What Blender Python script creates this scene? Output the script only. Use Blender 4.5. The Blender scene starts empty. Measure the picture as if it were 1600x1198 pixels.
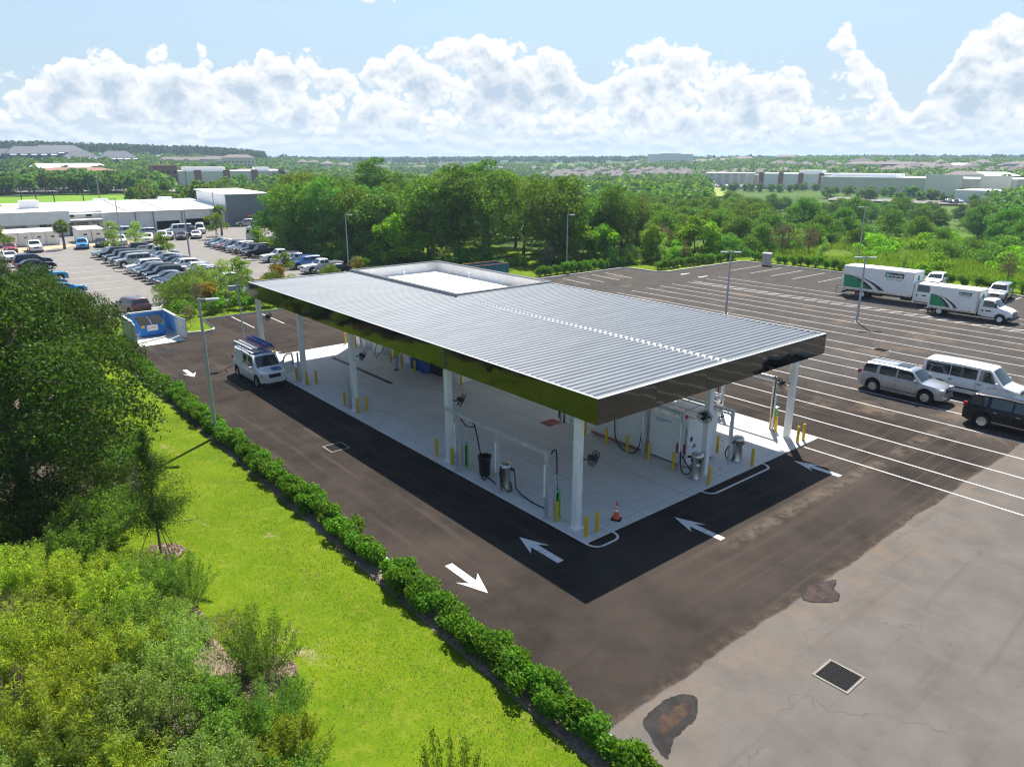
import bpy, bmesh, math, random
import numpy as np
from mathutils import Vector, Matrix, Quaternion
R = math.radians
PI = math.pi
SC = bpy.context.scene
COL = SC.collection
# ------------------------------------------------------------------ camera
CAM = Vector((-18.151, -17.095, 14.0))
YAW, PITCH, FPX = 0.8800, 0.2982, 1131.77
cd = bpy.data.cameras.new('camera')
cam = bpy.data.objects.new('camera', cd)
COL.objects.link(cam)
cd.sensor_width = 36.0
cd.lens = FPX / 1600 * 36
cd.clip_start, cd.clip_end = 0.3, 12000
cam.location = CAM
FW = Vector((math.cos(YAW) * math.cos(PITCH), math.sin(YAW) * math.cos(PITCH), -math.sin(PITCH)))
cam.rotation_euler = FW.to_track_quat('-Z', 'Y').to_euler()
SC.camera = cam
# ------------------------------------------------------------------ light
SUN_EL, SUN_AZ = R(55.1), R(41.0)          # azimuth from +X towards +Y
SV = Vector((math.cos(SUN_EL) * math.cos(SUN_AZ), math.cos(SUN_EL) * math.sin(SUN_AZ), math.sin(SUN_EL)))
sl = bpy.data.lights.new('sun', 'SUN')
sl.energy, sl.angle, sl.color = 5.0, R(0.53), (1.0, 0.945, 0.86)
so = bpy.data.objects.new('sun', sl)
COL.objects.link(so)
so.rotation_euler = SV.to_track_quat('Z', 'Y').to_euler()
SC.view_settings.view_transform = 'Standard'
SC.view_settings.look = 'None'
SC.view_settings.exposure = 0.92
SC.view_settings.gamma = 1.0
SC.render.engine = 'CYCLES'
cy = SC.cycles
cy.max_bounces, cy.diffuse_bounces, cy.glossy_bounces = 8, 4, 3
cy.transmission_bounces, cy.transparent_max_bounces, cy.volume_bounces = 4, 6, 0
cy.use_denoising = True
cy.denoiser = 'OPENIMAGEDENOISE'
cy.denoising_input_passes = 'RGB_ALBEDO_NORMAL'
cy.denoising_prefilter = 'NONE'
cy.filter_width = 1.25
cy.caustics_reflective = cy.caustics_refractive = False

class NT:
    """small helper for node graphs"""
    def __init__(s, nt):
        s.nt = nt
    def n(s, t, **kw):
        nd = s.nt.nodes.new(t)
        for k, v in kw.items():
            if k.startswith('i_'):
                key = k[2:]
                nd.inputs[int(key) if key.isdigit() else key.replace('_', ' ')].default_value = v
            else:
                setattr(nd, k, v)
        return nd
    def l(s, a, b):
        s.nt.links.new(a, b)
    def put(s, v, sock):
        if isinstance(v, bpy.types.NodeSocket):
            s.l(v, sock)
        else:
            sock.default_value = v
    def m(s, op, a, b=0.0, c=0.0, clamp=False):
        nd = s.nt.nodes.new('ShaderNodeMath')
        nd.operation = op
        nd.use_clamp = clamp
        for i, v in enumerate((a, b, c)):
            s.put(v, nd.inputs[i])
        return nd.outputs[0]
    def mixc(s, f, a, b, blend='MIX'):
        nd = s.nt.nodes.new('ShaderNodeMix')
        nd.data_type = 'RGBA'
        nd.blend_type = blend
        s.put(f, nd.inputs[0])
        for v, i in ((a, 6), (b, 7)):
            if not isinstance(v, bpy.types.NodeSocket):
                v = (*v[:3], 1.0)
            s.put(v, nd.inputs[i])
        return nd.outputs[2]
    def ss(s, x, a, b):
        nd = s.nt.nodes.new('ShaderNodeMapRange')
        nd.interpolation_type = 'SMOOTHSTEP'
        s.put(x, nd.inputs[0])
        s.put(a, nd.inputs[1]); s.put(b, nd.inputs[2])
        return nd.outputs[0]
    def noise(s, vec, scale, detail=4, rough=0.55, dist=0.0):
        nd = s.n('ShaderNodeTexNoise')
        nd.inputs['Scale'].default_value = scale
        nd.inputs['Detail'].default_value = detail
        nd.inputs['Roughness'].default_value = rough
        nd.inputs['Distortion'].default_value = dist
        s.l(vec, nd.inputs['Vector'])
        return nd.outputs[0]
    def mapping(s, vec, sc, loc=(0, 0, 0), rot=(0, 0, 0)):
        nd = s.n('ShaderNodeMapping')
        nd.inputs['Scale'].default_value = sc
        nd.inputs['Location'].default_value = loc
        nd.inputs['Rotation'].default_value = rot
        s.l(vec, nd.inputs['Vector'])
        return nd.outputs[0]
    def comb(s, x, y, z):
        nd = s.n('ShaderNodeCombineXYZ')
        for i, v in enumerate((x, y, z)):
            s.put(v, nd.inputs[i])
        return nd.outputs[0]

# ------------------------------------------------------------------ world: clear sky with cumulus
W = bpy.data.worlds.new('World')
SC.world = W
W.use_nodes = True
wt = W.node_tree
wt.nodes.clear()
g = NT(wt)
sky = g.n('ShaderNodeTexSky', sky_type='NISHITA', sun_disc=False)
sky.sun_elevation = SUN_EL
sky.sun_rotation = math.atan2(SV.x, SV.y)
sky.air_density, sky.dust_density, sky.ozone_density, sky.altitude = 1.15, 0.4, 2.0, 60
SKY_S = 0.080
tc = g.n('ShaderNodeTexCoord')
sep = g.n('ShaderNodeSeparateXYZ')
g.l(tc.outputs['Generated'], sep.inputs[0])
dx, dy, dz = sep.outputs
ca, sa = math.cos(YAW), math.sin(YAW)
fwd = g.m('ADD', g.m('MULTIPLY', dx, ca), g.m('MULTIPLY', dy, sa))
rgt = g.m('SUBTRACT', g.m('MULTIPLY', dx, sa), g.m('MULTIPLY', dy, ca))
az = g.m('MULTIPLY', g.m('ARCTAN2', rgt, fwd), 180 / PI)
el = g.m('MULTIPLY', g.m('ARCSINE', dz), 180 / PI)
def cloud_layer(az, el, tops, base, seed, big, small, soft, bias, flat=1.15, extra=()):
    """heap clouds: a loose top line broken up by warped billows; returns density here and a little nearer the sun"""
    crv = g.n('ShaderNodeFloatCurve')
    cm = crv.mapping.curves[0]
    pts = [((a + 60) / 120, t / 14) for a, t in tops]
    cm.points[0].location = pts[0]
    cm.points[1].location = pts[-1]
    for p in pts[1:-1]:
        cm.points.new(*p)
    for p in cm.points:
        p.handle_type = 'VECTOR'
    crv.mapping.update()
    g.put(g.m('DIVIDE', g.m('ADD', az, 60.0), 120.0), crv.inputs['Value'])
    top = g.m('MULTIPLY', crv.outputs[0], 14.0)
    def dens(az, el):
        v = g.comb(az, g.m('MULTIPLY', el, flat), seed)
        wv = g.n('ShaderNodeTexNoise')
        wv.inputs['Scale'].default_value = 0.55
        wv.inputs['Detail'].default_value = 4
        g.l(v, wv.inputs['Vector'])
        w1 = g.n('ShaderNodeVectorMath', operation='MULTIPLY_ADD')
        g.l(wv.outputs['Color'], w1.inputs[0])
        w1.inputs[1].default_value = (1.35, 1.35, 0)
        g.l(v, w1.inputs[2])
        def bil(sc, det):
            vo = g.n('ShaderNodeTexVoronoi', feature='F1', voronoi_dimensions='2D')
            g.l(w1.outputs[0], vo.inputs['Vector'])
            vo.inputs['Scale'].default_value = sc
            vo.inputs['Detail'].default_value = det
            vo.inputs['Roughness'].default_value = 0.5
            vo.inputs['Lacunarity'].default_value = 2.2
            return g.m('SUBTRACT', 0.45, vo.outputs['Distance'])
        fb = g.m('SUBTRACT', g.noise(w1.outputs[0], big, 6, 0.55), 0.5)
        fi = g.m('SUBTRACT', g.noise(v, 2.6, 5, 0.65), 0.5)
        tex = g.m('ADD', g.m('MULTIPLY', fb, 2.3), g.m('ADD', g.m('MULTIPLY', bil(small, 3.0), 1.35), g.m('MULTIPLY', fi, 0.30)))
        up = g.m('DIVIDE', g.m('SUBTRACT', top, el), soft)
        lo = g.m('DIVIDE', g.m('SUBTRACT', el, base), 1.1)
        env = g.m('MINIMUM', g.m('MINIMUM', up, g.m('ADD', lo, 0.4)), 0.8)
        for a0, e0, sx, sy in extra:
            qx, qy = g.m('DIVIDE', g.m('SUBTRACT', az, a0), sx), g.m('DIVIDE', g.m('SUBTRACT', el, e0), sy)
            env = g.m('MAXIMUM', env, g.m('SUBTRACT', 0.15, g.m('ADD', g.m('MULTIPLY', qx, qx), g.m('MULTIPLY', qy, qy))))
        return g.m('ADD', g.m('ADD', env, tex), bias)
    return dens(az, el), dens(g.m('ADD', az, 0.10), g.m('ADD', el, 0.34)), top
def e_of(v):
    return math.degrees(math.atan((599 - v) / FPX) - PITCH)
def a_of(u):
    return math.degrees(math.atan((u - 800) / (FPX * 1.03)))
tops_a = [(-400, 120), (-120, 95), (0, 118), (60, 118), (110, 100), (165, 86), (200, 72), (240, 95), (290, 92), (322, 112), (345, 70), (375, 108), (435, 88), (510, 92), (575, 92), (640, 58), (690, 60), (752, 34), (800, 62), (850, 62), (900, 100), (925, 112), (960, 82), (1020, 42), (1060, 66), (1110, 62), (1150, 108), (1205, 88), (1240, 96), (1290, 46), (1325, 80), (1355, 108), (1385, 170), (1405, 172), (1430, 128), (1475, 66), (1510, 56), (1555, 70), (1590, 96), (1640, 80), (1800, 100), (2100, 120)]
d0, d1, _ = cloud_layer(az, el, [(max(-60, min(60, a_of(u))), max(0.0, e_of(v) - 0.25)) for u, v in tops_a], e_of(200), 3.7, 0.19, 0.36, 1.15, 0.30, 1.15, [(a_of(30), e_of(62), 2.2, .8), (a_of(50), e_of(4), 4.5, 1.0), (a_of(590), e_of(2), 2.4, .5), (a_of(1404), e_of(118), .9, .5)])
tops_b = [(-400, 205), (0, 180), (150, 196), (260, 176), (400, 190), (560, 170), (680, 190), (800, 172), (930, 160), (1040, 180), (1180, 160), (1300, 172), (1420, 178), (1560, 160), (1700, 180), (2100, 190)]
b0, b1, _ = cloud_layer(az, el, [(max(-60, min(60, a_of(u))), max(0.0, e_of(v))) for u, v in tops_b], -0.2, 19.3, 0.3, 0.6, 1.6, 0.46, 2.3)
def shade(da, db, lo, hi, k):
    cov = g.ss(da, lo, hi)
    lit = g.m('ADD', 0.62, g.m('MULTIPLY', g.m('SUBTRACT', da, db), k), clamp=True)
    return cov, lit
covA, litA = shade(d0, d1, 0.03, 0.36, 1.05)
covB, litB = shade(b0, b1, 0.0, 1.0, 0.9)
# thin edges glow white, thick lower bodies turn grey blue
thick = g.ss(d0, 0.5, 1.7)
lowb = g.m('SUBTRACT', 1.0, g.ss(el, e_of(175), e_of(60)))
litA = g.m('SUBTRACT', litA, g.m('MULTIPLY', g.m('MULTIPLY', thick, lowb), 1.0), clamp=True)
litA = g.m('ADD', litA, g.m('MULTIPLY', g.m('SUBTRACT', 1.0, g.ss(d0, 0.1, 0.8)), 0.30), clamp=True)
skyc = g.mixc(1.0, sky.outputs[0], (SKY_S, SKY_S, SKY_S), 'MULTIPLY')
# a pale film of haze lies over the blue low in the sky
low = g.m('SUBTRACT', 1.0, g.ss(el, 3.0, 19.0))
skyc = g.mixc(g.m('MULTIPLY', low, 0.80), skyc, (0.262, 0.338, 0.425))
haz = g.m('SUBTRACT', 1.0, g.ss(el, -1.0, 6.5))
skyc = g.mixc(g.m('MULTIPLY', haz, 0.55), skyc, (0.39, 0.45, 0.50))
front = g.ss(fwd, -0.1, 0.2)
colB = g.mixc(litB, (0.31, 0.375, 0.445), (0.49, 0.515, 0.54))
skyc = g.mixc(g.m('MULTIPLY', g.m('MULTIPLY', covB, 0.9), front), skyc, colB)
colA = g.mixc(litA, (0.29, 0.35, 0.415), (0.58, 0.58, 0.58))
skyc = g.mixc(g.m('MULTIPLY', g.m('MULTIPLY', covA, 0.96), front), skyc, colA)
bg = g.n('ShaderNodeBackground')
g.l(skyc, bg.inputs['Color'])
bg.inputs['Strength'].default_value = 1.0
wo = g.n('ShaderNodeOutputWorld')
g.l(bg.outputs[0], wo.inputs['Surface'])
W.cycles.sampling_method = 'MANUAL'
W.cycles.sample_map_resolution = 512

# ------------------------------------------------------------------ mesh and object helpers
class MB:
    def __init__(s):
        s.v, s.f, s.mi = [], [], []
    def add(s, vs, fs, mi=0):
        o = len(s.v)
        s.v += [tuple(p) for p in vs]
        s.f += [tuple(o + i for i in q) for q in fs]
        s.mi += [mi] * len(fs)
        return s
    def box(s, x0, y0, z0, x1, y1, z1, mi=0):
        vs = [(x0, y0, z0), (x1, y0, z0), (x1, y1, z0), (x0, y1, z0), (x0, y0, z1), (x1, y0, z1), (x1, y1, z1), (x0, y1, z1)]
        return s.add(vs, [(0, 3, 2, 1), (4, 5, 6, 7), (0, 1, 5, 4), (1, 2, 6, 5), (2, 3, 7, 6), (3, 0, 4, 7)], mi)
    def bbox(s, x0, y0, z0, x1, y1, z1, b, mi=0):
        """box with bevelled vertical edges and top rim"""
        def ring(d, z):
            c = d
            return [(x0 + c, y0 + d - d, z), (x1 - c, y0, z), (x1, y0 + c, z), (x1, y1 - c, z), (x1 - c, y1, z), (x0 + c, y1, z), (x0, y1 - c, z), (x0, y0 + c, z)]
        r0, r1 = ring(b, z0), ring(b, z1 - b)
        r2 = [(min(max(x, x0 + b), x1 - b), min(max(y, y0 + b), y1 - b), z1) for x, y, z in r1]
        o = [tuple(range(8))[::-1], tuple(range(16, 24))]
        for k in (0, 8):
            o += [(k + i, k + (i + 1) % 8, k + 8 + (i + 1) % 8, k + 8 + i) for i in range(8)]
        return s.add(r0 + r1 + r2, o, mi)
    def obox(s, c, size, rot=None, mi=0):
        hx, hy, hz = size[0] / 2, size[1] / 2, size[2] / 2
        M = rot if rot is not None else Matrix.Identity(3)
        c = Vector(c)
        vs = [c + M @ Vector((x * hx, y * hy, z * hz)) for x, y, z in ((-1, -1, -1), (1, -1, -1), (1, 1, -1), (-1, 1, -1), (-1, -1, 1), (1, -1, 1), (1, 1, 1), (-1, 1, 1))]
        return s.add(vs, [(0, 3, 2, 1), (4, 5, 6, 7), (0, 1, 5, 4), (1, 2, 6, 5), (2, 3, 7, 6), (3, 0, 4, 7)], mi)
    def tube(s, pts, r, n=8, mi=0, cap=True):
        pts = [Vector(p) for p in pts]
        k = len(pts)
        rs = r if isinstance(r, (list, tuple)) else [r] * k
        vs, up = [], Vector((0.3, 0.2, 1)).normalized()
        d0 = (pts[1] - pts[0]).normalized()
        a = d0.cross(up)
        if a.length < 0.1:
            a = d0.cross(Vector((1, 0, 0)))
        a.normalize()
        for i, p in enumerate(pts):
            d = (pts[min(i + 1, k - 1)] - pts[max(i - 1, 0)]).normalized()
            a = (a - d * a.dot(d)).normalized()
            b = d.cross(a)
            for j in range(n):
                t = 2 * PI * j / n
                vs.append(p + (a * math.cos(t) + b * math.sin(t)) * rs[i])
        fs = [(i * n + j, i * n + (j + 1) % n, (i + 1) * n + (j + 1) % n, (i + 1) * n + j) for i in range(k - 1) for j in range(n)]
        if cap:
            fs += [tuple(range(n))[::-1], tuple(range((k - 1) * n, k * n))]
        return s.add(vs, fs, mi)
    def lathe(s, prof, n=16, c=(0, 0, 0), ax='z', mi=0, closed=False):
        """prof: list of (r, h)"""
        vs, k = [], len(prof)
        for r, h in prof:
            for j in range(n):
                t = 2 * PI * j / n
                p = (r * math.cos(t), r * math.sin(t), h)
                if ax == 'y':
                    p = (p[0], h, p[1])
                elif ax == 'x':
                    p = (h, p[0], p[1])
                vs.append((p[0] + c[0], p[1] + c[1], p[2] + c[2]))
        fs = [(i * n + j, i * n + (j + 1) % n, (i + 1) * n + (j + 1) % n, (i + 1) * n + j) for i in range(k - 1) for j in range(n)]
        if closed:
            fs += [((k - 1) * n + j, (k - 1) * n + (j + 1) % n, (j + 1) % n, j) for j in range(n)]
        else:
            fs += [tuple(range(n))[::-1], tuple(range((k - 1) * n, k * n))]
        return s.add(vs, fs, mi)
    def prism(s, poly, z0, z1, mi=0):
        n = len(poly)
        vs = [(x, y, z0) for x, y in poly] + [(x, y, z1) for x, y in poly]
        fs = [tuple(range(n))[::-1], tuple(range(n, 2 * n))] + [(i, (i + 1) % n, n + (i + 1) % n, n + i) for i in range(n)]
        return s.add(vs, fs, mi)
    def sheet(s, poly, z, mi=0):
        return s.add([(x, y, z) for x, y in poly], [tuple(range(len(poly)))], mi)
    def build(s, name, mats, parent=None, smooth=False, sharp=35, loc=None, kind=None):
        me = bpy.data.meshes.new(name)
        me.from_pydata(s.v, [], s.f)
        mats = mats if isinstance(mats, (list, tuple)) else [mats]
        for m in mats:
            me.materials.append(m)
        if len(mats) > 1:
            me.polygons.foreach_set('material_index', s.mi)
        bm = bmesh.new()
        bm.from_mesh(me)
        bmesh.ops.recalc_face_normals(bm, faces=bm.faces)
        bm.to_mesh(me)
        bm.free()
        if smooth:
            me.polygons.foreach_set('use_smooth', [True] * len(me.polygons))
            me.set_sharp_from_angle(angle=R(sharp))
        me.update()
        return link(name, me, parent, loc, kind)

def link(name, me, parent=None, loc=None, kind=None):
    o = bpy.data.objects.new(name, me)
    COL.objects.link(o)
    if parent is not None:
        o.parent = parent
    if loc is not None:
        o.location = loc
    if kind:
        o['kind'] = kind
    return o

def tag(o, label, cat, group=None):
    o['label'] = label
    o['category'] = cat
    if group:
        o['group'] = group
    return o

def thing(name, label, cat, loc=(0, 0, 0), rz=0.0, group=None):
    o = link(name, None, None, loc)
    o.rotation_euler = (0, 0, rz)
    o.empty_display_size = 0.2
    return tag(o, label, cat, group)

KIDS = {}
def kids(o):
    return [c for c in bpy.data.objects if c.parent == o]
def snapshot(root):
    """remember a thing's tree so that copying it stays cheap"""
    KIDS[root.name] = [(c, [(d) for d in kids(c)]) for c in kids(root)]
def dup(root, loc, rz=0.0, scale=1.0, label=None, group=None, paint=None, skip=()):
    if root.name not in KIDS:
        snapshot(root)
    r = root.copy()
    COL.objects.link(r)
    r.location = loc
    r.rotation_euler = (0, 0, rz)
    r.scale = scale if isinstance(scale, tuple) else (scale,) * 3
    if label:
        r['label'] = label
    if group:
        r['group'] = group
    for c, gs in KIDS[root.name]:
        if c.name.split('.')[0] in skip:
            continue
        k = c.copy()
        COL.objects.link(k)
        k.parent = r
        if paint is not None and c.get('painted'):
            k.material_slots[0].link = 'OBJECT'
            k.material_slots[0].material = paint
        for d in gs:
            e = d.copy()
            COL.objects.link(e)
            e.parent = k
    return r

# ------------------------------------------------------------------ materials
def newmat(name):
    m = bpy.data.materials.new(name)
    m.use_nodes = True
    m.node_tree.nodes.clear()
    t = NT(m.node_tree)
    out = t.n('ShaderNodeOutputMaterial')
    p = t.n('ShaderNodeBsdfPrincipled')
    t.l(p.outputs[0], out.inputs['Surface'])
    return m, t, p, out
def mat(name, col, rough=0.5, metal=0.0, var=0.12, scale=3.0, coat=0.0, spec=0.5, bump=0.0):
    m, t, p, out = newmat(name)
    tcn = t.n('ShaderNodeTexCoord')
    n1 = t.noise(tcn.outputs['Object'], scale, 5, 0.6)
    lo = tuple(c * (1 - var) for c in col)
    hi = tuple(min(1, c * (1 + var)) for c in col)
    t.l(t.mixc(t.ss(n1, 0.3, 0.7), lo, hi), p.inputs['Base Color'])
    p.inputs['Roughness'].default_value = rough
    p.inputs['Metallic'].default_value = metal
    p.inputs['Coat Weight'].default_value = coat
    p.inputs['Coat Roughness'].default_value = 0.04
    p.inputs['Specular IOR Level'].default_value = spec
    if bump:
        b = t.n('ShaderNodeBump')
        b.inputs['Strength'].default_value = bump
        b.inputs['Distance'].default_value = 0.02
        t.l(t.noise(tcn.outputs['Object'], scale * 6, 4), b.inputs['Height'])
        t.l(b.outputs[0], p.inputs['Normal'])
    return m
M = {}
def mk(key, *a, **k):
    M[key] = mat(key, *a, **k)
mk('white_paint', (0.78, 0.79, 0.78), 0.45, var=0.04)
mk('white_wall', (0.76, 0.75, 0.72), 0.6, var=0.06, scale=1.0)
mk('cream_wall', (0.70, 0.66, 0.58), 0.7, var=0.05)
mk('grey_metal_wall', (0.22, 0.24, 0.27), 0.5, var=0.05)
mk('roof_white', (0.80, 0.81, 0.82), 0.5, var=0.04, scale=0.4)
mk('black_plastic', (0.012, 0.012, 0.013), 0.45)
mk('rubber', (0.016, 0.016, 0.017), 0.8, spec=0.15)
mk('dark_metal', (0.04, 0.04, 0.045), 0.4, 0.6)
mk('galvanised', (0.56, 0.59, 0.62), 0.42, 0.45, var=0.12)
mk('stainless', (0.50, 0.50, 0.49), 0.28, 1.0, var=0.1)
mk('alloy', (0.60, 0.61, 0.63), 0.25, 0.9)
mk('chrome', (0.75, 0.75, 0.76), 0.08, 1.0, var=0.02)
mk('yellow_paint', (0.62, 0.40, 0.010), 0.45, var=0.08, scale=4)
mk('road_white', (0.74, 0.73, 0.70), 0.7, var=0.10, scale=2.5)
mk('orange_plastic', (0.80, 0.10, 0.015), 0.45, var=0.05)
mk('red_plastic', (0.50, 0.03, 0.02), 0.4)
mk('rust_mat', (0.33, 0.075, 0.03), 0.8)
mk('green_plastic', (0.06, 0.55, 0.05), 0.4)
mk('lime_cloth', (0.42, 0.72, 0.02), 0.8)
mk('denim', (0.40, 0.50, 0.62), 0.9)
mk('skin', (0.42, 0.24, 0.16), 0.6)
mk('hair', (0.03, 0.02, 0.015), 0.6)
mk('blue_bin', (0.012, 0.16, 0.52), 0.4, var=0.12)
mk('blue_vinyl', (0.02, 0.10, 0.38), 0.4)
mk('red_vinyl', (0.35, 0.03, 0.03), 0.5)
mk('green_vinyl', (0.004, 0.24, 0.10), 0.4)
mk('charcoal_vinyl', (0.022, 0.022, 0.024), 0.4)
mk('amber', (0.65, 0.16, 0.02), 0.25)
mk('red_lens', (0.40, 0.012, 0.015), 0.15)
mk('lamp_lens', (0.70, 0.72, 0.74), 0.12)
mk('bark', (0.17, 0.125, 0.095), 0.9, var=0.3, scale=5, bump=0.6)
mk('concrete', (0.42, 0.41, 0.38), 0.85, var=0.10, scale=0.7, bump=0.2)
mk('kerb', (0.46, 0.45, 0.42), 0.85, var=0.12, scale=1.5)
mk('mulch', (0.22, 0.16, 0.12), 0.95, var=0.35, scale=9)
mk('dark_coping', (0.07, 0.075, 0.08), 0.4, 0.3)
mk('flashing', (0.27, 0.29, 0.31), 0.5, 0.1)
mk('slate_roof', (0.13, 0.14, 0.165), 0.85, var=0.1)
mk('brown_roof', (0.16, 0.13, 0.12), 0.85, var=0.12)
mk('terracotta', (0.26, 0.12, 0.08), 0.8, var=0.1)
mk('tan_wall', (0.60, 0.53, 0.45), 0.8, var=0.07, scale=0.2)
mk('far_blue_wall', (0.16, 0.24, 0.32), 0.7, var=0.08)
mk('brick', (0.27, 0.12, 0.09), 0.85, var=0.12)
mk('lamp_steel', (0.36, 0.40, 0.44), 0.45, 0.35, var=0.06)
mk('cardboard', (0.52, 0.46, 0.40), 0.8)
mk('teal_tarp', (0.01, 0.16, 0.19), 0.5)
mk('sand_soil', (0.42, 0.33, 0.21), 0.95, var=0.2, scale=0.6)
mk('water_brown', (0.052, 0.030, 0.014), 0.02, var=0.5, scale=2.5, spec=0.5)
mk('wet_asphalt', (0.030, 0.028, 0.027), 0.7, var=0.3, scale=2, spec=0.05)
mk('drain_iron', (0.010, 0.010, 0.011), 0.7, 0.0, spec=0.15)
def paint(name, col, metal=0.0, rough=0.32):
    m, t, p, out = newmat(name)
    tcn = t.n('ShaderNodeTexCoord')
    n1 = t.noise(tcn.outputs['Object'], 1.6, 4, 0.6)
    t.l(t.mixc(t.ss(n1, 0.25, 0.75), tuple(c * 0.93 for c in col), tuple(min(1, c * 1.05) for c in col)), p.inputs['Base Color'])
    p.inputs['Metallic'].default_value = metal
    p.inputs['Roughness'].default_value = rough
    dk = max(col) < 0.06
    p.inputs['Coat Weight'].default_value = 0.35 if dk else 1.0
    p.inputs['Specular IOR Level'].default_value = 0.15 if dk else 0.5
    p.inputs['Coat Roughness'].default_value = 0.05
    return m
P = {k: paint('paint_' + k, c, mt) for k, c, mt in (
    ('white', (0.74, 0.75, 0.75), 0), ('silver', (0.42, 0.43, 0.44), 0.55), ('grey', (0.12, 0.13, 0.14), 0.4), ('black', (0.008, 0.008, 0.009), 0),
    ('sage', (0.30, 0.34, 0.32), 0), ('navy', (0.012, 0.022, 0.055), 0.2), ('blue', (0.01, 0.12, 0.42), 0.1), ('bright_blue', (0.01, 0.24, 0.52), 0.05), ('red', (0.36, 0.012, 0.018), 0.1),
    ('maroon', (0.075, 0.022, 0.022), 0.2), ('light_blue', (0.28, 0.40, 0.50), 0.2), ('charcoal', (0.035, 0.04, 0.045), 0.3), ('tan', (0.36, 0.33, 0.28), 0.4))}
m, t, p, out = newmat('car_glass')
p.inputs['Base Color'].default_value = (0.012, 0.018, 0.022, 1)
p.inputs['Roughness'].default_value = 0.03
p.inputs['Specular IOR Level'].default_value = 0.9
tcn = t.n('ShaderNodeTexCoord')
t.l(t.mixc(t.noise(tcn.outputs['Object'], 1.2, 3), (0.006, 0.010, 0.012), (0.03, 0.04, 0.045)), p.inputs['Base Color'])
M['glass'] = m
m, t, p, out = newmat('clear_glass')
tcn = t.n('ShaderNodeTexCoord')
t.l(t.mixc(t.noise(tcn.outputs['Object'], 1.2, 3), (0.30, 0.38, 0.36), (0.36, 0.44, 0.42)), p.inputs['Base Color'])
p.inputs['Roughness'].default_value = 0.05
p.inputs['Alpha'].default_value = 0.35
M['clear_glass'] = m
# canopy fascia: dark polished composite panel, very slightly oil-canned
m, t, p, out = newmat('fascia_panel')
tcn = t.n('ShaderNodeTexCoord')
ob = tcn.outputs['Object']
t.l(t.mixc(t.noise(ob, 0.9, 3), (0.080, 0.084, 0.076), (0.094, 0.098, 0.089)), p.inputs['Base Color'])
p.inputs['Metallic'].default_value = 1.0
p.inputs['Roughness'].default_value = 0.05
b = t.n('ShaderNodeBump')
b.inputs['Strength'].default_value = 0.35
b.inputs['Distance'].default_value = 0.014
t.l(t.noise(ob, 0.65, 2, 0.5, 0.6), b.inputs['Height'])
t.l(b.outputs[0], p.inputs['Normal'])
M['fascia'] = m
# ribbed roof steel
m, t, p, out = newmat('roof_steel')
tcn = t.n('ShaderNodeTexCoord')
ob = tcn.outputs['Object']
n1 = t.noise(t.mapping(ob, (0.25, 2.5, 1)), 1.2, 5, 0.65)
n2 = t.noise(ob, 1.5, 6, 0.7)
c0 = t.mixc(t.ss(n1, 0.3, 0.7), (0.122, 0.142, 0.164), (0.165, 0.187, 0.212))
c0 = t.mixc(t.m('MULTIPLY', t.ss(n2, 0.62, 0.78), 0.35), c0, (0.10, 0.095, 0.09))
t.l(c0, p.inputs['Base Color'])
p.inputs['Metallic'].default_value = 0.1
p.inputs['Roughness'].default_value = 0.5
p.inputs['Specular IOR Level'].default_value = 0.22
M['roof_steel'] = m
# asphalt: young black drive, older grey court to the south, red dust and scuffs
m, t, p, out = newmat('asphalt')
ge = t.n('ShaderNodeNewGeometry')
pos = ge.outputs['Position']
sp = t.n('ShaderNodeSeparateXYZ')
t.l(pos, sp.inputs[0])
X, Y = sp.outputs[0], sp.outputs[1]
fine = t.noise(pos, 38, 3, 0.7)
mid = t.noise(pos, 0.55, 7, 0.66)
big = t.noise(pos, 0.11, 4, 0.6)
stx = t.noise(t.mapping(pos, (1.7, 0.10, 1)), 1.0, 5, 0.6)
sty = t.noise(t.mapping(pos, (0.10, 1.7, 1), (9, 4, 0)), 1.0, 5, 0.6)
young = t.mixc(t.ss(mid, 0.28, 0.72), (0.025, 0.0205, 0.0178), (0.047, 0.0375, 0.031))
young = t.mixc(t.m('MULTIPLY', t.m('MULTIPLY', t.ss(stx, 0.5, 0.72), t.ss(Y, -2.0, 2.5)), 0.5), young, (0.086, 0.068, 0.056))
young = t.mixc(t.m('MULTIPLY', t.ss(sty, 0.56, 0.74), 0.45), young, (0.026, 0.022, 0.020))
young = t.mixc(t.m('MULTIPLY', t.ss(big, 0.44, 0.66), 0.5), young, (0.072, 0.058, 0.049))
# truck lot further east, greyer and dusty
lot = t.mixc(t.ss(mid, 0.3, 0.7), (0.058, 0.052, 0.047), (0.083, 0.075, 0.067))
lot = t.mixc(t.m('MULTIPLY', t.ss(stx, 0.52, 0.7), 0.4), lot, (0.108, 0.096, 0.085))
lotf = t.ss(t.m('ADD', X, t.m('MULTIPLY', t.m('SUBTRACT', big, 0.5), 22)), 20, 34)
col = t.mixc(lotf, young, lot)
dust = t.noise(pos, 0.23, 7, 0.7, 0.5)
dust = t.m('MULTIPLY', t.ss(dust, 0.53, 0.68), t.m('MULTIPLY', t.ss(X, 17, 26), t.m('SUBTRACT', 1.0, t.ss(X, 42, 70))))
col = t.mixc(t.m('MULTIPLY', dust, 0.62), col, (0.18, 0.13, 0.092))
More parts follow.
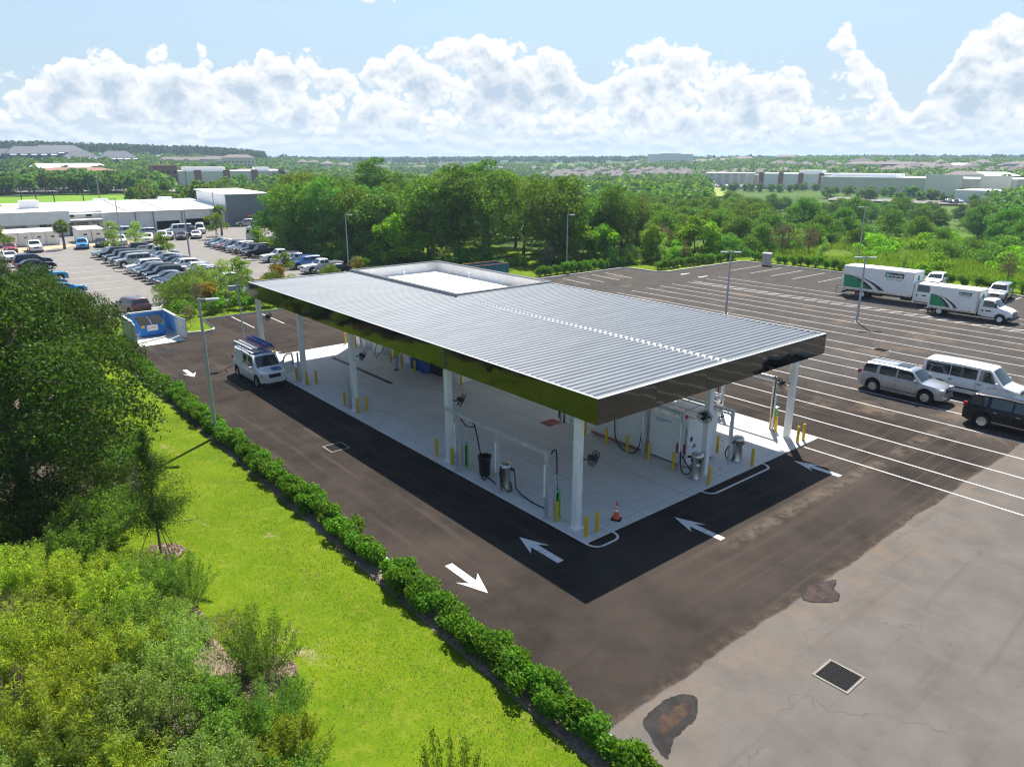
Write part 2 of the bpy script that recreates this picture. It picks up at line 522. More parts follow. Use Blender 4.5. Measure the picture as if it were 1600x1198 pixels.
# older court south of y = -7
wob = t.m('MULTIPLY', t.m('SUBTRACT', t.noise(pos, 0.35, 5, 0.65), 0.5), 0.55)
edge = t.m('SUBTRACT', -6.95, t.m('ADD', Y, wob))
oldf = t.ss(edge, -0.12, 0.10)
old = t.mixc(t.ss(mid, 0.25, 0.75), (0.108, 0.098, 0.089), (0.146, 0.133, 0.121))
old = t.mixc(t.m('MULTIPLY', t.ss(stx, 0.55, 0.75), 0.35), old, (0.175, 0.16, 0.146))
spt = t.noise(pos, 1.1, 6, 0.7)
old = t.mixc(t.m('MULTIPLY', t.ss(spt, 0.66, 0.76), 0.5), old, (0.27, 0.255, 0.24))
old = t.mixc(t.m('MULTIPLY', t.ss(spt, 0.36, 0.27), 0.5), old, (0.07, 0.06, 0.053))
clay = t.m('MULTIPLY', t.m('SUBTRACT', 1.0, t.ss(edge, 0.2, 3.4)), t.ss(t.noise(pos, 0.7, 6, 0.7), 0.36, 0.66))
old = t.mixc(t.m('MULTIPLY', clay, 0.55), old, (0.19, 0.142, 0.105))
trk = t.noise(t.mapping(pos, (0.05, 2.4, 1), (3, 1, 0)), 1.0, 5, 0.62)
sou = t.m('MULTIPLY', t.m('SUBTRACT', 1.0, t.ss(Y, -1.5, 0.6)), t.ss(X, -2, 3))
col = t.mixc(t.m('MULTIPLY', t.m('MULTIPLY', sou, t.ss(trk, 0.5, 0.66)), 0.55), col, (0.075, 0.060, 0.050))
old = t.mixc(t.m('MULTIPLY', t.ss(sty, 0.56, 0.7), 0.4), old, (0.088, 0.08, 0.073))
col = t.mixc(oldf, col, old)
crk = t.m('SUBTRACT', 1.0, t.ss(t.m('ABSOLUTE', t.m('ADD', edge, 0.03)), 0.015, 0.06))
col = t.mixc(t.m('MULTIPLY', crk, 0.6), col, (0.03, 0.027, 0.025))
# fine meandering cracks in the old court
vc = t.n('ShaderNodeTexVoronoi', feature='DISTANCE_TO_EDGE')
vc.inputs['Scale'].default_value = 0.17
wv_ = t.n('ShaderNodeTexNoise')
wv_.inputs['Scale'].default_value = 0.8
wv_.inputs['Detail'].default_value = 5
t.l(pos, wv_.inputs['Vector'])
wm_ = t.n('ShaderNodeVectorMath', operation='MULTIPLY_ADD')
t.l(wv_.outputs['Color'], wm_.inputs[0])
wm_.inputs[1].default_value = (1.8, 1.8, 0)
t.l(pos, wm_.inputs[2])
t.l(wm_.outputs[0], vc.inputs['Vector'])
ckl = t.m('SUBTRACT', 1.0, t.ss(vc.outputs['Distance'], 0.001, 0.006))
col = t.mixc(t.m('MULTIPLY', t.m('MULTIPLY', ckl, t.ss(mid, 0.45, 0.6)), 0.35), col, (0.06, 0.05, 0.045))
near = t.m('MULTIPLY', t.m('SUBTRACT', 1.0, t.ss(t.m('ABSOLUTE', edge), 0.0, 0.55)), t.ss(t.noise(pos, 1.6, 5, 0.7), 0.42, 0.66))
col = t.mixc(t.m('MULTIPLY', near, 0.38), col, (0.15, 0.112, 0.082))
# pale scuff band just in front of the island noses
band = t.m('SUBTRACT', 1.0, t.ss(t.m('ABSOLUTE', t.m('ADD', Y, t.m('ADD', 3.4, t.m('MULTIPLY', wob, 0.5)))), 0.08, 0.55))
band = t.m('MULTIPLY', t.m('MULTIPLY', band, t.ss(X, 2, 6)), t.ss(t.noise(pos, 1.4, 6, 0.7), 0.38, 0.64))
col = t.mixc(t.m('MULTIPLY', band, 0.42), col, (0.19, 0.15, 0.115))
fl = t.m('ADD', 0.72, t.m('MULTIPLY', fine, 0.56))
t.l(t.mixc(1.0, col, t.comb(fl, fl, fl), 'MULTIPLY'), p.inputs['Base Color'])
t.l(t.m('ADD', 0.72, t.m('MULTIPLY', mid, 0.22)), p.inputs['Roughness'])
p.inputs['Specular IOR Level'].default_value = 0.03
b = t.n('ShaderNodeBump')
b.inputs['Strength'].default_value = 0.35
b.inputs['Distance'].default_value = 0.015
t.l(fine, b.inputs['Height'])
t.l(b.outputs[0], p.inputs['Normal'])
M['asphalt'] = m
# bleached asphalt of the staff car park
m, t, p, out = newmat('bleached_asphalt')
ge = t.n('ShaderNodeNewGeometry')
pos = ge.outputs['Position']
mid = t.noise(pos, 0.4, 6, 0.65)
stx = t.noise(t.mapping(pos, (1.2, 0.08, 1)), 1.0, 4, 0.6)
col = t.mixc(t.ss(mid, 0.25, 0.75), (0.165, 0.150, 0.133), (0.210, 0.193, 0.173))
col = t.mixc(t.m('MULTIPLY', t.ss(stx, 0.52, 0.72), 0.4), col, (0.14, 0.126, 0.112))
t.l(col, p.inputs['Base Color'])
p.inputs['Roughness'].default_value = 0.9
M['bleached'] = m
# brushed concrete slab with saw cuts and oil spots
m, t, p, out = newmat('slab_concrete')
ge = t.n('ShaderNodeNewGeometry')
pos = ge.outputs['Position']
sp = t.n('ShaderNodeSeparateXYZ')
t.l(pos, sp.inputs[0])
mid = t.noise(pos, 0.5, 7, 0.66)
col = t.mixc(t.ss(mid, 0.25, 0.75), (0.52, 0.515, 0.495), (0.62, 0.615, 0.595))
stx = t.noise(t.mapping(pos, (1.4, 0.08, 1)), 1.0, 4, 0.6)
col = t.mixc(t.m('MULTIPLY', t.ss(stx, 0.5, 0.75), 0.35), col, (0.38, 0.35, 0.31))
spots = t.noise(pos, 1.3, 4, 0.5)
col = t.mixc(t.m('MULTIPLY', t.ss(spots, 0.68, 0.76), 0.55), col, (0.2, 0.185, 0.165))
def cut(c, per, off):
    fr = t.m('FRACT', t.m('DIVIDE', t.m('ADD', c, off), per))
    return t.m('LESS_THAN', t.m('ABSOLUTE', t.m('SUBTRACT', fr, 0.5)), 0.011 / per)
cuts = t.m('MAXIMUM', cut(sp.outputs[0], 2.85, 1.0), cut(sp.outputs[1], 4.35, 1.6))
col = t.mixc(t.m('MULTIPLY', cuts, 0.7), col, (0.16, 0.15, 0.14))
t.l(col, p.inputs['Base Color'])
p.inputs['Roughness'].default_value = 0.8
M['slab'] = m
# white membrane of the flat roof, rusty where water stands
m, t, p, out = newmat('roof_membrane')
tcn = t.n('ShaderNodeTexCoord')
ob = tcn.outputs['Object']
sp = t.n('ShaderNodeSeparateXYZ')
t.l(ob, sp.inputs[0])
col = t.mixc(t.noise(ob, 0.6, 5), (0.80, 0.79, 0.76), (0.86, 0.86, 0.85))
ed = t.m('MULTIPLY', t.ss(sp.outputs[0], 14.2, 15.9), t.ss(t.noise(ob, 0.45, 5, 0.6), 0.48, 0.62))
col = t.mixc(t.m('MULTIPLY', ed, 0.6), col, (0.50, 0.31, 0.13))
t.l(col, p.inputs['Base Color'])
p.inputs['Roughness'].default_value = 0.6
M['membrane'] = m
# worn road paint
m, t, p, out = newmat('road_white')
ge = t.n('ShaderNodeNewGeometry')
pos = ge.outputs['Position']
wr = t.m('ADD', t.m('MULTIPLY', t.noise(pos, 9, 5, 0.75), .55), t.m('MULTIPLY', t.noise(pos, .8, 4, 0.6), .45))
t.l(t.mixc(t.m('MULTIPLY', t.ss(wr, .54, .64), .8), t.mixc(t.noise(pos, 2.5, 4), (0.58, 0.57, 0.55), (0.68, 0.67, 0.65)), (0.16, 0.145, 0.13)), p.inputs['Base Color'])
p.inputs['Roughness'].default_value = .8
p.inputs['Specular IOR Level'].default_value = .2
M['road_white'] = m
# lawn and rough grass ground
def ground_mat(name, cols, sc, dirt, dirt_lo, dirt_hi, seed):
    m, t, p, out = newmat(name)
    ge = t.n('ShaderNodeNewGeometry')
    pos = t.mapping(ge.outputs['Position'], (1, 1, 1), (seed, seed * 2, 0))
    a = t.noise(pos, sc, 6, 0.65)
    bb = t.noise(pos, sc * 7, 5, 0.7)
    c = t.mixc(t.ss(a, 0.3, 0.7), cols[0], cols[1])
    c = t.mixc(t.m('MULTIPLY', t.ss(bb, 0.42, 0.75), 0.7), c, cols[2])
    dn = t.m('ADD', t.m('MULTIPLY', t.noise(pos, sc * 1.7, 6, 0.7), 0.7), t.m('MULTIPLY', bb, 0.3))
    c = t.mixc(t.m('MULTIPLY', t.ss(dn, dirt_lo, dirt_hi), 0.85), c, dirt)
    f = t.noise(pos, 26, 3, 0.7)
    f = t.m('ADD', 0.6, t.m('MULTIPLY', f, 0.8))
    t.l(t.mixc(1.0, c, t.comb(f, f, f), 'MULTIPLY'), p.inputs['Base Color'])
    p.inputs['Roughness'].default_value = 0.9
    p.inputs['Specular IOR Level'].default_value = 0.03
    b = t.n('ShaderNodeBump')
    b.inputs['Strength'].default_value = 0.7
    b.inputs['Distance'].default_value = 0.05
    t.l(t.noise(pos, 18, 4, 0.7), b.inputs['Height'])
    t.l(b.outputs[0], p.inputs['Normal'])
    return m
M['lawn'] = ground_mat('lawn_turf', ((0.085, 0.155, 0.006), (0.130, 0.195, 0.008), (0.185, 0.215, 0.022)), 0.30, (0.34, 0.27, 0.19), 0.575, 0.70, 3.0)
M['rough_grass'] = ground_mat('rough_grass', ((0.06, 0.12, 0.012), (0.10, 0.17, 0.02), (0.17, 0.22, 0.04)), 0.08, (0.24, 0.20, 0.12), 0.66, 0.78, 7.0)
M['terrain'] = ground_mat('terrain_cover', ((0.045, 0.085, 0.018), (0.09, 0.15, 0.03), (0.12, 0.17, 0.045)), 0.012, (0.22, 0.20, 0.12), 0.62, 0.74, 11.0)
M['field'] = ground_mat('mown_field', ((0.12, 0.24, 0.02), (0.16, 0.28, 0.03), (0.20, 0.30, 0.05)), 0.03, (0.34, 0.30, 0.15), 0.66, 0.8, 5.0)
M['meadow'] = ground_mat('dry_meadow', ((0.24, 0.31, 0.07), (0.30, 0.34, 0.10), (0.33, 0.35, 0.12)), 0.03, (0.36, 0.32, 0.17), 0.6, 0.8, 2.0)
def leafmat(name, a, b, c, trans=0.38, rough=0.45, pscale=0.6):
    m, t, p, out = newmat(name)
    ge = t.n('ShaderNodeNewGeometry')
    oi = t.n('ShaderNodeObjectInfo')
    rnd = ge.outputs['Random Per Island']
    cr = t.n('ShaderNodeValToRGB')
    cr.color_ramp.elements[0].color = (*a, 1)
    cr.color_ramp.elements[1].color = (*c, 1)
    e = cr.color_ramp.elements.new(0.55)
    e.color = (*b, 1)
    t.l(rnd, cr.inputs[0])
    hs = t.n('ShaderNodeHueSaturation')
    t.l(cr.outputs[0], hs.inputs['Color'])
    t.l(t.m('ADD', 0.485, t.m('MULTIPLY', oi.outputs['Random'], 0.03)), hs.inputs['Hue'])
    pn = t.noise(ge.outputs['Position'], pscale, 3, 0.6)
    t.l(t.m('MULTIPLY', t.m('ADD', 0.78, t.m('MULTIPLY', oi.outputs['Random'], 0.44)), t.m('ADD', 0.55, t.m('MULTIPLY', pn, 0.9))), hs.inputs['Value'])
    t.l(hs.outputs[0], p.inputs['Base Color'])
    p.inputs['Roughness'].default_value = max(rough, .55)
    p.inputs['Specular IOR Level'].default_value = 0.10
    tr = t.n('ShaderNodeBsdfTranslucent')
    t.l(t.mixc(1.0, hs.outputs[0], (1.25, 1.35, 0.45), 'MULTIPLY'), tr.inputs['Color'])
    mx = t.n('ShaderNodeMixShader')
    mx.inputs[0].default_value = trans
    t.l(p.outputs[0], mx.inputs[1])
    t.l(tr.outputs[0], mx.inputs[2])
    t.l(mx.outputs[0], out.inputs['Surface'])
    return m
L = {
    'oak': leafmat('oak_leaves', (0.070, 0.135, 0.022), (0.116, 0.220, 0.026), (0.221, 0.329, 0.046), 0.40),
    'darkoak': leafmat('dark_oak_leaves', (0.030, 0.059, 0.010), (0.050, 0.094, 0.012), (0.105, 0.155, 0.022), 0.32),  # darker leaf green for near oaks, undergrowth and young conifer
    'deep': leafmat('deep_green_leaves', (0.066, 0.146, 0.033), (0.117, 0.247, 0.040), (0.198, 0.363, 0.054), 0.40),
    'olive': leafmat('olive_leaves', (0.106, 0.180, 0.029), (0.159, 0.250, 0.038), (0.265, 0.333, 0.058), 0.43),
    'bright': leafmat('bright_leaves', (0.118, 0.252, 0.016), (0.176, 0.353, 0.022), (0.286, 0.437, 0.038), 0.50),
    'lime': leafmat('lime_feathery_leaves', (0.178, 0.280, 0.037), (0.284, 0.399, 0.048), (0.528, 0.546, 0.053), 0.50),
    'greyg': leafmat('grey_green_leaves', (0.156, 0.262, 0.067), (0.250, 0.371, 0.089), (0.385, 0.481, 0.127), 0.43),
    'mint': leafmat('mint_leaves', (0.085, 0.182, 0.025), (0.142, 0.274, 0.040), (0.257, 0.357, 0.068), 0.44),
    'hedge': leafmat('hedge_leaves', (0.055, 0.145, 0.015), (0.104, 0.236, 0.018), (0.201, 0.332, 0.034), 0.44, 0.35),
    'yellow': leafmat('yellowing_leaves', (0.22, 0.20, 0.02), (0.36, 0.28, 0.02), (0.45, 0.20, 0.03), 0.4),
    'brownt': leafmat('dry_brown_twigs', (0.13, 0.10, 0.07), (0.20, 0.15, 0.10), (0.26, 0.20, 0.13), 0.2),
    'palm': leafmat('palm_leaves', (0.075, 0.135, 0.024), (0.128, 0.195, 0.033), (0.225, 0.255, 0.053), 0.38),
    'pine': leafmat('far_pine_leaves', (0.030, 0.069, 0.023), (0.046, 0.099, 0.033), (0.075, 0.141, 0.043), 0.33),
    'grass': leafmat('grass_blades', (0.097, 0.180, 0.005), (0.150, 0.235, 0.006), (0.262, 0.285, 0.036), 0.4, 0.6),
    'dryg': leafmat('tall_grass_blades', (0.10, 0.19, 0.016), (0.17, 0.26, 0.03), (0.28, 0.31, 0.07), 0.4, 0.6),
}
# ------------------------------------------------------------------ terrain
def az_dir(u):
    a = YAW - math.atan((u - 800) / (FPX * 1.0425))
    return math.cos(a), math.sin(a)
def pol(u, d):
    c, s_ = az_dir(u)
    return CAM.x + c * d, CAM.y + s_ * d
TD = np.array([0, 130, 220, 320, 500, 800, 1150, 1700, 2600, 5200.])
TU = np.array([-900, 60, 200, 300, 450, 600, 900, 1100, 1300, 1500, 1700, 2600.])
TZ = np.array([
    [0, 0, 0, 0, 0, 6, 10, 10, 12, 12],
    [0, 0, 0, 1, 1.5, 13, 21, 12, 13, 13],
    [0, 0, 0, 1, 1, 11, 19, 10, 12, 13],
    [0, 0, 0, 0, 0, 7, 18, 9, 12, 13],
    [0, 0, -1, -1, -1, 3, 11, 8, 12, 13],
    [0, -0.5, -2, -3, -4, -1, 3, 9, 13, 13],
    [0, -1, -3, -5, -6, -3, 5, 11, 14, 13],
    [0, -1, -3, -5, -5, -2, 9, 12, 14, 13],
    [0, -1, -3, -6, -4, 1, 12, 14, 14, 13],
    [0, -1, -4, -7, -4, 0, 8, 13, 14, 13],
    [0, -1, -4, -6, -4, 0, 5, 12, 13, 13],
    [0, -1, -4, -6, -4, 0, 5, 12, 13, 13]])
def zt(x, y):
    dx_, dy_ = x - CAM.x, y - CAM.y
    d = math.hypot(dx_, dy_)
    a = YAW - math.atan2(dy_, dx_)
    a = (a + PI) % (2 * PI) - PI
    if abs(a) < 1.2:
        u = 800 + math.tan(a) * FPX * 1.0425
    else:
        u = 2600 if a > 0 else -900
    u = min(max(u, -899), 2599)
    i = min(max(int(np.searchsorted(TU, u)) - 1, 0), len(TU) - 2)
    f = (u - TU[i]) / (TU[i + 1] - TU[i])
    f = f * f * (3 - 2 * f)
    z0, z1 = np.interp(d, TD, TZ[i]), np.interp(d, TD, TZ[i + 1])
    z = z0 * (1 - f) + z1 * f
    if d > 260:
        z += 1.1 * math.sin(x * 0.009 + 1) * math.cos(y * 0.011) * min(1, (d - 260) / 300)
    if -9 < x < 92 and y < 175 and d < 185:
        z = min(z, -0.0)
        if -9 < x < 76 and y < 165:
            z = -0.25
    return z
def lawn_z(x):
    return min(max((-7.6 - x) * 0.09, 0), 1.2)
mb = MB()
rr = [2]
while rr[-1] < 5200:
    rr.append(rr[-1] * 1.055 + 0.8)
na = 260
for r_ in rr:
    for k in range(na):
        t_ = 2 * PI * k / na
        x, y = CAM.x + r_ * math.cos(t_), CAM.y + r_ * math.sin(t_)
        z = zt(x, y) - 0.06
        if x < -7 and r_ < 110:
            z = lawn_z(x) - 0.35
        mb.v.append((x, y, z))
mb.f = [(i * na + k, i * na + (k + 1) % na, (i + 1) * na + (k + 1) % na, (i + 1) * na + k) for i in range(len(rr) - 1) for k in range(na)]
mb.f.append(tuple(range(na))[::-1])
mb.mi = [0] * len(mb.f)
mb.build('ground', M['terrain'], smooth=True, sharp=180, kind='structure')
def patch(name, u0, u1, d0, d1, m, nu=24, nd=14, dz=0.5, wob=0.08, seed=1):
    """irregular ground cover lying on the terrain"""
    rng = random.Random(seed)
    mbp = MB()
    ph = [rng.uniform(0, 6) for _ in range(4)]
    for i in range(nu + 1):
        for j in range(nd + 1):
            fu, fd = i / nu, j / nd
            u = u0 + (u1 - u0) * fu
            e0 = d0 + (d1 - d0) * wob * (1 + math.sin(fu * 9 + ph[0]) + 0.5 * math.sin(fu * 23 + ph[1])) * 0.5
            e1 = d1 - (d1 - d0) * wob * (1 + math.sin(fu * 7 + ph[2]) + 0.5 * math.sin(fu * 19 + ph[3])) * 0.5
            e1 = e0 + (e1 - e0) * min(1, 0.35 + 3.2 * math.sqrt(fu * (1 - fu)))
            x, y = pol(u, e0 + (e1 - e0) * fd)
            mbp.v.append((x, y, zt(x, y) + dz))
    mbp.f = [(i * (nd + 1) + j, (i + 1) * (nd + 1) + j, (i + 1) * (nd + 1) + j + 1, i * (nd + 1) + j + 1) for i in range(nu) for j in range(nd)]
    mbp.mi = [0] * len(mbp.f)
    return mbp.build(name, m, smooth=True, sharp=180, kind='structure')

# ------------------------------------------------------------------ paving
LOT = [(-6.7, -75), (-6.7, 44.2), (-5.5, 45), (-1.75, 46.9), (0.1, 46.2), (0.9, 46.45), (1.15, 47.0), (1.55, 51.4), (40.5, 51.3), (41.8, 49.6), (56.4, 49.5), (57.2, 48.6), (57.3, 44.2), (58.3, 43.4), (74.6, 43.2), (75.2, 42.4), (75.3, 28), (73.4, 8), (73.2, -75)]
MB().sheet(LOT, 0.0).build('parking_lot', M['asphalt'], kind='structure')
def kerb(name, pts, w=0.16, h=0.13, m=None):
    mb = MB()
    P2 = [Vector((x, y)) for x, y in pts]
    n = len(P2)
    Lf, Rt = [], []
    for i, p_ in enumerate(P2):
        d = (P2[min(i + 1, n - 1)] - P2[max(i - 1, 0)]).normalized()
        nn = Vector((-d.y, d.x))
        Lf.append(p_ + nn * w / 2); Rt.append(p_ - nn * w / 2)
    for i in range(n):
        for q, z in ((Lf[i], -0.05), (Lf[i], h), (Rt[i], h), (Rt[i], -0.05)):
            mb.v.append((q.x, q.y, z))
    for i in range(n - 1):
        for k in range(4):
            mb.f.append((i * 4 + k, i * 4 + (k + 1) % 4, (i + 1) * 4 + (k + 1) % 4, (i + 1) * 4 + k))
    mb.f += [(0, 3, 2, 1), tuple((n - 1) * 4 + k for k in range(4))]
    mb.mi = [0] * len(mb.f)
    return mb.build(name, m or M['kerb'], kind='structure')
kerb('kerb', LOT[6:18], 0.22)
kerb('kerb', LOT[16:19], 0.22)
kerb('kerb', LOT[2:9], 0.18)
kerb('kerb', [(-6.78, -75), (-6.78, 2.9)], 0.14)
kerb('kerb', [(-6.78, 3.0), (-6.78, 44.2)], 0.14)
STAFF = [(-12, 57), (-1, 57), (1.5, 63), (3, 67.2), (12.5, 67.6), (24, 66), (26.5, 70), (26.5, 112), (37, 118), (45, 148), (45, 158), (-14, 158)]
MB().sheet(STAFF, -0.01).build('staff_car_park', M['bleached'], kind='structure')
kerb('kerb', STAFF[1:8], 0.2)
def strip_lawn(name, x0, x1, y0, y1, m, z=-0.02, nx=2, ny=2, f=None):
    mb = MB()
    for i in range(nx + 1):
        for j in range(ny + 1):
            x, y = x0 + (x1 - x0) * i / nx, y0 + (y1 - y0) * j / ny
            mb.v.append((x, y, (f(x) if f else 0) + z))
    mb.f = [(i * (ny + 1) + j, (i + 1) * (ny + 1) + j, (i + 1) * (ny + 1) + j + 1, i * (ny + 1) + j + 1) for i in range(nx) for j in range(ny)]
    mb.mi = [0] * len(mb.f)
    return mb.build(name, m, smooth=True, kind='structure')
strip_lawn('lawn', -36, -6.75, -22, 57, M['lawn'], 0.02, 30, 20, lawn_z)
MB().sheet([(-6.7, 44.2), (-5.5, 45), (-1.75, 46.9), (0.1, 46.2), (0.9, 46.45), (1.15, 47.0), (1.55, 51.4), (40.5, 51.3), (41.8, 49.6), (56.4, 49.5), (57.2, 48.6), (57.3, 44.2), (58.3, 43.4), (74.6, 43.2), (75.2, 42.4), (75.3, 28), (73.4, 8), (73.2, -75), (94, -75), (94, 60), (60, 66), (26.6, 66), (24, 65.9), (12.5, 67.5), (3, 67.1), (1.5, 63), (-1, 57), (-6.7, 57)], 0.03).build('verge', M['lawn'], kind='structure')
# concrete slab of the service court, its drains and island lines
PADX0, PADX1, PADY1 = -0.28, 17.0, 34.9
sl_ = MB().box(PADX0, 0.12, -0.15, PADX1, PADY1, 0.025)
sl_.build('concrete_pad', M['slab'], kind='structure')
def ring_line(name, x0, x1, y0, y1, r, w, z, close=True, m=None):
    mb = MB()
    pts = []
    for cx, cy, a0 in ((x1 - r, y1 - r, 0), (x0 + r, y1 - r, 90), (x0 + r, y0 + r, 180), (x1 - r, y0 + r, 270)):
        for k in range(7):
            a = R(a0 + 15 * k)
            pts.append((cx, cy, math.cos(a), math.sin(a)))
    n = len(pts)
    for cx, cy, c_, s_ in pts:
        mb.v += [(cx + c_ * (r - w / 2), cy + s_ * (r - w / 2), z), (cx + c_ * (r + w / 2), cy + s_ * (r + w / 2), z)]
    mb.f = [(2 * i, 2 * i + 1, (2 * i + 3) % (2 * n), (2 * i + 2) % (2 * n)) for i in range(n)]
    mb.mi = [0] * n
    return mb.build(name, m or M['road_white'], kind='structure')
for x0, x1, y0, y1 in ((-0.26, 1.2, -0.42, 10.35), (-0.26, 1.2, 18.75, 33.4), (6.95, 11.75, -0.42, 11.1), (6.95, 11.75, 19.35, 34.6), (15.6, 16.85, 0.2, 11.0)):
    ring_line('island_line', x0, x1, y0, y1, 0.42, 0.11, 0.031)
def ln(x0, y0, x1, y1, w=0.09, z=0.004, name='parking_line'):
    d = Vector((x1 - x0, y1 - y0)).normalized()
    n_ = Vector((-d.y, d.x)) * w / 2
    return MB().add([(x0 + n_.x, y0 + n_.y, z), (x0 - n_.x, y0 - n_.y, z), (x1 - n_.x, y1 - n_.y, z), (x1 + n_.x, y1 + n_.y, z)], [(0, 1, 2, 3)]).build(name, M['road_white'], kind='structure')
for x in (15.35, 17.15):
    ln(x, -0.05 if x < 17 else 36, x, -34)
for x in (19.55, 22.15, 24.6, 27.05, 29.4, 31.8, 33.9, 36.2, 38.6, 41.6, 44.0, 46.6, 49.0, 51.2):
    ln(x, 36.9, x, -40)
for x in (53.75, 54.95, 57.5, 60.0):
    ln(x, 36.6, x, -40)
for k in range(52):
    yy = 36 - k * 1.45
    ln(53.78, yy, 54.9, yy - 0.75, 0.13, 0.006, 'hatch_line')
for x in (44.0, 46.5, 49.1, 51.5):
    ln(x, 48.1, x - 0.6, 42.9)
for y in (38.9, 35.85, 32.8, 29.8, 26.5):
    ln(65.8, y, 73.5, y)
for y in (4.6, 7.4, 10.4, 13.2, 16.2, 19.2, 22.4, 1.6, -1.4):
    ln(66.4, y, 72.9, y)
for x in (4.15, 6.88, 9.6, 12.4):
    ln(x, 51.2, x - 0.1, 45.2)
for k in range(16):
    ln(-3.2, 117 - 2.75 * k, 1.2, 117 - 2.75 * k, 0.1, -0.005) if k % 2 else None
ln(-8, 60.5, 1, 60.5, 0.3, -0.005, 'stop_line')
# crossing dashes on the slab
for k, x in enumerate((1.62, 2.5, 3.36, 4.25, 5.1, 6.0)):
    MB().sheet([(x - 0.13, 18.7), (x + 0.13, 18.75), (x + 0.13, 19.85), (x - 0.13, 19.82)], 0.031).build('crossing_bar', M['road_white'], kind='structure')
tr = thing('trench_drain', 'long dark slotted trench drain let into the pale concrete under the canopy', 'drain', (4.72, 27.2, 0.026))
MB().box(-0.15, -4.25, 0, 0.15, 4.25, 0.006).build('channel', M['drain_iron'], tr)
mbd = MB()
for k in range(56):
    mbd.box(-0.12, -4.15 + k * 0.15, 0.0065, 0.12, -4.08 + k * 0.15, 0.012)
mbd.build('grate', M['dark_metal'], tr)
mk('drain_frame', (0.21, 0.195, 0.165), 0.85, var=.15)
def square_drain(x, y, sz, label, rz=0.0):
    d = thing('storm_drain', label, 'drain', (x, y, 0.0), rz)
    h = sz / 2
    f = MB()
    for a in ((-h, -h, h, -h + .07), (-h, h - .07, h, h), (-h, -h + .07, -h + .07, h - .07), (h - .07, -h + .07, h, h - .07)):
        f.box(a[0], a[1], 0.001, a[2], a[3], 0.022)
    f.build('frame', M['drain_frame'], d)
    MB().sheet([(-h + .07, -h + .07), (h - .07, -h + .07), (h - .07, h - .07), (-h + .07, h - .07)], 0.004).build('well', M['drain_iron'], d)
    gr = MB()
    n = 11
    w = (sz - .14) / n
    for i in range(n + 1):
        q = -h + .07 + i * w
        gr.box(q - .007, -h + .07, 0.006, q + .007, h - .07, 0.018)
    for i in range(n):
        for j in range(7):
            q = -h + .07 + i * w
            yy = -h + .07 + (j + (0.5 if i % 2 else 0.0)) * (sz - .14) / 7
            gr.box(q + .007, yy, 0.006, q + w - .012, yy + .012, 0.017)
    gr.build('grate', M['drain_iron'], d)
square_drain(-0.01, -9.72, 1.05, 'square iron storm drain with pale concrete collar in the old grey pavement', 0.0)
square_drain(-3.13, 15.18, 1.05, 'square iron storm drain half in canopy shade on the black drive')
square_drain(38.5, 6.6, 1.1, 'iron storm drain grate between the white lane lines of the truck lot')
def natural(poly, n=5, amp=0.05, seed=0):
    """roughen an outline so that it reads as a natural edge"""
    rng = random.Random(seed)
    o = []
    k = len(poly)
    for i in range(k):
        p0, p1, p2, p3 = (Vector(poly[(i + j - 1) % k]) for j in range(4))
        for s_ in range(n):
            t_ = s_ / n
            q = 0.5 * ((2 * p1) + (p2 - p0) * t_ + (2 * p0 - 5 * p1 + 4 * p2 - p3) * t_ * t_ + (3 * p1 - p0 - 3 * p2 + p3) * t_ ** 3)
            o.append((q.x + rng.uniform(-amp, amp), q.y + rng.uniform(-amp, amp)))
    return o
def puddle(name, label, outer, inner, seed, muddy):
    t_ = thing(name, label, 'puddle', (outer[0][0], outer[0][1], 0))
    sh = lambda pl: [(x - outer[0][0], y - outer[0][1]) for x, y in pl]
    MB().sheet(sh(natural(outer, 6, 0.022, seed)), 0.005).build('wet_rim', M['wet_asphalt'], t_)
    MB().sheet(sh(natural(inner, 6, 0.015, seed + 1)), 0.009).build('water', M['water_brown'], t_)
puddle('puddle', 'brown puddle with a wide wet dark rim beside the hedge end', [(-5.62, -7.32), (-4.89, -7.19), (-4.25, -7.24), (-3.83, -7.58), (-4.05, -7.89), (-4.53, -8.15), (-5.1, -8.19), (-5.6, -8.27), (-6.11, -8.54), (-6.13, -8.3), (-5.89, -7.78)],
       [(-5.3, -7.58), (-4.87, -7.5), (-4.13, -7.62), (-4.17, -7.79), (-4.51, -7.91), (-5.19, -7.99), (-5.6, -7.96)], 3, 1)
puddle('puddle', 'round brown puddle on the seam of old and new asphalt', [(2.86, -6.96), (3.75, -6.75), (4.2, -6.98), (4.72, -7.21), (4.1, -7.49), (4.0, -7.71), (3.5, -7.88), (3.02, -7.58), (2.72, -7.23)],
       [(2.95, -6.98), (3.75, -6.8), (4.15, -7.0), (4.6, -7.22), (4.05, -7.48), (3.95, -7.68), (3.5, -7.84), (3.05, -7.55), (2.8, -7.22)], 8, 1)
MB().sheet(natural([(-5.4, 41.5), (-4.4, 42.2), (-3.4, 41.9), (-3.3, 41.0), (-4.6, 40.6)], 6, 0.05, 4), 0.005).build('asphalt_patch', M['wet_asphalt'], kind='structure')
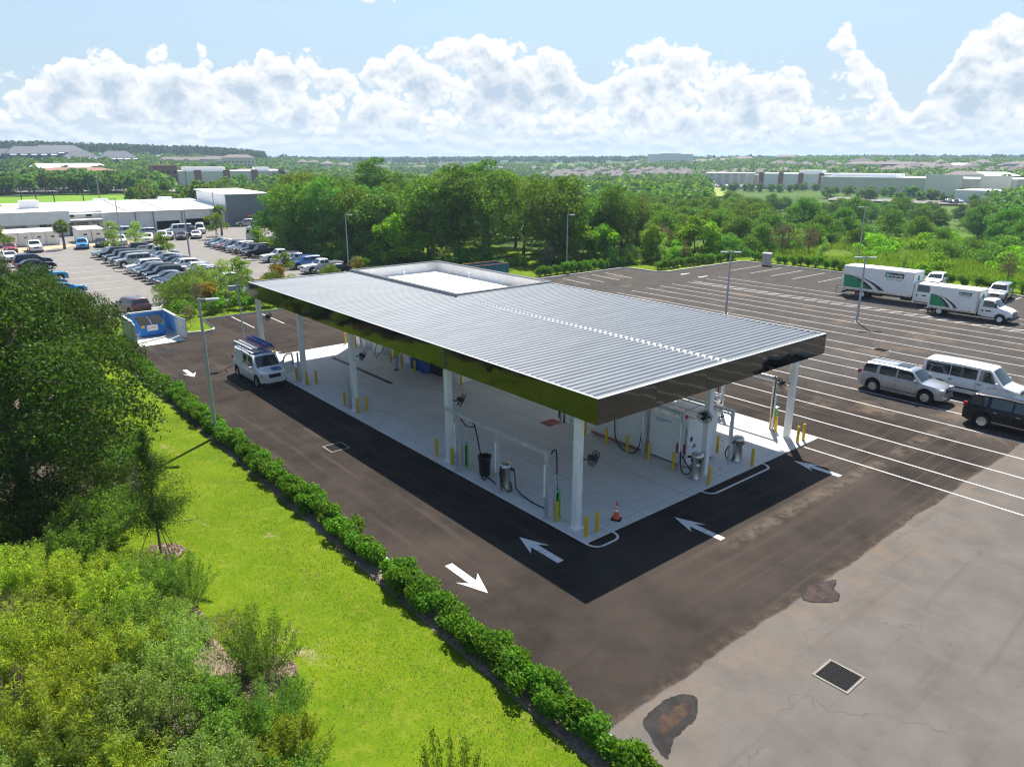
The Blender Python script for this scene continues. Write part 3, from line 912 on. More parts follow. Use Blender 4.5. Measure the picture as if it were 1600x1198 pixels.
def arrow(x, y, rz, label, L_=2.35, group=None):
    h, w, s_ = 0.52 * L_, 0.2 * L_, 0.065 * L_
    pl = [(0, 0), (-h, w), (-h * 0.72, s_), (-L_, s_), (-L_, -s_), (-h * 0.72, -s_), (-h, -w)]
    o = MB()
    def half(sgn):
        return [(0, 0, 0.006), (-h, sgn * w, 0.006), (-h * 0.72, sgn * s_, 0.006), (-h * 0.72, 0, 0.006)]
    o.add(half(1), [(0, 1, 2, 3)])
    o.add(half(-1), [(0, 3, 2, 1)])
    for a, b_ in ((0.72 * h, 0.72 * h + (L_ - .72 * h) * .42), (0.72 * h + (L_ - .72 * h) * .43, 0.72 * h + (L_ - .72 * h) * .70), (0.72 * h + (L_ - .72 * h) * .71, L_)):
        o.sheet([(-a, s_), (-b_, s_), (-b_, -s_), (-a, -s_)], 0.006)
    q = o.build('direction_arrow', M['road_white'], None)
    q.location = (x, y, 0)
    q.rotation_euler = (0, 0, rz)
    return tag(q, label, 'road arrow', group)
arrow(-1.87, 2.15, PI / 2, 'white road arrow in canopy shade beside the near canopy corner')
arrow(4.1, -0.65, PI / 2, 'white road arrow leading into the lane beside the traffic cone')
arrow(13.3, -0.65, PI / 2, 'white road arrow leading into the lane beside the white tanks')
arrow(-5.15, -0.1, -PI / 2, 'white road arrow in full sun beside the gap in the hedge')
arrow(-4.75, 32.9, -PI / 2, 'white road arrow on the drive between the hedge and the parked work van', 2.2)
arrow(57.8, 40.9, PI, 'faint white road arrow near the far kerb, the farther of two', 2.0)
arrow(57.6, 38.0, PI, 'faint white road arrow at the head of the truck lanes, the nearer of two', 2.0)
arrow(2.0, 36.6, PI / 2, 'white road arrow at the far exit behind a canopy column', 2.2)

# ------------------------------------------------------------------ canopy
HC, TF, CW, CL = 5.79, 1.0, 16.25, 34.23
BX, BY = 8.1, 20.15            # corner of the flat-roofed service block
can = thing('canopy', 'long flat steel canopy with ribbed pale roof and dark mirror-polished fascia on white columns', 'canopy', (0, 0, 0))
def ribs(x0, x1, y0, y1, z, name):
    mb = MB()
    pitch = 0.35
    n = int(round((y1 - y0) / pitch))
    pitch = (y1 - y0) / n
    prof = []
    for k in range(n):
        b0 = y0 + k * pitch
        prof += [(b0, 0), (b0 + 0.02, 0.0), (b0 + 0.13, 0.085), (b0 + 0.17, 0.098), (b0 + 0.28, 0.098), (b0 + 0.335, 0.05)]
    prof.append((y1, 0))
    nx = 6
    xs = [x0 + (x1 - x0) * i / nx for i in range(nx + 1)]
    for x in xs:
        mb.v += [(x, yy, z + zz) for yy, zz in prof]
    k = len(prof)
    mb.f = [(i * k + j, (i + 1) * k + j, (i + 1) * k + j + 1, i * k + j + 1) for i in range(nx) for j in range(k - 1)]
    mb.mi = [0] * len(mb.f)
    mb.add([(x0, y0, z - 0.03), (x1, y0, z - 0.03), (x1, y1, z - 0.03), (x0, y1, z - 0.03)], [(0, 3, 2, 1)])
    return mb.build(name, M['roof_steel'], can)
ribs(0.09, BX, 0.09, CL - 0.09, HC - 0.12, 'roof_deck')
ribs(BX - 0.02, CW - 0.2, 0.09, BY - 0.05, HC - 0.09, 'roof_deck')
# stepped lap along the middle with folded white rib ends
mbz = MB()
n = int(round((BY - 0.2) / 0.35))
z = HC - 0.02
lo_, hi_ = [], []
for k in range(n):
    y0 = 0.1 + k * 0.35
    lo_ += [(BX - 0.16, y0 + 0.03, z - 0.07), (BX - 0.17, y0 + 0.12, z - 0.04), (BX - 0.16, y0 + 0.31, z - 0.04)]
    hi_ += [(BX + 0.02, y0 + 0.03, z - 0.045), (BX + 0.05, y0 + 0.13, z + 0.055), (BX + 0.03, y0 + 0.29, z + 0.055)]
k = len(lo_)
mbz.add(lo_ + hi_, [(i, i + 1, k + i + 1, k + i) for i in range(k - 1)])
mbz.build('lap_flashing', M['flashing'], can)
def fascia(name, p0, p1, nrm, n):
    mb = MB()
    p0, p1, nrm = Vector(p0), Vector(p1), Vector(nrm)
    d = (p1 - p0) / n
    rng = random.Random(name)
    for k in range(n):
        a, b_ = p0 + d * (k + 0.0012), p0 + d * (k + 0.9988)
        t0, t1 = rng.uniform(-.004, .004), rng.uniform(-.004, .004)
        o = [a + nrm * t0 + Vector((0, 0, HC - TF)), b_ + nrm * t1 + Vector((0, 0, HC - TF)), b_ + nrm * -t1 * 0.5 + Vector((0, 0, HC)), a - nrm * t0 * .5 + Vector((0, 0, HC))]
        i = [q - nrm * 0.07 for q in o]
        mb.add(o + i, [(0, 1, 2, 3), (4, 7, 6, 5), (0, 4, 5, 1), (1, 5, 6, 2), (2, 6, 7, 3), (3, 7, 4, 0)])
    return mb.build(name, M['fascia'], can)
fascia('fascia', (0, 0, 0), (0, CL, 0), (-1, 0, 0), 11)
fascia('fascia', (0.072, 0, 0), (CW - 0.072, 0, 0), (0, -1, 0), 5)
fascia('fascia', (CW, 0, 0), (CW, BY, 0), (1, 0, 0), 7)
fascia('fascia', (0.072, CL, 0), (BX, CL, 0), (0, 1, 0), 3)
mb = MB()
mb.box(-0.004, 0.0, HC + 0.002, 0.10, CL, HC + 0.022).box(0.10, -0.004, HC + 0.002, CW - 0.1, 0.12, HC + 0.022).box(CW - 0.1, -0.004, HC + 0.002, CW + 0.004, BY, HC + 0.022).box(0.1, CL - 0.1, HC + 0.002, BX, CL + 0.004, HC + 0.022)
mb.build('coping', M['lamp_steel'], can)
mb = MB().box(CW - 0.2, 0.12, HC - 0.16, CW - 0.075, BY - 0.06, HC - 0.12)
for k in range(int(BY / 0.35)):
    mb.box(CW - 0.2, 0.2 + k * .35, HC - 0.12, CW - 0.09, 0.26 + k * 0.35, HC - 0.02)
mb.build('gutter', M['lamp_steel'], can)
mb = MB().box(0.08, 0.08, HC - TF + 0.06, BX - .01, CL - 0.08, HC - TF + 0.09).box(BX, 0.08, HC - TF + 0.06, CW - 0.08, BY - 0.02, HC - TF + 0.09)
mb.build('soffit', M['white_paint'], can)
for x, ys in ((0.35, (1.27, 10.03, 19.66, 26.62, 33.6)), (8.69, (1.27, 10.03)), (15.9, (1.27, 10.03, 19.4))):
    for y in ys:
        mb = MB().bbox(x - 0.15, y - 0.15, 0.03, x + 0.15, y + 0.15, HC - TF + 0.055, 0.02)
        cobj = mb.build('column', M['white_paint'], can)
        b4 = MB().box(x - 0.24, y - 0.24, 0.026, x + 0.24, y + 0.24, 0.045)
        b4.build('base_plate', M['white_paint'], cobj)
# flat-roofed service block
blk = thing('service_block', 'flat roofed white service block with parapet and white membrane roof set into the canopy', 'building', (0, 0, 0))
bx1, by1, pz = 16.3, 34.42, 5.86
mb = MB()
mb.box(BX, BY, 0.026, BX + 0.25, by1, pz).box(bx1 - 0.25, BY, 0.026, bx1, by1, pz).box(BX + 0.25, BY, 0.026, bx1 - 0.25, BY + 0.25, pz).box(BX + 0.25, by1 - 0.25, 0.026, bx1 - 0.25, by1, pz)
mb.build('wall', M['white_wall'], blk)
MB().box(BX + 0.25, BY + 0.25, 5.0, bx1 - 0.25, by1 - 0.25, 5.12).build('roof', M['membrane'], blk)
mb = MB()
e = 0.05
for a in ((BX - e, BY - e, bx1 + e, BY + 0.3), (BX - e, by1 - 0.3, bx1 + e, by1 + e), (BX - e, BY + 0.3, BX + 0.3, by1 - 0.3), (bx1 - 0.3, BY + 0.3, bx1 + e, by1 - 0.3)):
    mb.box(a[0], a[1], pz + 0.003, a[2], a[3], pz + 0.06)
mb.build('parapet_cap', M['dark_coping'], blk)
for x, y, h in ((9.6, 25.4, .35), (10.4, 29.5, .28), (15.3, 28.6, .45), (12.2, 33.2, .3), (9.4, 22.8, .4)):
    MB().lathe([(0.05, 5.12), (0.05, 5.12 + h), (0.085, 5.12 + h), (0.085, 5.18 + h), (0.0, 5.2 + h)], 10, (x, y, 0)).build('vent_pipe', M['galvanised'], blk)
for y0, y1, mm in ((20.9, 23.4, 'dark_metal'), (29.0, 30.0, 'lamp_steel'), (31.6, 32.6, 'lamp_steel')):
    dr = MB().box(BX - 0.03, y0, 0.03, BX - 0.002, y1, 2.5 if y1 - y0 > 2 else 2.1).build('door', M[mm], blk)
    MB().box(BX - 0.09, y1 - 0.14, 1.0, BX - 0.032, y1 - 0.08, 1.06).build('handle', M['chrome'], dr)
for y in (24.6, 26.0, 27.4, 33.3):
    MB().box(BX - 0.12, y, 0.03, BX - 0.003, y + 0.22, 4.7).build('pilaster', M['white_wall'], blk)
MB().box(8.15, BY - 0.13, HC - 0.03, bx1, BY - 0.06, pz - 0.03).build('flashing', M['roof_white'], blk)
# ------------------------------------------------------------------ bollards
bol0 = None
def bollard(x, y, label, group='yellow steel bollards around the islands'):
    global bol0
    if bol0 is None:
        bol0 = thing('bollard', label, 'bollard', (x, y, 0.026), 0, group)
        MB().lathe([(0.078, 0), (0.078, 0.84), (0.07, 0.872), (0.045, 0.895), (0.0, 0.9)], 14).build('post', M['yellow_paint'], bol0, True)
        MB().lathe([(0.115, 0.0), (0.115, 0.012), (0.079, 0.02)], 14).build('collar', M['kerb'], bol0)
        return bol0
    return dup(bol0, (x, y, 0.026), 0, 1, label, group)
for x, y, l_ in (
    (0.12, 0.49, 'yellow bollard at the outer kerb side of the near island nose'), (0.71, 0.48, 'yellow bollard nearest the orange traffic cone'),
    (0.08, 2.13, 'yellow bollard between the near canopy column and the tall hose gantry post'), (0.14, 9.52, 'yellow bollard at the drive side of the column with black bin'),
    (0.78, 9.55, 'yellow bollard on the lane side of the column nearest the black bin'), (0.18, 10.92, 'yellow bollard at the far nose of the front island'),
    (0.22, 19.12, 'yellow bollard at the drive side of the third column'), (0.81, 19.14, 'yellow bollard on the crossing side of the third column'),
    (0.26, 20.82, 'yellow bollard behind the third column by its hose post'), (0.29, 26.15, 'yellow bollard in front of the fourth column'),
    (0.91, 26.08, 'yellow bollard on the lane side of the fourth column'), (0.25, 27.64, 'yellow bollard behind the fourth column near the open van door'),
    (0.94, 32.89, 'yellow bollard behind the open door of the work van'), (7.48, 34.76, 'yellow bollard in full sun at the far corner of the slab'),
    (7.52, 33.17, 'yellow bollard behind the third column at the shade edge'), (7.37, 27.57, 'yellow bollard to the left of the man in the lime shirt'),
    (7.36, 26.03, 'yellow bollard to the right of the man in the lime shirt'), (7.26, 24.14, 'yellow bollard among the blue barrels by the white wall'),
    (7.36, 20.79, 'yellow bollard behind the column at the end of the white wall'), (7.98, 19.72, 'yellow bollard at the corner of the service block'),
    (7.79, 8.2, 'yellow bollard under the canopy corner beside the green hose holder'), (7.79, 6.66, 'yellow bollard before the far white tank, left of the hanging hose'), (7.86, 5.29, 'yellow bollard inside the loop of the hanging black hose'),
    (7.86, 3.91, 'yellow bollard at the left end of the near white tank'), (7.82, 2.38, 'yellow bollard under the red fill box of the white tank'),
    (7.8, 0.35, 'yellow bollard on the island nose before the steel vacuum drum'), (11.24, 2.34, 'yellow bollard behind the near white tank on its lane side'),
    (11.13, 0.27, 'yellow bollard in shade at the right corner of the middle island'), (16.13, 2.07, 'sunlit yellow bollard beside the coloured hose holders'),
    (15.58, 0.48, 'sunlit yellow bollard at the slab edge, the lane side one'), (16.17, 0.49, 'sunlit yellow bollard at the outer corner of the slab')):
    bollard(x, y, l_)
# ------------------------------------------------------------------ equipment under the canopy
def gantry(x, posts, y0, y1, label, h=2.9, arm=1):
    """pipe frame carrying vacuum hoses: posts along y"""
    t_ = thing('hose_gantry', label, 'gantry', (x, posts[0], 0.026))
    for y in posts:
        yy = y - posts[0]
        mb = MB().box(-0.06, yy - 0.06, 0.012, 0.06, yy + 0.06, h - 0.10)
        po = mb.build('post', M['galvanised'], t_)
        b_ = MB().box(-0.14, yy - 0.14, 0, 0.14, yy + 0.14, 0.012)
        for sx in (-.1, .1):
            for sy in (-.1, .1):
                b_.lathe([(0.014, 0.012), (0.014, 0.03)], 6, (sx, yy + sy, 0))
        b_.build('base_plate', M['galvanised'], po)
        s_ = MB()
        for dy in (-0.3, 0.3):
            if y0 - 0.05 <= y + dy <= y1 + 0.05:
                s_.tube([(0, yy, h - 0.42), (0, yy + dy, h - 0.12)], 0.022, 6)
        if s_.v:
            s_.build('brace', M['galvanised'], po)
    a, b_ = y0 - posts[0], y1 - posts[0]
    MB().box(-0.075, a, h - 0.095, 0.075, b_, h + .03).build('beam', M['galvanised'], t_)
    MB().tube([(0.10 * arm, a + 0.05, h - 0.17), (0.10 * arm, b_ - 0.05, h - 0.17)], 0.05, 8).build('air_pipe', M['white_paint'], t_, True)
    for y in posts:
        yy = y - posts[0]
        MB().tube([(-0.085, yy + 0.03, 0.95), (-0.085, yy + 0.03, h - 0.55)], 0.042, 8).build('drop_pipe', M['white_paint'], t_, True)
    return t_
def hose(pts, label, r=0.028):
    """loose rubber vacuum hose through control points"""
    P_ = [Vector(p_) for p_ in pts]
    o = []
    k = len(P_)
    for i in range(k - 1):
        p0, p1, p2, p3 = P_[max(i - 1, 0)], P_[i], P_[i + 1], P_[min(i + 2, k - 1)]
        for s_ in range(7):
            q = s_ / 7
            o.append(0.5 * ((2 * p1) + (p2 - p0) * q + (2 * p0 - 5 * p1 + 4 * p2 - p3) * q * q + (3 * p1 - p0 - 3 * p2 + p3) * q ** 3))
    o.append(P_[-1])
    h = MB().tube(o, r, 8).build('vacuum_hose', M['rubber'], None, True)
    return tag(h, label, 'hose')
gantry(-0.05, (2.62, 5.8, 8.85), 2.55, 9.75, 'galvanised hose gantry on three posts along the sunless drive edge')
gantry(16.42, (2.55, 5.7, 8.8), 2.5, 9.0, 'galvanised hose gantry standing in the sun at the truck lot side', 2.9, -1)
gantry(8.02, (2.15, 4.4, 8.9), 2.1, 9.0, 'galvanised hose gantry before the white tanks on the middle island')
gantry(10.5, (1.15, 5.4), 1.1, 5.5, 'galvanised hose gantry behind the near white tank with two posts', 2.7, -1)
hose([(0.05, 7.75, 2.72), (0.12, 7.6, 2.45), (0.12, 7.2, 1.2), (0.15, 6.9, 0.25), (0.25, 7.35, 0.06), (0.5, 7.5, 0.06), (0.45, 6.9, 0.07), (0.15, 6.1, 0.2), (0.05, 5.9, 0.6)], 'black hose dropping from the front gantry beam beside the black bin')
hose([(0.62, 5.75, 1.0), (0.66, 5.5, 0.95), (0.62, 5.35, 0.25), (0.55, 4.9, 0.06), (0.4, 3.9, 0.07), (0.1, 2.8, 0.32)], 'black hose lying from the steel vacuum drum to the end gantry post')
hose([(0.0, 5.75, 0.95), (0.12, 5.6, 0.3), (0.3, 5.45, 0.06), (0.5, 5.5, 0.1), (0.55, 5.65, 0.4)], 'short black hose looped at the foot of the middle gantry post')
hose([(0.08, 2.5, 2.86), (0.14, 2.42, 3.02), (0.18, 2.3, 2.9), (0.2, 2.28, 1.6), (0.2, 2.26, 0.7)], 'black hose hooked over the end post of the front gantry')
hose([(0.3, 9.0, 2.5), (0.4, 8.7, 2.2), (0.35, 8.0, 2.35), (0.15, 7.7, 2.6)], 'thin black hose slung under the front gantry beam by the column')
hose([(7.95, 6.3, 2.8), (7.9, 6.25, 1.8), (7.85, 6.1, 0.6), (7.8, 5.6, 0.1), (7.8, 4.9, 0.07), (7.85, 4.55, 0.5), (7.95, 4.45, 1.6)], 'black hose hanging in a loop before the far white tank')
hose([(7.95, 2.1, 1.0), (7.8, 1.95, 0.35), (7.75, 1.7, 0.1), (7.8, 1.45, 0.16), (7.82, 1.35, 0.5)], 'black hose between the gantry foot and the steel drum by the tank')
hose([(8.05, 2.2, 0.9), (8.05, 1.8, 0.45), (7.95, 1.5, 0.3), (7.9, 1.4, 0.65)], 'second black hose behind the gantry foot at the white tank')
hose([(10.45, 1.2, 0.95), (10.45, 1.35, 0.5), (10.6, 1.2, 0.12), (10.85, 1.15, 0.2), (10.95, 1.15, 0.55)], 'black hose joining the thin grey frame and the shaded steel drum')
hose([(16.3, 5.9, 2.75), (16.2, 5.9, 1.6), (16.1, 5.5, 0.35), (15.9, 5.2, 0.07), (15.7, 6.0, 0.06), (15.6, 7.0, 0.1), (15.6, 7.5, 0.8)], 'black hose hanging in front of the striped lot in the sun')
hose([(16.3, 2.6, 2.86), (16.25, 2.5, 3.0), (16.2, 2.4, 2.85), (16.2, 2.4, 1.6), (16.2, 2.4, 0.7)], 'black hose hooked over the sunlit post end')
hose([(8.3, 10.3, 1.6), (7.9, 10.3, 1.3), (7.75, 10.2, 0.5), (7.72, 10.1, 0.9), (7.75, 10.2, 1.7)], 'black hose hanging beside the middle column over the rust coloured mat')
hose([(7.9, 30.2, 2.2), (7.7, 30.1, 1.0), (7.4, 30.0, 0.06), (7.2, 29.4, 0.06), (7.5, 28.8, 0.8), (7.9, 28.7, 2.2)], 'thin hose looping down the far white wall')
vac0 = None
def vacuum(x, y, rz, label):
    global vac0
    if vac0 is not None:
        return dup(vac0, (x, y, 0.026), rz, 1, label, 'steel vacuum drums')
    vac0 = thing('vacuum_drum', label, 'vacuum', (x, y, 0.026), rz, 'steel vacuum drums')
    b_ = MB().lathe([(0.25, 0.0), (0.25, 0.03), (0.24, 0.05), (0.24, 0.9), (0.262, 0.905), (0.262, 0.94), (0.24, 0.945), (0.245, 0.96)], 24).build('drum', M['stainless'], vac0, True)
    MB().lathe([(0.285, 0.95), (0.295, 0.97), (0.295, 1.13), (0.27, 1.2), (0.20, 1.25), (0.1, 1.28), (0.0, 1.285)], 24).build('lid', M['stainless'], vac0, True)
    mb = MB()
    for a in (0.6, 2.2, 4.4):
        c_, s_ = math.cos(a), math.sin(a)
        mb.obox((c_ * .28, s_ * .28, .92), (0.05, 0.06, 0.14), Matrix.Rotation(a, 3, 'Z'))
    mb.build('clamp', M['dark_metal'], vac0)
    MB().lathe([(0.055, 0.2), (0.055, 0.40), (0.07, 0.40), (0.07, 0.44)], 10, (0, 0, 1.0), 'x').build('inlet', M['black_plastic'], vac0, True)
    MB().obox((-0.1, 0.24, 0.75), (0.16, 0.03, 0.12)).build('label_plate', M['white_paint'], vac0)
    return vac0
vacuum(0.42, 5.85, -1.2, 'steel vacuum drum beside the middle post of the front gantry')
vacuum(7.9, 1.12, 2.0, 'steel vacuum drum before the white tank at the middle island nose')
vacuum(11.15, 1.15, 3.0, 'steel vacuum drum in shade behind the middle column and thin frame')
vacuum(15.72, 5.6, 2.6, 'steel vacuum drum standing in the sun at the lot side of the slab')
vacuum(15.6, 8.9, 2.6, 'steel vacuum drum farthest along the sunlit edge of the slab')
fan0 = None
def fan(x, y, z, rz, label):
    global fan0
    if fan0 is not None:
        return dup(fan0, (x, y, z), rz, 1, label, 'black fans on the columns')
    fan0 = thing('wall_fan', label, 'fan', (x, y, z), rz, 'black fans on the columns')
    # faces +x, hung on an arm from the column
    MB().tube([(0.0, 0, 0), (0.12, 0, -0.02), (0.28, 0, -0.06), (0.36, 0, 0.06)], 0.03, 8).build('bracket', M['black_plastic'], fan0)
    T_ = Matrix.Rotation(R(28), 3, 'Y')
    c_ = Vector((0.5, 0, 0.0))
    def ringp(r, off):
        return [c_ + T_ @ Vector((off, r * math.cos(a), r * math.sin(a))) for a in [2 * PI * k / 24 for k in range(25)]]
    cg = MB()
    for off in (-0.07, 0.08):
        cg.tube(ringp(0.33, off), 0.011, 6)
        for r_ in (0.11, 0.19, 0.26):
            cg.tube(ringp(r_, off * 1.1), 0.005, 4)
    for k in range(18):
        a = 2 * PI * k / 18
        q = lambda r, o: c_ + T_ @ Vector((o, r * math.cos(a), r * math.sin(a)))
        cg.tube([q(0.05, -0.11), q(0.33, -0.07), q(0.33, 0.08), q(0.05, 0.11)], 0.005, 4)
    cg.build('cage', M['black_plastic'], fan0)
    mb = MB()
    for k in range(3):
        a0 = 2 * PI * k / 3
        vs = [c_ + T_ @ Vector((o, r * math.cos(a0 + d), r * math.sin(a0 + d))) for r, d, o in ((.06, -.3, -.02), (.29, -.38, -.03), (.3, .42, .03), (.06, .3, .02))]
        mb.add(vs, [(0, 1, 2, 3)])
    mb.build('blade', M['dark_metal'], fan0)
    hub = MB().tube([c_ + T_ @ Vector((-0.24, 0, 0)), c_ + T_ @ Vector((-0.05, 0, 0)), c_ + T_ @ Vector((0.12, 0, 0))], [0.09, 0.1, 0.06], 12)
    hub.build('motor', M['black_plastic'], fan0)
    return fan0
fan(0.5, 10.03, 3.1, -0.7, 'black fan on the column beside the front gantry')
fan(0.5, 1.27, 2.95, -0.7, 'black fan on the near corner column above the cone')
fan(8.54, 1.27, 3.0, 3.6, 'black fan on the middle column in front of the white tank')
fan(15.75, 1.35, 3.0, 2.6, 'black fan on the sunlit right column above the hose holders')
fan(0.5, 19.66, 3.3, -0.7, 'black fan on the third column over the trench drain')
fan(0.5, 33.6, 3.3, -0.7, 'black fan on the farthest column above the work van')
# coloured nozzle holders standing by posts
def nozzles(x, y, label, cols, h=1.15):
    t_ = thing('nozzle_holder', label, 'nozzle rack', (x, y, 0.026))
    MB().box(-0.05, -0.05, 0, 0.05, 0.05, 2.0).build('post', M['galvanised'], t_)
    MB().obox((0.12, 0, 1.28), (0.34, 0.30, 0.03)).build('bracket', M['galvanised'], t_)
    for k, c_ in enumerate(cols):
        a = -0.5 + k * 0.75
        px, py = 0.2 * math.cos(a), 0.2 * math.sin(a)
        mb = MB()
        n = 10
        for i in range(n):
            z0 = 0.22 + i * (h - 0.05) / n
            mb.lathe([(0.05, z0), (0.05, z0 + 0.075), (0.038, z0 + 0.08), (0.038, z0 + 0.105)], 10, (px, py, 0))
        mb.lathe([(0.07, 0.1), (0.06, 0.2), (0.045, 0.22)], 10, (px, py, 0))
        mb.build('tube', M[c_], t_, True)
    return t_
nozzles(0.25, 8.75, 'hose post with green perforated tube beside the black bin column', ('green_plastic', 'black_plastic'))
nozzles(0.12, 2.3, 'hose post with green perforated tube at the near end of the front gantry', ('green_plastic', 'black_plastic'))
nozzles(0.2, 20.1, 'hose post with green tube behind the third column', ('green_plastic', 'amber'))
nozzles(0.2, 27.1, 'hose post with olive tube behind the fourth column', ('yellow_paint', 'green_plastic'))
nozzles(16.25, 2.35, 'sunlit hose post with green, orange and yellow tubes', ('green_plastic', 'orange_plastic', 'yellow_paint'))
nozzles(7.8, 8.7, 'hose post with green and yellow tubes under the canopy corner', ('green_plastic', 'yellow_paint'))
nozzles(7.95, 10.25, 'bare steel hose post by the rust coloured mat', ('black_plastic',))
# white tanks
def tank(x0, x1, y0, y1, h, label, detail):
    cx, cy_ = (x0 + x1) / 2, (y0 + y1) / 2
    t_ = thing('storage_tank', label, 'tank', (cx, cy_, 0.026))
    hx, hy = (x1 - x0) / 2, (y1 - y0) / 2
    MB().bbox(-hx, -hy, 0.10, hx, hy, h, 0.03).build('shell', M['white_paint'], t_)
    mb = MB()
    for sy in (-hy + .25, hy - .45):
        mb.box(-hx + .1, sy, 0, hx - .1, sy + .2, 0.10)
    mb.build('skid', M['rust_mat'], t_)
    mb = MB()
    mb.box(-hx + .5, -hy + .03, h + .001, -hx + .515, hy - .03, h + .012).box(0.2, -hy + .03, h + .001, .215, hy - .03, h + .012).box(-hx + .03, -.1, h + .001, hx - .03, -.085, h + .0105)
    mb.build('lid_seam', M['dark_metal'], t_)
    if detail:
        o = MB().obox((-hx + .28, -hy - 0.005, 1.42), (.17, .01, .22)).build('gauge', M['black_plastic'], t_)
        # hazard diamond
        d = 0.17
        cxp, z = -hx + .55, 0.98
        f = -hy - 0.004
        q = {'n': (cxp, f, z + d), 'e': (cxp + d, f, z), 's': (cxp, f, z - d), 'w': (cxp - d, f, z), 'c': (cxp, f, z), 'ne': (cxp + d / 2, f, z + d / 2), 'nw': (cxp - d / 2, f, z + d / 2), 'se': (cxp + d / 2, f, z - d / 2), 'sw': (cxp - d / 2, f, z - d / 2)}
        dm = MB()
        for i, ks in enumerate((('n', 'ne', 'c', 'nw'), ('e', 'se', 'c', 'ne'), ('s', 'sw', 'c', 'se'), ('w', 'nw', 'c', 'sw'))):
            dm.add([q[k_] for k_ in ks], [(0, 1, 2, 3)], i)
        dm.build('hazard_diamond', [M['red_plastic'], M['yellow_paint'], M['white_paint'], M['blue_vinyl']], t_)
        MB().obox((hx - .75, -hy - .004, .62), (.3, .006, .12)).build('decal', M['blue_vinyl'], t_)
        MB().obox((hx - .9, -hy - .05, 1.25), (.22, .1, .2)).build('valve_box', M['grey_metal_wall'], t_)
        fb = MB().bbox(-hx - .2, -hy + .12, 0.72, -hx - .003, -hy + .5, 1.18, .02).build('fill_box', M['red_plastic'], t_)
        MB().obox((-hx - .204, -hy + .31, .98), (.006, .26, .16)).build('plate', M['dark_metal'], fb)
        # small illegible lines of blue lettering
        mb = MB()
        rng = random.Random(5)
        for row, (z, w) in enumerate(((2.02, .85), (1.92, .42))):
            y = .75
            while y > .75 - w:
                L_ = rng.uniform(.03, .09)
                mb.box(-hx - .006, y - L_, z, -hx - .002, y, z + (.05 if row == 0 else .03))
                y -= L_ + rng.uniform(.012, .03)
        mb.build('lettering', M['blue_vinyl'], t_)
        MB().tube([(-hx + .2, hy - .4, h), (-hx + .2, hy - .4, h + 1.9)], 0.04, 8).build('vent_pipe', M['galvanised'], t_)
        MB().tube([(-hx - .03, -hy + .35, .72), (-hx - .05, -hy + .3, .5), (-hx - .05, -hy + .15, .45), (-hx - .03, -hy + .1, .7), (-hx - .03, -hy + .08, 2.0)], 0.014, 6).build('pipe', M['dark_metal'], t_)
        MB().lathe([(0.07, h), (0.07, h + .12), (.09, h + .12), (.09, h + .17)], 10, (-hx + .25, -hy + .35, 0)).build('filler_cap', M['red_plastic'], t_)
    else:
        b_ = MB().bbox(-hx - .22, -.25, 1.45, -hx - .003, .35, 2.05, .02).build('control_box', M['grey_metal_wall'], t_)
        MB().obox((-hx - .224, .16, 1.78), (.006, .3, .4)).build('panel', M['white_paint'], b_)
        MB().tube([(-hx - .1, 0.0, 0.2), (-hx - .1, 0.0, 1.45)], 0.02, 6).build('conduit', M['galvanised'], t_)
        MB().tube([(-hx - .12, -hy + .1, .12), (-hx - .12, hy - .1, .12)], 0.04, 8).build('pipe', M['rust_mat'], t_)
    return t_
tank(8.42, 10.72, 2.1, 4.42, 2.36, 'near white steel storage tank with hazard diamond and red fill box', True)
tank(8.42, 10.72, 4.75, 8.3, 2.34, 'far white steel storage tank with grey control box on its side', False)
# bin, cone, mat, barrels
bn = thing('waste_bin', 'black round plastic waste bin under the front gantry', 'bin', (0.62, 7.6, 0.026))
MB().lathe([(0.0, 0.02), (0.23, 0.0), (0.25, 0.05), (0.29, 0.86), (0.325, 0.88), (0.33, 0.97), (0.29, 0.975), (0.275, 0.6), (0.0, 0.55)], 20).build('body', M['black_plastic'], bn, True)
mb = MB()
for a in (0.4, 0.4 + PI):
    mb.obox((.35 * math.cos(a), .35 * math.sin(a), .86), (.08, .16, .07), Matrix.Rotation(a, 3, 'Z'))
mb.build('handle', M['black_plastic'], bn)
cn = thing('traffic_cone', 'orange traffic cone with white collars on black base by the near column', 'cone', (2.1, 0.72, 0.026), 0.5)
MB().bbox(-.2, -.2, 0, .2, .2, .04, .03).build('base', M['rubber'], cn)
pr = lambda z: 0.135 - 0.11 * (z - .04) / .68
mb = MB()
for z0, z1, mi in ((.04, .36, 0), (.36, .47, 1), (.47, .53, 0), (.53, .59, 1), (.59, .72, 0)):
    mb.lathe([(pr(z0), z0), (pr(z1), z1)], 18, mi=mi)
mb.build('cone', [M['orange_plastic'], M['white_paint']], cn, True, 60)
MB().lathe([(.022, .70), (.035, .71), (.035, .78), (0, .79)], 10).build('tip', M['orange_plastic'], cn, True)
tag(MB().bbox(7.25, 10.45, 0.027, 8.25, 11.25, 0.045, .006).build('floor_mat', M['rust_mat']), 'rust coloured mat on the slab by the bare hose post', 'mat')
b0 = None
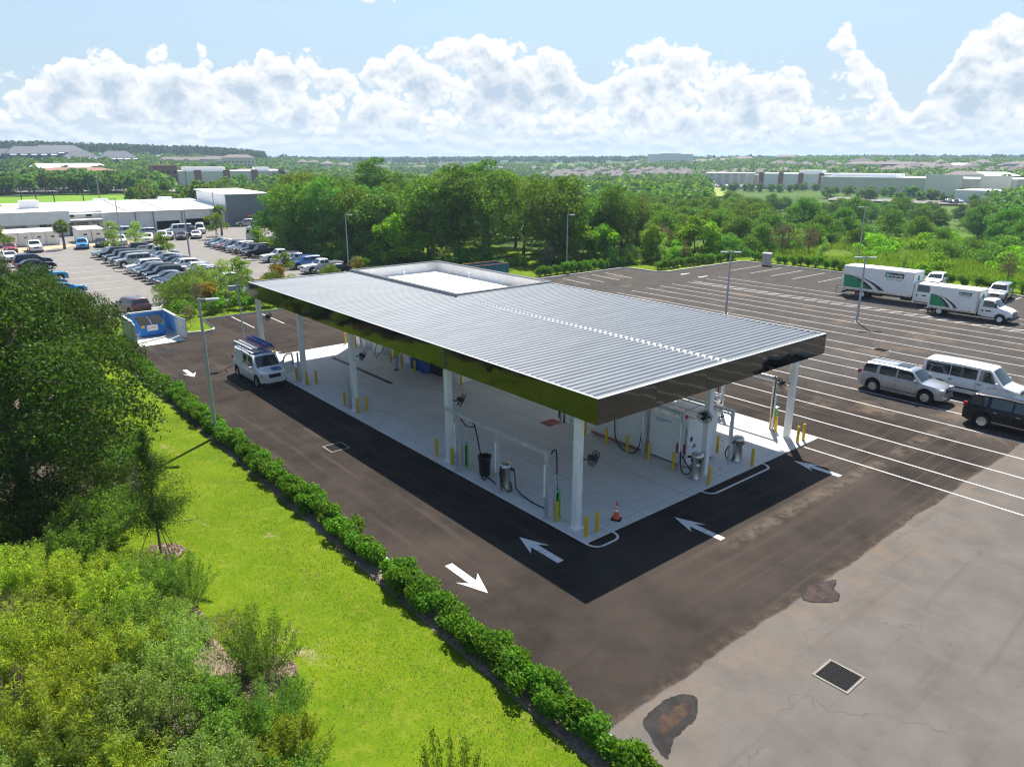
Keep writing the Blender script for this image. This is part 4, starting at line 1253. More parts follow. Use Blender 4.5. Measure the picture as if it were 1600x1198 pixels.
for k, (x, y, s_) in enumerate(((7.9, 25.2, 1), (7.75, 24.7, .8), (7.95, 24.35, 1), (7.8, 23.8, .9), (7.95, 23.5, .7))):
    lb = ('blue barrel by the white wall, nearest the man in the lime shirt', 'small blue barrel between the taller barrels', 'blue barrel behind the yellow bollard by the wall', 'blue barrel at the near end of the barrel row', 'smallest blue barrel next to the dark roller door')[k]
    if b0 is None:
        b0 = thing('barrel', lb, 'barrel', (x, y, .026), 0, 'blue barrels by the white wall')
        MB().lathe([(.24, 0), (.26, .03), (.27, .28), (.275, .3), (.27, .32), (.27, .55), (.275, .57), (.27, .6), (.25, .82), (.22, .85), (0, .85)], 16).build('body', M['navy_barrel'] if 'navy_barrel' in M else M['blue_vinyl'], b0, True)
        MB().lathe([(.05, .85), (.05, .89), (0, .9)], 10, (.1, 0, 0)).build('cap', M['black_plastic'], b0)
    else:
        dup(b0, (x, y, .026), k * .7, s_, lb, 'blue barrels by the white wall')
# ------------------------------------------------------------------ light poles
def light_pole(x, y, h, heads, rz, label, base=0.0, heads_col='lamp_steel', th=0.11):
    t_ = thing('light_pole', label, 'light pole', (x, y, base), rz, None)
    s_ = th
    mb = MB()
    for k in range(4):
        a = PI / 4 + k * PI / 2
        mb.v.append((s_ * math.cos(a) * 1.2, s_ * math.sin(a) * 1.2, 0.02))
    for k in range(4):
        a = PI / 4 + k * PI / 2
        mb.v.append((s_ * .72 * math.cos(a), s_ * .72 * math.sin(a), h))
    mb.f = [(k, (k + 1) % 4, 4 + (k + 1) % 4, 4 + k) for k in range(4)] + [(4, 5, 6, 7)]
    mb.mi = [0] * 5
    mb.build('pole', M['lamp_steel'], t_)
    MB().box(-.2, -.2, -.05, .2, .2, .06).build('base_plate', M['kerb'], t_)
    for k in range(heads):
        c_ = 1 if k == 0 else -1
        mb = MB()
        mb.box(min(0, c_ * .3), -.035, h - .10, max(0, c_ * .3), .035, h - .03)
        mb.build('arm', M['lamp_steel'], t_)
        hd = MB().bbox(min(c_ * .28, c_ * .95), -.17, h - .13, max(c_ * .28, c_ * .95), .17, h - .04, .04).build('lamp_head', M[heads_col], t_)
        MB().box(min(c_ * .36, c_ * .9), -.13, h - .145, max(c_ * .36, c_ * .9), .13, h - .132).build('lens', M['lamp_lens'], hd)
    return t_
light_pole(-7.36, 20.6, 7.42, 1, R(-22), 'tall square light pole with one flat head rising from the hedge by the lawn')
light_pole(47.1, 12.7, 5.9, 2, R(-45), 'twin headed light pole standing in front of the box trucks', th=.10)
light_pole(41.0, 22.4, 5.95, 2, R(-50), 'twin headed light pole behind the ribbed canopy roof')
light_pole(85.6, 31.3, 7.9, 1, R(120), 'single headed light pole beyond the longer box truck')
light_pole(50.4, 54.2, 7.2, 1, R(-40), 'single headed light pole at the foot of the dense dark wood')
light_pole(29.0, 75.8, 7.0, 1, R(-30), 'single headed light pole behind the far end of the canopy roof')
light_pole(13.7, 95.8, 7.2, 1, R(120), 'light pole amid the cars of the central staff row')
light_pole(9.0, 115.5, 8.3, 1, R(150), 'light pole at the building end of the central staff row')
light_pole(29.6, 132, 8.6, 1, R(150), 'dark light pole in front of the workshop door')
light_pole(-0.35, 35.3, 6.0, 0, 0, 'post carrying two white floodlights at the far canopy corner', th=.06)
tag(MB().obox((-0.75, 35.3, 5.3), (.6, .25, .35)).obox((-.4, 35.3, 5.45), (.5, .06, .06)).build('floodlight', M['lamp_steel']), 'grey boxy floodlight on the post at the far canopy corner', 'floodlight')
tag(MB().obox((0.1, 35.25, 5.15), (.1, .45, .4), Matrix.Rotation(.5, 3, 'Y')).build('dish', M['white_paint']), 'tilted white floodlight by the far canopy corner', 'floodlight')
# ------------------------------------------------------------------ dumpster and its enclosure
en = thing('bin_enclosure', 'grey panelled three sided enclosure with open gates around the blue dumpster', 'enclosure', (0, 0, 0))
MB().add([(-5.55, 44.0, .036), (-2.0, 44.1, .036), (-1.95, 49.7, .036), (-5.5, 49.7, .036)], [(0, 1, 2, 3)]).build('slab', M['slab'], en)
mk('enclosure_panel', (0.52, 0.56, 0.60), 0.6, var=0.05)
mk('enclosure_blue', (0.10, 0.30, 0.50), 0.6, var=0.06)
for nm, a in (('wall', (-5.5, 46.0, -5.38, 49.7)), ('wall', (-2.1, 46.2, -1.98, 49.7)), ('wall', (-5.38, 49.58, -2.1, 49.7))):
    mb = MB().box(a[0], a[1], .037, a[2], a[3], 1.72, 0)
    w = mb.build(nm, M['enclosure_panel'], en)
    c_ = MB().box(a[0] - .03, a[1] - .03, 1.722, a[2] + .03, a[3] + .03, 1.76).build('cap', M['white_paint'], w)
MB().box(-2.106, 46.3, .2, -2.102, 49.5, 1.6).build('lining', M['enclosure_blue'], en)
MB().box(-5.3, 49.574, .2, -2.2, 49.578, 1.6).build('lining', M['enclosure_blue'], en)
for x, ang in ((-5.42, R(-95)), (-2.02, R(-82))):
    T_ = Matrix.Rotation(ang, 3, 'Z')
    gt = MB()
    c_ = Vector((x, 46.0, .9)) + T_ @ Vector((.82, 0, 0))
    gt.obox(c_, (1.6, .03, 1.5), T_)
    g_ = gt.build('gate', M['enclosure_panel'], en)
    fr = MB()
    for dxx in (-.8, .8):
        fr.obox(Vector((x, 46.0, .9)) + T_ @ Vector((.82 + dxx, 0, 0)), (.06, .07, 1.62), T_)
    for dz_ in (-.77, 0, .77):
        fr.obox(Vector((x, 46.0, .9 + dz_)) + T_ @ Vector((.82, 0, 0)), (1.54, .06, .06), T_)
    fr.build('frame', M['galvanised'], g_)
dm = thing('dumpster', 'blue steel dumpster with black ribbed lids and white sign', 'dumpster', (-3.72, 47.9, .037))
pf = [(-.80, .1), (-.62, .1), (.75, .1), (.85, 1.45), (-.2, 1.32), (-.85, 1.02), (-.92, .42)]
mb = MB()
for x in (-.95, .95):
    mb.v += [(x, y, z) for y, z in pf]
k = len(pf)
mb.f = [tuple(range(k)), tuple(range(2 * k - 1, k - 1, -1))] + [(i, k + i, k + (i + 1) % k, (i + 1) % k) for i in range(k)]
mb.mi = [0] * len(mb.f)
mb.build('body', M['blue_bin'], dm)
for sx in (-1, 1):
    mb = MB()
    for sl2, (a, b_) in enumerate((((-.2, 1.34), (.84, 1.47)), ((-.86, 1.05), (-.22, 1.34)))):
        mb.add([(sx * .03, a[0], a[1]), (sx * .93, a[0], a[1]), (sx * .93, b_[0], b_[1]), (sx * .03, b_[0], b_[1])], [(0, 1, 2, 3)])
        for r_ in range(7):
            xx = sx * (.06 + r_ * .135)
            mb.add([(xx, a[0], a[1] + .03), (xx + sx * .05, a[0], a[1] + .03), (xx + sx * .05, b_[0], b_[1] + .03), (xx, b_[0], b_[1] + .03)], [(0, 1, 2, 3)])
    mb.build('lid', M['rubber'], dm)
for sx in (-1, 1):
    MB().obox((sx * 1.0, -.3, .75), (.09, 1.0, .14)).build('fork_pocket', M['blue_bin'], dm)
sg = MB().obox((0, -.925, .78), (.82, .012, .46)).build('sign', M['white_paint'], dm)
cs = [(0 + -.24 + .1 * math.cos(a), -.935, .8 + .1 * math.sin(a)) for a in [R(50 + 26 * k) for k in range(11)]]
MB().tube(cs, .018, 6).build('emblem', [M['orange_plastic']], sg)
MB().tube([(x, y, z - .025) for x, y, z in cs[4:9]], .012, 6).build('emblem', [M['blue_vinyl']], sg)
mb = MB()
for k_, w_ in enumerate((.05, .045, .06, .05, .04)):
    mb.box(-.1 + k_ * .075, -.934, .74, -.1 + k_ * .075 + w_, -.932, .84)
mb.build('lettering', M['orange_plastic'], sg)
MB().obox((-.72, -.915, .92), (.26, .012, .22)).build('sticker', M['yellow_paint'], dm)
MB().obox((.76, -.915, 1.0), (.16, .012, .14)).build('sticker', M['green_plastic'], dm)
# pole sign in the planting bed, pallet load, tarp covered skip
sp_ = thing('sign_post', 'red banded post with a round white plate at the kerb of the planting bed', 'sign post', (4.5, 53.1, .03))
MB().lathe([(.07, 0), (.06, 2.1)], 10).build('post', M['terracotta'], sp_)
MB().obox((.02, -.08, 1.25), (.3, .02, .22)).build('plate', M['white_paint'], sp_)
pl_ = thing('pallet_load', 'shrink wrapped load on a pallet by the far kerb', 'pallet', (74.0, 38.6, 0.005), .3)
mb = MB()
for k in range(3):
    mb.box(-.6, -.55 + k * .5, 0, .6, -.45 + k * .5, .1)
for k in range(6):
    mb.box(-.6 + k * .21, -.55, .1, -.45 + k * .21, .55, .13)
mb.build('pallet', M['cardboard'], pl_)
mb = MB()
for i in range(2):
    for j in range(2):
        for k in range(4):
            mb.bbox(-.58 + i * .585, -.53 + j * .535, .131 + k * .38, -.01 + i * .585, -.005 + j * .535, .131 + k * .38 + .37, .03)
mb.build('carton_stack', M['cardboard'], pl_)
MB().bbox(-.61, -.56, 1.66, .61, .56, 1.74, .03).build('cover', M['white_paint'], pl_)
tp = thing('skip', 'long teal roll-off skip standing behind the flat roofed block', 'skip', (35.5, 53.5, .03), 0)
mb = MB().box(-3.2, -1.2, .2, 3.2, -1.1, 1.9).box(-3.2, 1.1, .2, 3.2, 1.2, 1.9).box(-3.2, -1.1, .2, -3.1, 1.1, 1.9).box(3.1, -1.1, .2, 3.2, 1.1, 1.9).box(-3.1, -1.1, .2, 3.1, 1.1, .3)
mb.build('body', M['teal_tarp'], tp)
mb = MB()
for k in range(7):
    for sy in (-1.26, 1.2):
        mb.box(-3.1 + k * 1.0, sy, .25, -3.0 + k * 1.0, sy + .06, 1.85)
mb.build('rib', M['teal_tarp'], tp)
MB().box(-3.22, -1.22, 1.9, 3.22, -1.08, 1.97).box(-3.22, 1.08, 1.9, 3.22, 1.22, 1.97).build('rim', M['rust_mat'], tp)
# ------------------------------------------------------------------ person in the lime shirt
pe = thing('person', 'person in lime shirt and pale jeans standing on the slab by the white wall', 'person', (6.65, 25.5, .027), R(20))
J = {'pel': (0, 0, .92, .13), 'wai': (0, .01, 1.08, .125), 'che': (0, .02, 1.28, .145), 'nk0': (0, .01, 1.43, .075), 'nk1': (0, .03, 1.50, .052), 'hd0': (0, .05, 1.57, .078), 'hd1': (0, .05, 1.66, .092), 'hd2': (0, .04, 1.73, .06), 'nos': (0, .155, 1.635, .014)}
BN = [('pel', 'wai'), ('wai', 'che'), ('che', 'nk0'), ('nk0', 'nk1'), ('nk1', 'hd0'), ('hd0', 'hd1'), ('hd1', 'hd2'), ('hd1', 'nos')]
for s_, t_ in ((-1, 'l'), (1, 'r')):
    fx = .10 if s_ > 0 else -.02
    J.update({'hip' + t_: (s_ * .10, 0, .86, .092), 'kne' + t_: (s_ * .12, .03 + fx * .4, .48, .062), 'ank' + t_: (s_ * .13, -.02 + fx, .08, .042), 'toe' + t_: (s_ * .15, .14 + fx, .035, .034), 'hee' + t_: (s_ * .13, -.06 + fx, .035, .034),
              'sho' + t_: (s_ * .19, .01, 1.39, .062), 'elb' + t_: (s_ * .26, .0, 1.12, .045), 'wri' + t_: (s_ * .25, .14, .93, .029), 'pal' + t_: (s_ * .25, .19, .87, .03)})
    BN += [('pel', 'hip' + t_), ('hip' + t_, 'kne' + t_), ('kne' + t_, 'ank' + t_), ('ank' + t_, 'toe' + t_), ('ank' + t_, 'hee' + t_), ('che', 'sho' + t_), ('sho' + t_, 'elb' + t_), ('elb' + t_, 'wri' + t_), ('wri' + t_, 'pal' + t_)]
    for f_, (dxx, dyy, L_) in enumerate(((-.03, .02, .07), (-.012, .035, .085), (.008, .035, .08), (.026, .025, .065), (-.045, -.005, .05))):
        x, y, z, _ = J['pal' + t_]
        J['f%d%s' % (f_, t_)] = (x + dxx, y + dyy, z - L_ * .6, .010)
        J['g%d%s' % (f_, t_)] = (x + dxx * 1.1, y + dyy * .6, z - L_ * 1.05, .008)
        BN += [('pal' + t_, 'f%d%s' % (f_, t_)), ('f%d%s' % (f_, t_), 'g%d%s' % (f_, t_))]
def skinned(name, joints, bones, m, parent, grow=0.0, root='pel', sub=1):
    ks = list(joints)
    me = bpy.data.meshes.new(name)
    me.from_pydata([joints[k_][:3] for k_ in ks], [(ks.index(a), ks.index(b_)) for a, b_ in bones], [])
    o = link(name, me, parent)
    sk = o.modifiers.new('skin', 'SKIN')
    sv = me.skin_vertices[0].data
    for i, k_ in enumerate(ks):
        sv[i].radius = (joints[k_][3] + grow,) * 2
        sv[i].use_root = k_ == root
    o.modifiers.new('sub', 'SUBSURF').levels = sub
    o.modifiers['sub'].render_levels = sub
    dg = bpy.context.evaluated_depsgraph_get()
    nm = bpy.data.meshes.new_from_object(o.evaluated_get(dg))
    o.modifiers.clear()
    o.data = nm
    nm.materials.clear()
    nm.materials.append(m)
    nm.polygons.foreach_set('use_smooth', [True] * len(nm.polygons))
    return o
skinned('body', J, BN, M['skin'], pe)
def subset(keys, extra=None):
    d = {k_: J[k_] for k_ in keys}
    if extra:
        d.update(extra)
    return d
sh_ = {k_: J[k_] for k_ in ('pel', 'wai', 'che', 'nk0', 'shol', 'shor')}
for t_ in 'lr':
    a, b_ = Vector(J['sho' + t_][:3]), Vector(J['elb' + t_][:3])
    sh_['slv' + t_] = (*a.lerp(b_, .75), .055)
skinned('shirt', sh_, [('pel', 'wai'), ('wai', 'che'), ('che', 'nk0'), ('che', 'shol'), ('che', 'shor'), ('shol', 'slvl'), ('shor', 'slvr')], M['lime_cloth'], pe, .022)
jn = {k_: J[k_] for k_ in ('pel', 'hipl', 'hipr', 'knel', 'kner', 'ankl', 'ankr')}
skinned('jeans', jn, [('pel', 'hipl'), ('pel', 'hipr'), ('hipl', 'knel'), ('hipr', 'kner'), ('knel', 'ankl'), ('kner', 'ankr')], M['denim'], pe, .016)
for t_ in 'lr':
    x, y, z, _ = J['ank' + t_]
    MB().bbox(x - .05, y - .09, 0, x + .05, y + .2, .09, .03).build('shoe', M['black_plastic'], pe)
MB().lathe([(.0, 1.775), (.06, 1.765), (.098, 1.71), (.102, 1.66), (.095, 1.62)], 14, (0, .035, 0)).build('hair', M['hair'], pe, True)
for s_ in (-1, 1):
    MB().lathe([(0, -.01), (.012, 0), (0, .01)], 8, (s_ * .034, .132, 1.665)).build('eye', M['black_plastic'], pe)
# ------------------------------------------------------------------ vehicles
def smooth_curve(ctrl, xs, win):
    c_ = np.array(ctrl)
    fine = np.linspace(c_[0, 0], c_[-1, 0], 600)
    v = np.interp(fine, c_[:, 0], c_[:, 1])
    k = max(1, int(win / (fine[1] - fine[0])))
    pad = np.concatenate([np.full(k, v[0]), v, np.full(k, v[-1])])
    sm = np.convolve(pad, np.ones(2 * (k // 2) + 1) / (2 * (k // 2) + 1), 'same')[k:-k]
    return lambda x: np.interp(x, fine, sm)
class Car:
    def __init__(s, spec):
        s.__dict__.update(spec)
        L2 = s.L / 2
        s.fb = smooth_curve(s.belt, None, .10)
        s.fr = smooth_curve(s.roof, None, .14)
        s.fw_ = smooth_curve(s.width, None, .16)
        s.tum = getattr(s, 'tum', .26)
        s.zb = getattr(s, 'zb', .24)
        s.ra = s.rw + .075
    def sec(s, x):
        w, zbelt, zr = float(s.fw_(x)), float(s.fb(x)), float(s.fr(x))
        h = max(zr - zbelt, .012)
        arch = 0
        for xw in (s.xf, s.xr):
            if abs(x - xw) < s.ra:
                arch = max(arch, s.rw + math.sqrt(max(0, s.ra ** 2 - (x - xw) ** 2)))
        zb = s.zb + .12 * max(0, (abs(x) - s.L / 2 + .5) / .5)
        b0 = max(zb, arch)
        y5 = w * .945
        y7 = y5 - s.tum * h
        zt_ = zr - min(.05, .3 * h)
        y8 = y7 - min(.09, .06 + .2 * h) * (1 if h > .1 else .6)
        cr = s.crown * min(1, .5 + h)
        pts = [(0, max(zb, b0 - .05)), (w * .86, max(zb, b0 - .02)), (w * .965, b0 + .05), (w, max(b0 + .08, zb + (zbelt - zb) * .52)), (w * .99, max(b0 + .10, zbelt - .10)), (y5, zbelt), (y5 - s.tum * h * .5, zbelt + (zt_ - zbelt) * .5), (y7, zt_), (y8, zr), (y8 * .55, zr + cr * .75), (0, zr + cr)]
        return pts
    def stations(s):
        L2 = s.L / 2
        xs = set(np.round(np.linspace(-L2, L2, 34), 3))
        for xw in (s.xf, s.xr):
            if abs(xw) > L2:
                continue
            for k in range(-7, 8):
                xs.add(round(xw + s.ra * math.sin(k / 7 * PI / 2) * .9995, 3))
        for e_ in (.015, .04, .09, .16):
            xs.add(round(L2 - e_, 3)); xs.add(round(-L2 + e_, 3))
        return sorted(xs)
    def body(s, m, parent, name='body'):
        xs = s.stations()
        mb = MB()
        rows = []
        for x in xs:
            h_ = s.sec(x)
            ring = [(x, -y, z) for y, z in h_] + [(x, y, z) for y, z in reversed(h_[1:-1])]
            rows.append(len(mb.v))
            mb.v += ring
        n = 2 * len(h_) - 2
        for i in range(len(xs) - 1):
            for j in range(n):
                a, b_ = rows[i], rows[i + 1]
                mb.f.append((a + j, a + (j + 1) % n, b_ + (j + 1) % n, b_ + j))
                mb.mi.append(1 if j in (0, 1, n - 1, n - 2) else 0)
        mb.f += [tuple(rows[0] + j for j in range(n)), tuple(rows[-1] + j for j in reversed(range(n)))]
        mb.mi += [0, 0]
        o = mb.build(name, [m, M['black_plastic']], parent, True, 38)
        o['painted'] = 1
        return o
    def side_pt(s, x, q, sgn, off=.008):
        """q 0..1 from the beltline to the roof edge"""
        p_ = s.sec(x)
        (y0, z0), (y1, z1) = p_[5], p_[7]
        return (x, sgn * (y0 + (y1 - y0) * q + off), z0 + (z1 - z0) * q + off * .3)
    def side_glass(s, x0, x1, sgn, q0=.12, q1=.93, slant0=0, slant1=0, n=8):
        mb = MB()
        for i in range(n + 1):
            f = i / n
            for k in range(3):
                q = q0 + (q1 - q0) * k / 2
                xa, xb = x0 + slant0 * q, x1 + slant1 * q
                mb.v.append(s.side_pt(xa + (xb - xa) * f, q, sgn))
        mb.f = [(i * 3 + k, (i + 1) * 3 + k, (i + 1) * 3 + k + 1, i * 3 + k + 1) for i in range(n) for k in range(2)]
        mb.mi = [0] * len(mb.f)
        return mb
    def top_glass(s, x0, x1, fy=.94, n=7, off=.010):
        mb = MB()
        ys = [-1, -.75, -.4, 0, .4, .75, 1]
        for i in range(n + 1):
            x = x0 + (x1 - x0) * i / n
            p_ = s.sec(x)
            py = [p_[8][0], p_[9][0], 0][::-1]
            pz = [p_[8][1], p_[9][1], p_[10][1]][::-1]
            sl_ = (float(s.fr(x + .03)) - float(s.fr(x - .03))) / .06
            nl = math.hypot(1, sl_)
            for yy in ys:
                y = yy * p_[8][0] * fy
                z = np.interp(abs(y), py, pz)
                mb.v.append((x - off * sl_ / nl, y, float(z) + off / nl))
        k = len(ys)
        mb.f = [(i * k + j, (i + 1) * k + j, (i + 1) * k + j + 1, i * k + j + 1) for i in range(n) for j in range(k - 1)]
        mb.mi = [0] * len(mb.f)
        return mb
def wheel_parts(parent, x, y, r, w, sgn, fine=True, rimmat='alloy', n=None):
    n = n or (22 if fine else 14)
    a, b_ = -w / 2, w / 2
    tyre = MB().lathe([(r * .62, a + .01), (r * .92, a), (r, a + .03), (r, b_ - .03), (r * .92, b_), (r * .62, b_ - .01)], n, (0, 0, 0), 'y', closed=True)
    o = tyre.build('wheel', M['rubber'], parent, True)
    o.location = (x, y, r)
    f = sgn * (w / 2 - .025)
    mb = MB().lathe([(0, f - sgn * .05), (r * .63, f - sgn * .05)], n, (0, 0, 0), 'y', 1)
    mb.lathe([(r * .56, f - sgn * .02), (r * .64, f + sgn * .012), (r * .64, f - sgn * .05)], n, (0, 0, 0), 'y', 0)
    sp = 6 if fine else 5
    for k in range(sp):
        T_ = Matrix.Rotation(2 * PI * k / sp, 3, 'Y')
        mb.obox(T_ @ Vector((r * .32, f - sgn * .012, 0)), (r * .56, .03, r * (.15 if fine else .2)), T_, 0)
    mb.lathe([(0, f + sgn * .012), (r * .15, f + sgn * .008), (r * .16, f - sgn * .04)], 10, (0, 0, 0), 'y', 0)
    ri = mb.build('rim', [M[rimmat], M['black_plastic']], o, True)
    return o
def make_car(name, label, cat, spec, m, fine=False, group=None):
    c_ = Car(spec)
    t_ = thing(name, label, cat, (0, 0, 0), 0, group)
    c_.body(m, t_)
    for sgn in (-1, 1):
        for g_ in spec['sides']:
            c_.side_glass(g_[0], g_[1], sgn, *(g_[2:] if len(g_) > 2 else ())).build('side_window', M['glass'], t_, True)
    c_.top_glass(*spec['ws']).build('windscreen', M['glass'], t_, True)
    if spec.get('rs'):
        c_.top_glass(*spec['rs']).build('rear_window', M['glass'], t_, True)
    for xw in (c_.xf, c_.xr):
        for sgn in (-1, 1):
            wheel_parts(t_, xw, sgn * (spec['tw'] - .12), c_.rw, .24, sgn, fine)
    L2 = c_.L / 2
    # dark wheel housings
    for xw in (c_.xf, c_.xr):
        mb = MB().obox((xw, 0, c_.rw + .05), (c_.ra * 1.5, spec['tw'] * 1.5, c_.rw * 1.0))
        mb.build('wheel_housing', M['black_plastic'], t_)
    hz = spec['hz']
    for sgn in (-1, 1):
        y = sgn * (float(c_.fw_(L2 - .16)) - .12)
        MB().bbox(L2 - .26, min(y - .17, y + .17), hz - .07, L2 - .02, max(y - .17, y + .17), hz + .08, .03).build('headlight', M['lamp_lens'], t_)
        yr = sgn * (float(c_.fw_(-L2 + .1)) - .05)
        tz = spec.get('tz', hz + .12)
        MB().bbox(-L2 - .012, min(yr - .08, yr + .07), tz - .1, -L2 + .2, max(yr - .08, yr + .07), tz + .14, .03).build('tail_light', M['red_lens'], t_)
    gw = float(c_.fw_(L2 - .05)) * .56
    MB().bbox(L2 - .12, -gw, hz - .17, L2 + .012, gw, hz + .05, .02).build('grille', M[spec.get('grm', 'black_plastic')], t_)
    MB().bbox(L2 - .18, -gw * 1.55, .24, L2 + .03, gw * 1.55, .36, .04).build('bumper', M['black_plastic'], t_)
    MB().bbox(-L2 - .035, -gw * 1.5, .30, -L2 + .18, gw * 1.5, .45, .04).build('bumper', M['black_plastic'], t_)
    xm = spec['ws'][0] - .28
    for sgn in (-1, 1):
        y = sgn * (float(c_.fw_(xm)) + .10)
        mm = MB().bbox(xm - .07, min(y - .11, y + .11), float(c_.fb(xm)) + .02, xm + .07, max(y - .11, y + .11), float(c_.fb(xm)) + .19, .03).build('mirror', [m], t_)
        mm['painted'] = 1
    return t_, c_
def shape(L_, W_, H_, hood, belt, xb, xt, xrt, xrb, tail, xf, xr, rw, tail_h=None, sides=(), **kw):
    """control curves of a car: windscreen base/top, rear top/base along x"""
    h = L_ / 2
    th = tail_h if tail_h is not None else belt
    d = dict(L=L_, W=W_, rw=rw, xf=xf, xr=xr, tw=W_ / 2, crown=.035,
             belt=[(-h, belt - .25), (-h + .05, th - .06), (-h + .2, th), (xrb, belt + .02), (xb - .3, belt), (xb + .1, hood + .02), (h - .5, hood - .05), (h - .12, hood - .16), (h, hood - .34)],
             roof=[(-h, belt - .24), (-h + .05, th - .045), (-h + .2 if xrb > -h + .25 else -h + .1, th + .014), (xrb, belt + .035), (xrt, H_ - .04), ((xrt + xt) / 2, H_), (xt, H_ - .045), (xb, hood + .045), (h - .5, hood - .03), (h - .12, hood - .145), (h, hood - .33)],
             width=[(-h, W_ / 2 - .17), (-h + .25, W_ / 2 - .045), (-h + .9, W_ / 2), (h - 1.2, W_ / 2), (h - .35, W_ / 2 - .07), (h, W_ / 2 - .28)],
             ws=(xb - .05, xt + .10), rs=(xrb + .06, xrt - .08), sides=sides, hz=hood - .20)
    d.update(kw)
    return d
SPEC = {
    'sedan': shape(4.6, 1.8, 1.42, .90, .95, 1.05, .25, -1.05, -1.75, 0, 1.42, -1.35, .33, tail_h=.98, sides=((-.40, .70, .12, .9, 0, -.28), (-1.42, -.48, .12, .9, .32, 0))),
    'suv': shape(4.65, 1.85, 1.70, 1.02, 1.08, 1.12, .42, -1.85, -2.18, 0, 1.42, -1.38, .37, sides=((-.25, .92, .1, .92, 0, -.36), (-1.25, -.33, .1, .92, 0, 0), (-1.95, -1.34, .14, .9, .12, 0))),
    'crossover': shape(4.45, 1.82, 1.62, 1.0, 1.04, 1.15, .35, -1.45, -2.0, 0, 1.38, -1.32, .36, sides=((-.25, .92, .1, .9, 0, -.4), (-1.15, -.33, .1, .9, 0, 0), (-1.7, -1.23, .2, .85, .1, -.05))),
    'boxy': shape(4.6, 1.9, 1.82, 1.14, 1.18, .95, .66, -2.1, -2.22, 0, 1.42, -1.42, .42, sides=((-.25, .84, .08, .92, 0, -.12), (-1.2, -.33, .08, .92, 0, 0), (-2.0, -1.28, .08, .92, 0, 0))),
    'van': shape(5.3, 1.95, 2.05, 1.12, 1.16, 1.72, 1.05, -2.45, -2.6, 0, 1.75, -1.6, .37, sides=((.35, 1.45, .08, .9, 0, -.5), (-1.0, .25, .1, .9, 0, 0), (-2.35, -1.1, .1, .9, 0, 0))),
}
def make_pickup(name, label, m, L_=5.5, W_=1.92, group=None, fine=False):
    h = L_ / 2
    sp = shape(L_, W_, 1.80, 1.10, 1.16, .98, .38, -.62, -.78, 0, 1.72, -1.62, .40, sides=((.0, .84, .08, .92, 0, -.32), (-.66, -.06, .08, .92, .06, 0)), tail_h=1.12, rs=(-.775, -.64))
    sp['roof'] = [(-h, .9), (-h + .04, 1.12), (-.82, 1.175), (-.76, 1.2), (-.62, 1.75), (-.1, 1.80), (.38, 1.755), (.98, 1.145), (h - .5, 1.07), (h - .12, .96), (h, .77)]
    t_, c_ = make_car(name, label, 'pickup', sp, m, fine, group)
    # open bed: dark liner laid in with raised rails
    w = W_ / 2 - .12
    mb = MB().box(-h + .12, -w, 1.16, -.86, w, 1.218)
    mb.build('bed_liner', M['black_plastic'], t_)
    for sgn in (-1, 1):
        r_ = MB().bbox(-h + .05, min(sgn * (w + .005), sgn * (w + .10)), 1.1, -.80, max(sgn * (w + .005), sgn * (w + .10)), 1.27, .02).build('bed_rail', [m], t_)
        r_['painted'] = 1
    tg = MB().bbox(-h + .02, -w, .75, -h + .10, w, 1.26, .02).build('tailgate', [m], t_)
    tg['painted'] = 1
    return t_

# ---- the large vehicles on the truck lot
def make_big_suv(name, label, m, L_, x, y, rz, dark=False):
    sp = shape(L_, 1.93, 1.86, 1.14, 1.18, 1.32, .62, -2.15, -2.42, 0, 1.62, -1.50, .41,
               sides=((-.12, 1.12, .09, .93, 0, -.42), (-1.22, -.22, .09, .93, 0, 0), (-2.25, -1.42, .10, .93, .10, .02)), tz=1.16, grm='chrome' if not dark else 'dark_metal')
    t_, c_ = make_car(name, label, 'suv', sp, m, True)
    c_.top_glass(-.45, .35, .66, 4).build('sunroof', M['glass'], t_, True)
    for sgn in (-1, 1):
        yy = sgn * .66
        mb = MB().tube([(-2.0, yy, 1.86), (-1.9, yy, 1.93), (.3, yy, 1.93), (.42, yy, 1.87)], .02, 6)
        mb.build('roof_rail', M['dark_metal'] if not dark else M['chrome'], t_, True)
        for xx in (-.95, .12):
            MB().bbox(xx - .1, min(sgn * .945, sgn * .985), 1.02, xx + .1, max(sgn * .945, sgn * .985), 1.055, .01).build('door_handle', M['chrome'], t_)
        MB().box(-1.05, min(sgn * .955, sgn * .972), .46, 1.15, max(sgn * .955, sgn * .972), .50).build('sill_trim', M['chrome' if dark else 'black_plastic'], t_)
        mb = MB()
        for xx in (-1.27, -.17, 1.05):
            z0, z1 = .5, float(c_.fb(xx)) - .02
            mb.box(xx - .006, min(sgn * .93, sgn * .972), z0, xx + .006, max(sgn * .93, sgn * .972), z1)
        mb.build('door_seam', M['black_plastic'], t_)
    mb = MB()
    for k in range(3):
        mb.box(L_ / 2 - .02, -.56, .86 + k * .07, L_ / 2 + .03, .56, .885 + k * .07)
    mb.build('grille_bar', M['chrome'], t_)
    MB().box(L_ / 2 - .4, -.85, .38, L_ / 2 + .005, .85, .42).build('skid_plate', M['alloy'], t_)
    t_.location = (x, y, 0.005)
    t_.rotation_euler = (0, 0, rz)
    return t_
make_big_suv('large_suv', 'long silver suv with sunroof parked across the white lane lines', P['silver'], 5.1, 28.2, .60, -PI / 2)
make_big_suv('large_suv', 'long glossy black suv cut off by the photo edge', P['black'], 5.1, 26.25, -6.25, -PI / 2, True)
